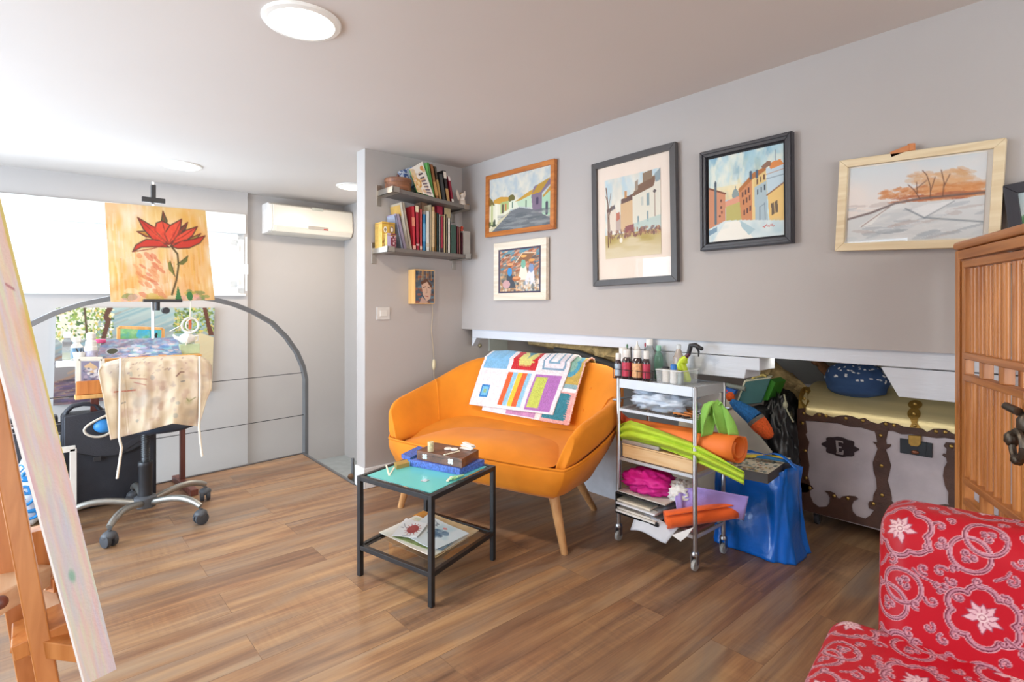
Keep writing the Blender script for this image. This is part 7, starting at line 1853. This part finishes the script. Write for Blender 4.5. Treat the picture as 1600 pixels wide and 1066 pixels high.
tk = thing('old_trunk', 'old pewter and brass trunk with dark scalloped straps on wheels', 'trunk', (XC + dp / 2, (yl + yr) / 2, 0))
obj('trunk_body', MB().lo((XC, yr, zbt), (XC + dp, yl, zsm)), m_pew, tk, bevel=.004)
def lidx(z):
    f = max(0, min(1, (z - zsm) / rise)); return XC + (dp / 2) * (1 - math.sqrt(max(0, 1 - f ** 2.2)))
prof = [(lidx(zsm + rise * math.sin(t * math.pi / 2)), zsm + rise * math.sin(t * math.pi / 2)) for t in [i / 14 for i in range(15)]]
prof = prof + [(2 * XC + dp - x, z) for x, z in reversed(prof[:-1])]
obj('lid', MB().prism(prof, lambda u, v, t: Vector((u, t, v)), yr, yl), m_brs, tk, smooth=True, auto=50)
def strap(pts, off0=.007, m=None, nm='strap'):
    P = [PX(*z7(x, y), XC - off0) for x, y in pts]
    return obj(nm, MB().prism([(p.y, p.z) for p in P], lambda u, v, t: Vector((t, u, v)), XC - off0, XC + .001), m or m_str, tk, bevel=.0015)
strap([(18, 300), (62, 296), (72, 335), (70, 375), (80, 440), (70, 455), (92, 500), (80, 560), (92, 640), (84, 700), (100, 760), (90, 800), (30, 800)])
strap([(30, 735), (75, 745), (100, 755), (118, 775), (96, 790), (98, 820), (115, 860), (150, 886), (195, 884), (214, 862), (216, 830), (205, 805), (182, 790), (215, 792), (245, 805), (262, 832), (275, 835), (290, 822), (330, 818), (365, 822), (384, 838), (356, 850), (345, 880), (350, 912), (375, 940), (425, 955), (455, 935), (478, 905), (450, 895), (442, 870), (450, 852), (480, 850), (580, 850), (620, 880), (590, 905), (600, 940), (660, 960), (720, 950), (760, 900), (800, 880), (900, 870), (1500, 1000), (1500, 1250), (545, 1026), (60, 905)])
strap([(62, 318), (80, 335), (110, 346), (135, 326), (165, 326), (195, 342), (235, 352), (270, 342), (310, 340), (345, 346), (385, 362), (420, 356), (455, 378), (500, 392), (540, 376), (575, 386), (610, 390), (650, 408), (690, 412), (760, 418), (790, 440), (830, 420), (860, 420), (905, 424), (945, 450), (1500, 560), (1500, 620), (945, 482), (900, 474), (850, 476), (780, 466), (700, 452), (640, 452), (590, 432), (545, 432), (480, 436), (400, 412), (330, 406), (260, 386), (200, 382), (120, 374), (62, 372)], .009)
strap([(480, 430), (560, 430), (548, 490), (552, 512), (578, 514), (572, 530), (546, 545), (560, 580), (578, 640), (566, 690), (556, 730), (572, 780), (582, 830), (580, 860), (470, 860), (474, 812), (494, 775), (490, 720), (474, 670), (470, 620), (486, 575), (498, 540), (488, 515), (470, 498), (496, 500), (490, 465)], .008)
strap([(905, 500), (960, 505), (1000, 900), (930, 890), (918, 860), (920, 800), (900, 760), (888, 700), (896, 650), (912, 620), (905, 590), (884, 580), (890, 566), (906, 570), (910, 540), (892, 522)], .008)
# left brass corner and centre hasp on the curved lid
def lidpt(x, y, off=.004):
    px, py = z7(x, y); rx, ry = ray(px); lo_, hi_ = 2.0, 4.5
    for _ in range(40):
        d = (lo_ + hi_) / 2; z = CAM_H - (py - HOR) / FPX * d
        if rx * d < lidx(min(z, ztop_ - .001)) - off: lo_ = d
        else: hi_ = d
    return PD(px, py, lo_)
def lidpatch(pts, nm, m):
    mb = MB(); P0 = [lidpt(x, y, .006) for x, y in pts]; P1 = [lidpt(x, y, -.002) for x, y in pts]
    return obj(nm, mb.loops([P0, P1]), m, tk)
def disc(cx, cy, rx, ry, n=22): return [(cx + rx * math.cos(2 * math.pi * k / n), cy + ry * math.sin(2 * math.pi * k / n)) for k in range(n)]
lidpatch(disc(723, 275, 43, 27), 'hasp_disc', m_bras); lidpatch(disc(716, 330, 40, 36), 'hasp_disc', m_bras)
lidpatch([(690, 355), (742, 355), (735, 385), (765, 430), (680, 430), (702, 385)], 'hasp_neck', m_bras)
lidpatch([(40, 190), (62, 168), (95, 172), (102, 195), (88, 215), (84, 240), (95, 255), (72, 290), (72, 320), (28, 318), (30, 240)], 'corner_brass', m_bras)
for (x, y, lid_) in ((75, 196, 1), (63, 240, 1), (723, 272, 1), (716, 330, 1), (720, 400, 1), (60, 328, 0), (152, 338, 0), (193, 343, 0), (312, 358, 0), (412, 372, 0), (548, 392, 0), (598, 400, 0), (847, 436, 0), (902, 440, 0), (52, 386, 0), (518, 460, 0), (522, 640, 0), (526, 815, 0), (68, 550, 0), (72, 712, 0), (96, 772, 0), (240, 820, 0), (322, 834, 0), (474, 866, 0), (578, 886, 0), (938, 524, 0)):
    p = lidpt(x, y, .007) if lid_ else CP(x, y, .009)
    obj('nail', MB().ell(p, (.006, .009, .009), 12, 8), m_nail, tk, smooth=True)
# scalloped plate with the letter E
pl_ = []
for k in range(60):
    a = 2 * math.pi * k / 60; s_ = 1 + .13 * math.cos(a * 8) * (abs(math.cos(a)) ** 1.2)
    pl_.append((276 + 100 * s_ * math.cos(a) * (1 if abs(math.cos(a)) < .8 else 1.0), 527 + 58 * s_ * math.sin(a) + 16 * math.cos(a)))
strap(pl_, .007, mat('dark_iron', '#33262a', .5, metal=.3, var=.15), 'name_plate')
for seg_ in ([(248, 488), (262, 490), (270, 568), (256, 566)], [(248, 488), (292, 494), (294, 508), (286, 502), (262, 500)], [(256, 524), (284, 527), (284, 536), (258, 533)], [(254, 556), (284, 560), (290, 548), (298, 550), (294, 576), (252, 570)]):
    strap(seg_, .010, mat('letter_silver', '#a9a0a2', .4, metal=.5), 'letter')
strap([(632, 476), (824, 508), (824, 594), (632, 562)], .010, mat('black_lock_plate', '#23282d', .4, metal=.3), 'lock_plate')
strap([(786, 500), (792, 501), (792, 590), (786, 588)], .012, m_dark, 'lock_bar')
strap([(682, 458), (756, 464), (756, 512), (740, 526), (696, 522), (682, 505)], .020, m_bras, 'hasp_plate')
p = CP(722, 560, .014); obj('keyhole', MB().ell(p, (.006, .016, .010), 12, 8), mat('reddish_brass', '#7a4a34', .4, metal=.4), tk, smooth=True)
for (x, y) in ((XC + .06, yl - .07), (XC + .06, yr + .07), (XC + dp - .06, yl - .07), (XC + dp - .06, yr + .07)):
    f = MB()
    for s_ in (-1, 1): f.box((x, y + s_ * .017, .045), (.03, .003, .05))
    f.box((x, y, zbt - .004), (.05, .05, .006))
    cs = obj('castor', f, m_chrome, tk)
    M = Matrix.Rotation(R(90), 3, 'X'); obj('wheel', MB().lathe([(.024, -.012), (.031, -.009), (.032, 0), (.031, .009), (.024, .012)], (x, y, .0325), 22, M=M), m_rub, cs, smooth=True)
# polka dot pouch on the trunk
pcn = PX(1338, 595, XC + .13)
pz0 = pcn.z - .10
def lidz(x):
    q = 1 - 2 * (min(max(x, XC), XC + dp) - XC) / dp
    return zsm + rise * max(0, 1 - abs(q)) ** 0 * max(0, 1 - q * q) ** (1 / 2.2)
PO = Art(220, 110, '#2f4b78'); PO.wash('#3c5c8c', 8, 6, .5, .8, .5)
for k in range(120): PO.ell(PO.rg.rand(), (.04 + .46 * PO.rg.rand()), .008, .013, '#e4e6ea')
pch = thing('polka_dot_pouch', 'plump navy pouch with white dots on the lid of the old trunk', 'pouch', (pcn.x, pcn.y, pz0))
def pouch(u, v):
    th = math.pi * v; ph = 2 * math.pi * u + math.pi * .5
    sx = abs(math.sin(th)) ** .8; cz_ = math.copysign(abs(math.cos(th)) ** .85, math.cos(th))
    k = 1 + .05 * mnoise.noise(Vector((math.cos(ph) * 2, math.sin(ph) * 2, v * 6))) + (.03 * math.sin(ph * 9) if v < .45 else .02 * math.sin(v * 30))
    x = pcn.x + .095 * sx * math.cos(ph) * k
    return Vector((x, pcn.y + .152 * sx * math.sin(ph) * k, max(lidz(x) + .002 if x > XC + .01 else 0, pcn.z + .095 * cz_ * k)))
obj('cloth', art_mesh(PO, pouch), paintmat('cotton_print', .85, .3, 400), pch, smooth=True, auto=180)
rock('driftwood', 'brown driftwood piece behind the dotted pouch', 'wood', interp([PX(1272, 562, 3.5), PX(1285, 572, 3.5), PX(1302, 590, 3.45)], 8), .035, mat('driftwood_brown', '#7a5438', .8, var=.3, nscale=20, bump=.5, bscale=40), 4)
cbg = PX(1385, 590, 3.52)
cloth_lump('cream_cloth', 'cream cloth bundle behind the dotted pouch on the trunk', 'cloth', (3.54, pcn.y - .12, .795), (.08, .15, .075), mat('cream_cotton', '#d4d2b8', .85, var=.06), 31, .3, 2.2)

# ================================================================== LATTICE CABINET
PcX, PcY = 2.307, .366
ce = Vector((-.893, -.451, 0)).normalized(); cn = Vector((-.451, .893, 0)).normalized()
def CB(l, d, z): return Vector((PcX, PcY, 0)) + ce * l + cn * d + Vector((0, 0, z))      # l along the front, d in front (negative: inside)
m_cab = wood('warm_elm', '#a5642f', '#cd8a4c', 2, .38, coat=.15)
m_cab2 = wood('warm_elm_rail', '#9c5e2e', '#c48248', 0, .38, coat=.15)
CWd, CD, CH = .52, .25, 1.385
cab = thing('lattice_cabinet', 'tall brown cabinet with a lattice door and dark metal pulls at the right edge', 'cabinet', tuple(CB(CWd / 2, -CD / 2, 0)), math.atan2(ce.y, ce.x))
def cbar(nm, a, b, w, h, up=None, m=None, par=None, bev=.003):
    return obj(nm, MB().bar(CB(*a), CB(*b), w, h, tuple(up or cn)), m or m_cab, par or cab, bevel=bev)
cbar('corner_post', (.012, 0, 0), (.018, 0, CH), .036, .036); cbar('corner_post', (CWd - .018, 0, 0), (CWd - .018, 0, CH), .036, .036)
cbar('corner_post', (.018, -CD, 0), (.018, -CD, CH), .036, .036); cbar('corner_post', (CWd - .018, -CD, 0), (CWd - .018, -CD, CH), .036, .036)
vs = [CB(l, d, z) for z in (CH + .002, CH + .030) for (l, d) in ((-.012, .022), (CWd + .02, .022), (CWd + .02, -CD - .01), (-.012, -CD - .01))]
obj('top_board', MB().add(vs, [(0, 3, 2, 1), (4, 5, 6, 7), (0, 1, 5, 4), (1, 2, 6, 5), (2, 3, 7, 6), (3, 0, 4, 7)]), m_cab2, cab, bevel=.012, seg=3)
cbar('top_rail', (.03, .004, CH - .016), (CWd - .03, .004, CH - .016), .030, .030, m=m_cab2)
cbar('bottom_rail', (.03, .0, .09), (CWd - .03, .0, .09), .05, .03, m=m_cab2)
cbar('shelf_rail', (.018, -CD + .0, .09), (.018, 0, .09), .05, .03, m=m_cab2); cbar('shelf_rail', (.018, -CD, CH - .03), (.018, 0, CH - .03), .04, .03, m=m_cab2)
for k in range(1):
    l0, l1 = .040, CWd - .040
    z0, z1 = .125, CH - .036
    dm = MB()
    for l in (l0 + .013, l1 - .013): dm.bar(CB(l, 0, z0), CB(l, 0, z1), .026, .026, tuple(cn))
    door = obj('door', dm, m_cab, cab, bevel=.003)
    rails = [z1 - .013, 1.045, .975, .645, .578, .25, z0 + .013]
    for i, z in enumerate(rails): cbar('rail', (l0 + .026, .003, z), (l1 - .026, .003, z), .022, .03, m=m_cab2, par=door)
    for (za, zb3) in ((1.056, z1 - .026), (.656, .964), (.261, .567)):
        n = 7
        for i in range(n):
            l = l0 + .026 + (l1 - l0 - .052) * (i + .5) / n
            obj('lattice_bar', MB().tube([CB(l, 0, za), CB(l, 0, zb3)], .0090, 12), m_cab, door, smooth=True)
    for (zc, nn) in ((1.010, 2), (.6115, 2)):
        for i in range(1, nn + 1):
            l = l0 + .026 + (l1 - l0 - .052) * i / (nn + 1); cbar('block', (l, .002, zc - .024), (l, .002, zc + .024), .028, .026, m=m_cab, par=door, bev=.002)
    lm = l1 - .010 if k == 0 else l0 + .010
    pmet = mat('dark_bronze', '#5a5248', .35, metal=.7, var=.2)
    pb_ = CB(lm, .018, .905)
    pull = obj('door_pull', MB().ell(pb_, (.02, .02, .03), disp=.2).tube([pb_ + cn * .016 + Vector((0, 0, .03)), pb_ + cn * .022 - ce * .05 + Vector((0, 0, .036)), pb_ + cn * .022 - ce * .065 + Vector((0, 0, .032))], [.011, .010, .005], 10), pmet, door, smooth=True)
    ringc = pb_ + cn * .018 + Vector((0, 0, -.055))
    obj('ring', MB().tube([ringc + ce * .028 * math.cos(a) + Vector((0, 0, .036 * math.sin(a))) for a in [2 * math.pi * i / 24 for i in range(25)]], .008, 8).ell(ringc - ce * .03 + Vector((0, 0, .01)), (.016, .016, .02), disp=.3).ell(ringc - Vector((0, 0, .036)), (.016, .014, .014), disp=.3), pmet, pull, smooth=True)
# lattice sides
for i in range(4):
    d = -CD * (i + 1) / 5; obj('side_bar', MB().tube([CB(.018, d, .11), CB(.018, d, CH - .05)], .009, 10), m_cab, cab, smooth=True)

# ================================================================== RED BROCADE CHAIR
TN = 560
BR = Art(TN, TN, '#b80f22')
LT, DKC, MID = '#d8a4ac', '#6a1c34', '#a85a70'
def wrapline(pts, w, c, a=1.0):
    xs = [p[0] for p in pts]; ys = [p[1] for p in pts]
    for ox in (-1, 0, 1):
        for oy in (-1, 0, 1):
            if max(xs) + ox < -.05 or min(xs) + ox > 1.05 or max(ys) + oy < -.05 or min(ys) + oy > 1.05: continue
            BR.line([(x + ox, y + oy) for x, y in pts], w, c, a)
def band(pts, w=.026):
    w *= 1.25
    wrapline(pts, w, LT); wrapline(pts, w * .70, DKC); wrapline([(x + .004, y + .004) for x, y in pts], w * .34, '#c08a98'); wrapline([(x - .004, y - .003) for x, y in pts], w * .10, '#a86a7c')
def fillp(pts, c):
    for ox in (-1, 0, 1):
        for oy in (-1, 0, 1): BR.poly([(x + ox, y + oy) for x, y in pts], c)
def scal(cx, cy, R0, n, amp, rot=0, sx=1):
    return [(cx + sx * (R0 + amp * abs(math.sin(n * t / 2 + rot)) ** .7) * math.cos(t), cy + (R0 + amp * abs(math.sin(n * t / 2 + rot)) ** .7) * math.sin(t)) for t in [2 * math.pi * i / 120 for i in range(121)]]
def lotus(cx, cy, s, rot):
    for k in range(9):
        a = rot + (k - 4) * .62; L_ = s * (1.0 if k % 2 == 0 else .82)
        tip = (cx + L_ * math.cos(a), cy + L_ * math.sin(a)); px_, py_ = -math.sin(a), math.cos(a)
        pt = [(cx, cy), (cx + L_ * .5 * math.cos(a) + px_ * s * .23, cy + L_ * .5 * math.sin(a) + py_ * s * .23), tip, (cx + L_ * .5 * math.cos(a) - px_ * s * .23, cy + L_ * .5 * math.sin(a) - py_ * s * .23)]
        fillp(pt, '#dcb4ba'); wrapline(pt + [pt[0]], .006, '#9a4a60')
    fillp([(cx + s * .28 * math.cos(t), cy + s * .28 * math.sin(t)) for t in [k * .5 for k in range(13)]], '#e4c8c8'); wrapline([(cx + s * .15 * math.cos(t), cy + s * .15 * math.sin(t)) for t in [k * .5 for k in range(14)]], .006, '#9a4a60')
def curl(cx, cy, s, rot, flip=1):
    pts = [(cx + s * (1 - .16 * t) * .5 * math.cos(rot + flip * t), cy + s * (1 - .16 * t) * .5 * math.sin(rot + flip * t)) for t in [i * .22 for i in range(26)]]
    band(pts, .022)
def cloudlet(cx, cy, s, rot):
    for k in range(3):
        a = rot + k * 2.1; curl(cx + s * .55 * math.cos(a), cy + s * .55 * math.sin(a), s * .8, a + 2, 1 if k % 2 else -1)
rr_ = random.Random(5)
band(scal(.27, .30, .17, 6, .045), .034); lotus(.27, .30, .12, .9)
band(scal(.77, .80, .165, 6, .045, .4), .034); lotus(.77, .80, .115, 2.4)
for (cx, cy) in ((.70, .22), (.79, .37)): band([(cx + .125 * math.cos(t), cy + .125 * math.sin(t)) for t in [2 * math.pi * i / 60 for i in range(61)]], .028)
for (cx, cy) in ((.20, .72), (.29, .86)): band([(cx + .120 * math.cos(t), cy + .120 * math.sin(t)) for t in [2 * math.pi * i / 60 for i in range(61)]], .028)
for (cx, cy, s, r_) in ((.69, .20, .055, 0), (.80, .40, .055, 1), (.19, .70, .052, 2), (.30, .88, .052, .5)): cloudlet(cx, cy, s, r_)
for (cx, cy, s, r_, f) in ((.50, .12, .09, .3, 1), (.50, .30, .08, 2.3, -1), (.53, .50, .10, 4, 1), (.96, .12, .08, 1, -1), (.98, .32, .09, 3, 1), (.93, .54, .08, 5, -1), (.05, .06, .08, 2, 1), (.43, .60, .08, 1.2, -1), (.48, .74, .09, 3.4, 1), (.52, .93, .09, 5.2, -1), (.03, .55, .09, .6, 1), (.02, .88, .08, 2.7, -1), (.72, .56, .085, 4.4, 1), (.25, .54, .085, 5.5, -1), (.60, .64, .07, 1.9, 1), (.10, .50, .07, 2.9, 1), (.40, .03, .07, 3.9, -1), (.84, .03, .075, 1.5, 1)): curl(cx, cy, s, r_, f)
for (cx, cy, s, r_, f) in ((.12, .12, .07, 1.1, 1), (.40, .46, .07, 2.2, -1), (.60, .33, .06, 4.4, 1), (.88, .26, .07, 5.0, -1), (.88, .97, .07, .4, 1), (.63, .97, .07, 3.0, -1), (.40, .90, .06, 1.8, 1), (.12, .60, .06, 4.0, -1), (.96, .70, .06, 2.6, 1), (.60, .76, .06, 5.6, 1), (.38, .16, .06, .9, -1), (.14, .40, .06, 3.3, 1), (.08, .96, .06, 5.1, 1)): curl(cx, cy, s, r_, f)
for (cx, cy, s, r_) in ((.52, .41, .05, 1), (.03, .43, .05, 2.5), (.55, .84, .045, .2), (.04, .75, .045, 3.6)): cloudlet(cx, cy, s, r_)
for a in (([(.40, .2), (.46, .16), (.50, .17)]), ([(.60, .45), (.65, .50), (.68, .56)]), ([(.42, .66), (.40, .62), (.34, .58)]), ([(.86, .52), (.90, .48), (.98, .46)])): band(a, .018)
BRL = BR.lin()
TILE = .27
def brocade(A_, B_):
    fa = (A_ / TILE % 1) * TN; fb = (B_ / TILE % 1) * TN
    ia = np.floor(fa).astype(int); ib = np.floor(fb).astype(int); ta = (fa - ia)[:, None]; tb = (fb - ib)[:, None]
    ia %= TN; ib %= TN; ja = (ia + 1) % TN; jb = (ib + 1) % TN
    return (BRL[ib, ia] * (1 - ta) + BRL[ib, ja] * ta) * (1 - tb) + (BRL[jb, ia] * (1 - ta) + BRL[jb, ja] * ta) * tb
m_brc = paintmat('red_brocade', .42, .25, 900, spec=.4, dist=.0006)
def upholstered(nm, x0, x1, y0, y1, prof, r, par, nu, nv, oa=0.0, ob=0.0):
    """closed cushion: prof(t) -> (x, z, inward normal x, z, arc) swept along Y with rounded ends"""
    ys = []; ins = []
    capn = 30; rn_ = 44
    cut = int(nv * .86)          # most of the rings on the front and top, few underneath and behind
    pr = [prof(.62 * k / cut) for k in range(cut)] + [prof(.62 + .38 * k / (nv - cut)) for k in range(nv - cut)]
    cxm = sum(p[0] for p in pr) / nv; czm = sum(p[1] for p in pr) / nv
    rows = []
    def ring(y, inset, shrink):
        out = []
        for (x, z, nx_, nz_, s_) in pr:
            X = x + nx_ * inset; Z = z + nz_ * inset
            X = cxm + (X - cxm) * shrink; Z = czm + (Z - czm) * shrink
            out.append((X, y, Z, s_, shrink))
        return out
    for k in range(capn): rows.append(ring(y1, r, (k + .02) / capn))
    for k in range(rn_ + 1):
        a = math.pi / 2 * k / rn_; rows.append(ring(y1 - r + r * math.cos(a), r - r * math.sin(a), 1))
    for k in range(1, nu): rows.append(ring(y1 - r - (y1 - y0 - 2 * r) * k / nu, 0, 1))
    for k in range(rn_ + 1):
        a = math.pi / 2 * (1 - k / rn_); rows.append(ring(y0 + r - r * math.cos(a), r - r * math.sin(a), 1))
    for k in range(capn): rows.append(ring(y0, r, 1 - (k + .98) / capn))
    mb = MB(); A_ = []; Bq = []
    dist = 0; prev = rows[0]
    for j, rw in enumerate(rows):
        mid = len(rw) // 2
        if j: dist += math.dist(rw[mid][:3], prev[mid][:3])
        for (X, y, Z, s_, sh) in rw:
            mb.v.append((X, y, Z))
            if sh < 1: A_.append(oa + Z * 1.0); Bq.append(ob + X)
            else: A_.append(oa + dist); Bq.append(ob + s_)
        prev = rw
    n = nv
    for j in range(len(rows) - 1):
        for i in range(n):
            a = j * n + i; b = j * n + (i + 1) % n; mb.f.append((a, b, b + n, a + n))
    c = brocade(np.array(A_), np.array(Bq)); mb.c = np.concatenate([c, np.ones((len(c), 1))], 1)
    return obj(nm, mb, m_brc, par, smooth=True, auto=180)
def rbox(x0, x1, z0, z1, rad, lean=0.0):
    """rounded rectangle profile, counted from the bottom of the front face up and over"""
    segs = []; pts = []
    def arc(cx, cz, a0, a1, n=24):
        for k in range(n + 1): a = a0 + (a1 - a0) * k / n; pts.append((cx + rad * math.cos(a), cz + rad * math.sin(a), -math.cos(a), -math.sin(a)))
    arc(x0 + rad, z0 + rad, math.pi * 1.5, math.pi); arc(x0 + rad, z1 - rad, math.pi, math.pi / 2); arc(x1 - rad, z1 - rad, math.pi / 2, 0); arc(x1 - rad, z0 + rad, 0, -math.pi / 2)
    L_ = [0]
    for p, q in zip(pts, pts[1:] + [pts[0]]): L_.append(L_[-1] + math.hypot(q[0] - p[0], q[1] - p[1]))
    tot = L_[-1]
    def prof(t):
        s_ = t * tot
        lo_ = max(k for k in range(len(pts)) if L_[k] <= s_ + 1e-9)
        f = (s_ - L_[lo_]) / max(1e-9, L_[lo_ + 1] - L_[lo_]); p, q = pts[lo_], pts[(lo_ + 1) % len(pts)]
        x, z = p[0] + (q[0] - p[0]) * f, p[1] + (q[1] - p[1]) * f
        return (x + lean * (z - z0), z, p[2] + (q[2] - p[2]) * f, p[3] + (q[3] - p[3]) * f, s_)
    return prof
SZ = .50
chr_ = thing('brocade_chair', 'low armless chair in red brocade with silver pink medallions, lower right', 'chair', (1.387, .36, 0))
upholstered('backrest', 0, 0, -.30, .365, rbox(1.355, 1.535, .40, .757, .07, .10), .055, chr_, 280, 420, .05, .12)
upholstered('seat', 0, 0, -.34, .455, rbox(.74, 1.42, .24, SZ, .06), .05, chr_, 300, 560, .21, .0)
for (x, y) in ((.82, .36), (.82, -.26), (1.42, .30), (1.42, -.24)): obj('leg', MB().tube([(x, y, 0), (x, y, .25)], [.018, .026], 12), m_red, chr_, smooth=True)
chr_.rotation_euler = (0, 0, R(7.5))

# ------------------------------------------------------------------ groups of things that repeat
GROUPS = {'dye_bottle': 'dye bottles in the wire rack', 'small_bottle': 'little bottles in the clear bin', 'paint_brush': 'brushes standing on the trolley',
          'ceiling_downlight': 'round downlights in the ceiling', 'wall_shelf': 'grey shelves on the partition', 'framed_picture': 'framed pictures on the grey wall',
          'paper_bundle': 'paper bundles in the file tray', 'wooden_tool': 'wooden tools on the second trolley shelf', 'bin_bag': 'black bags in the recess',
          'domino': 'white dominoes on the wooden box', 'stick': 'loose game sticks on the table', 'painted_card': 'painted cards on the table shelf', 'plastic_strip': 'plastic strips on the puzzle box',
          'tin_box': 'printed tins on the lower shelf'}
for o in list(col.objects):
    if o.parent is None and o.name.split('.')[0] in GROUPS and 'label' in o.keys():
        o['group'] = GROUPS[o.name.split('.')[0]]
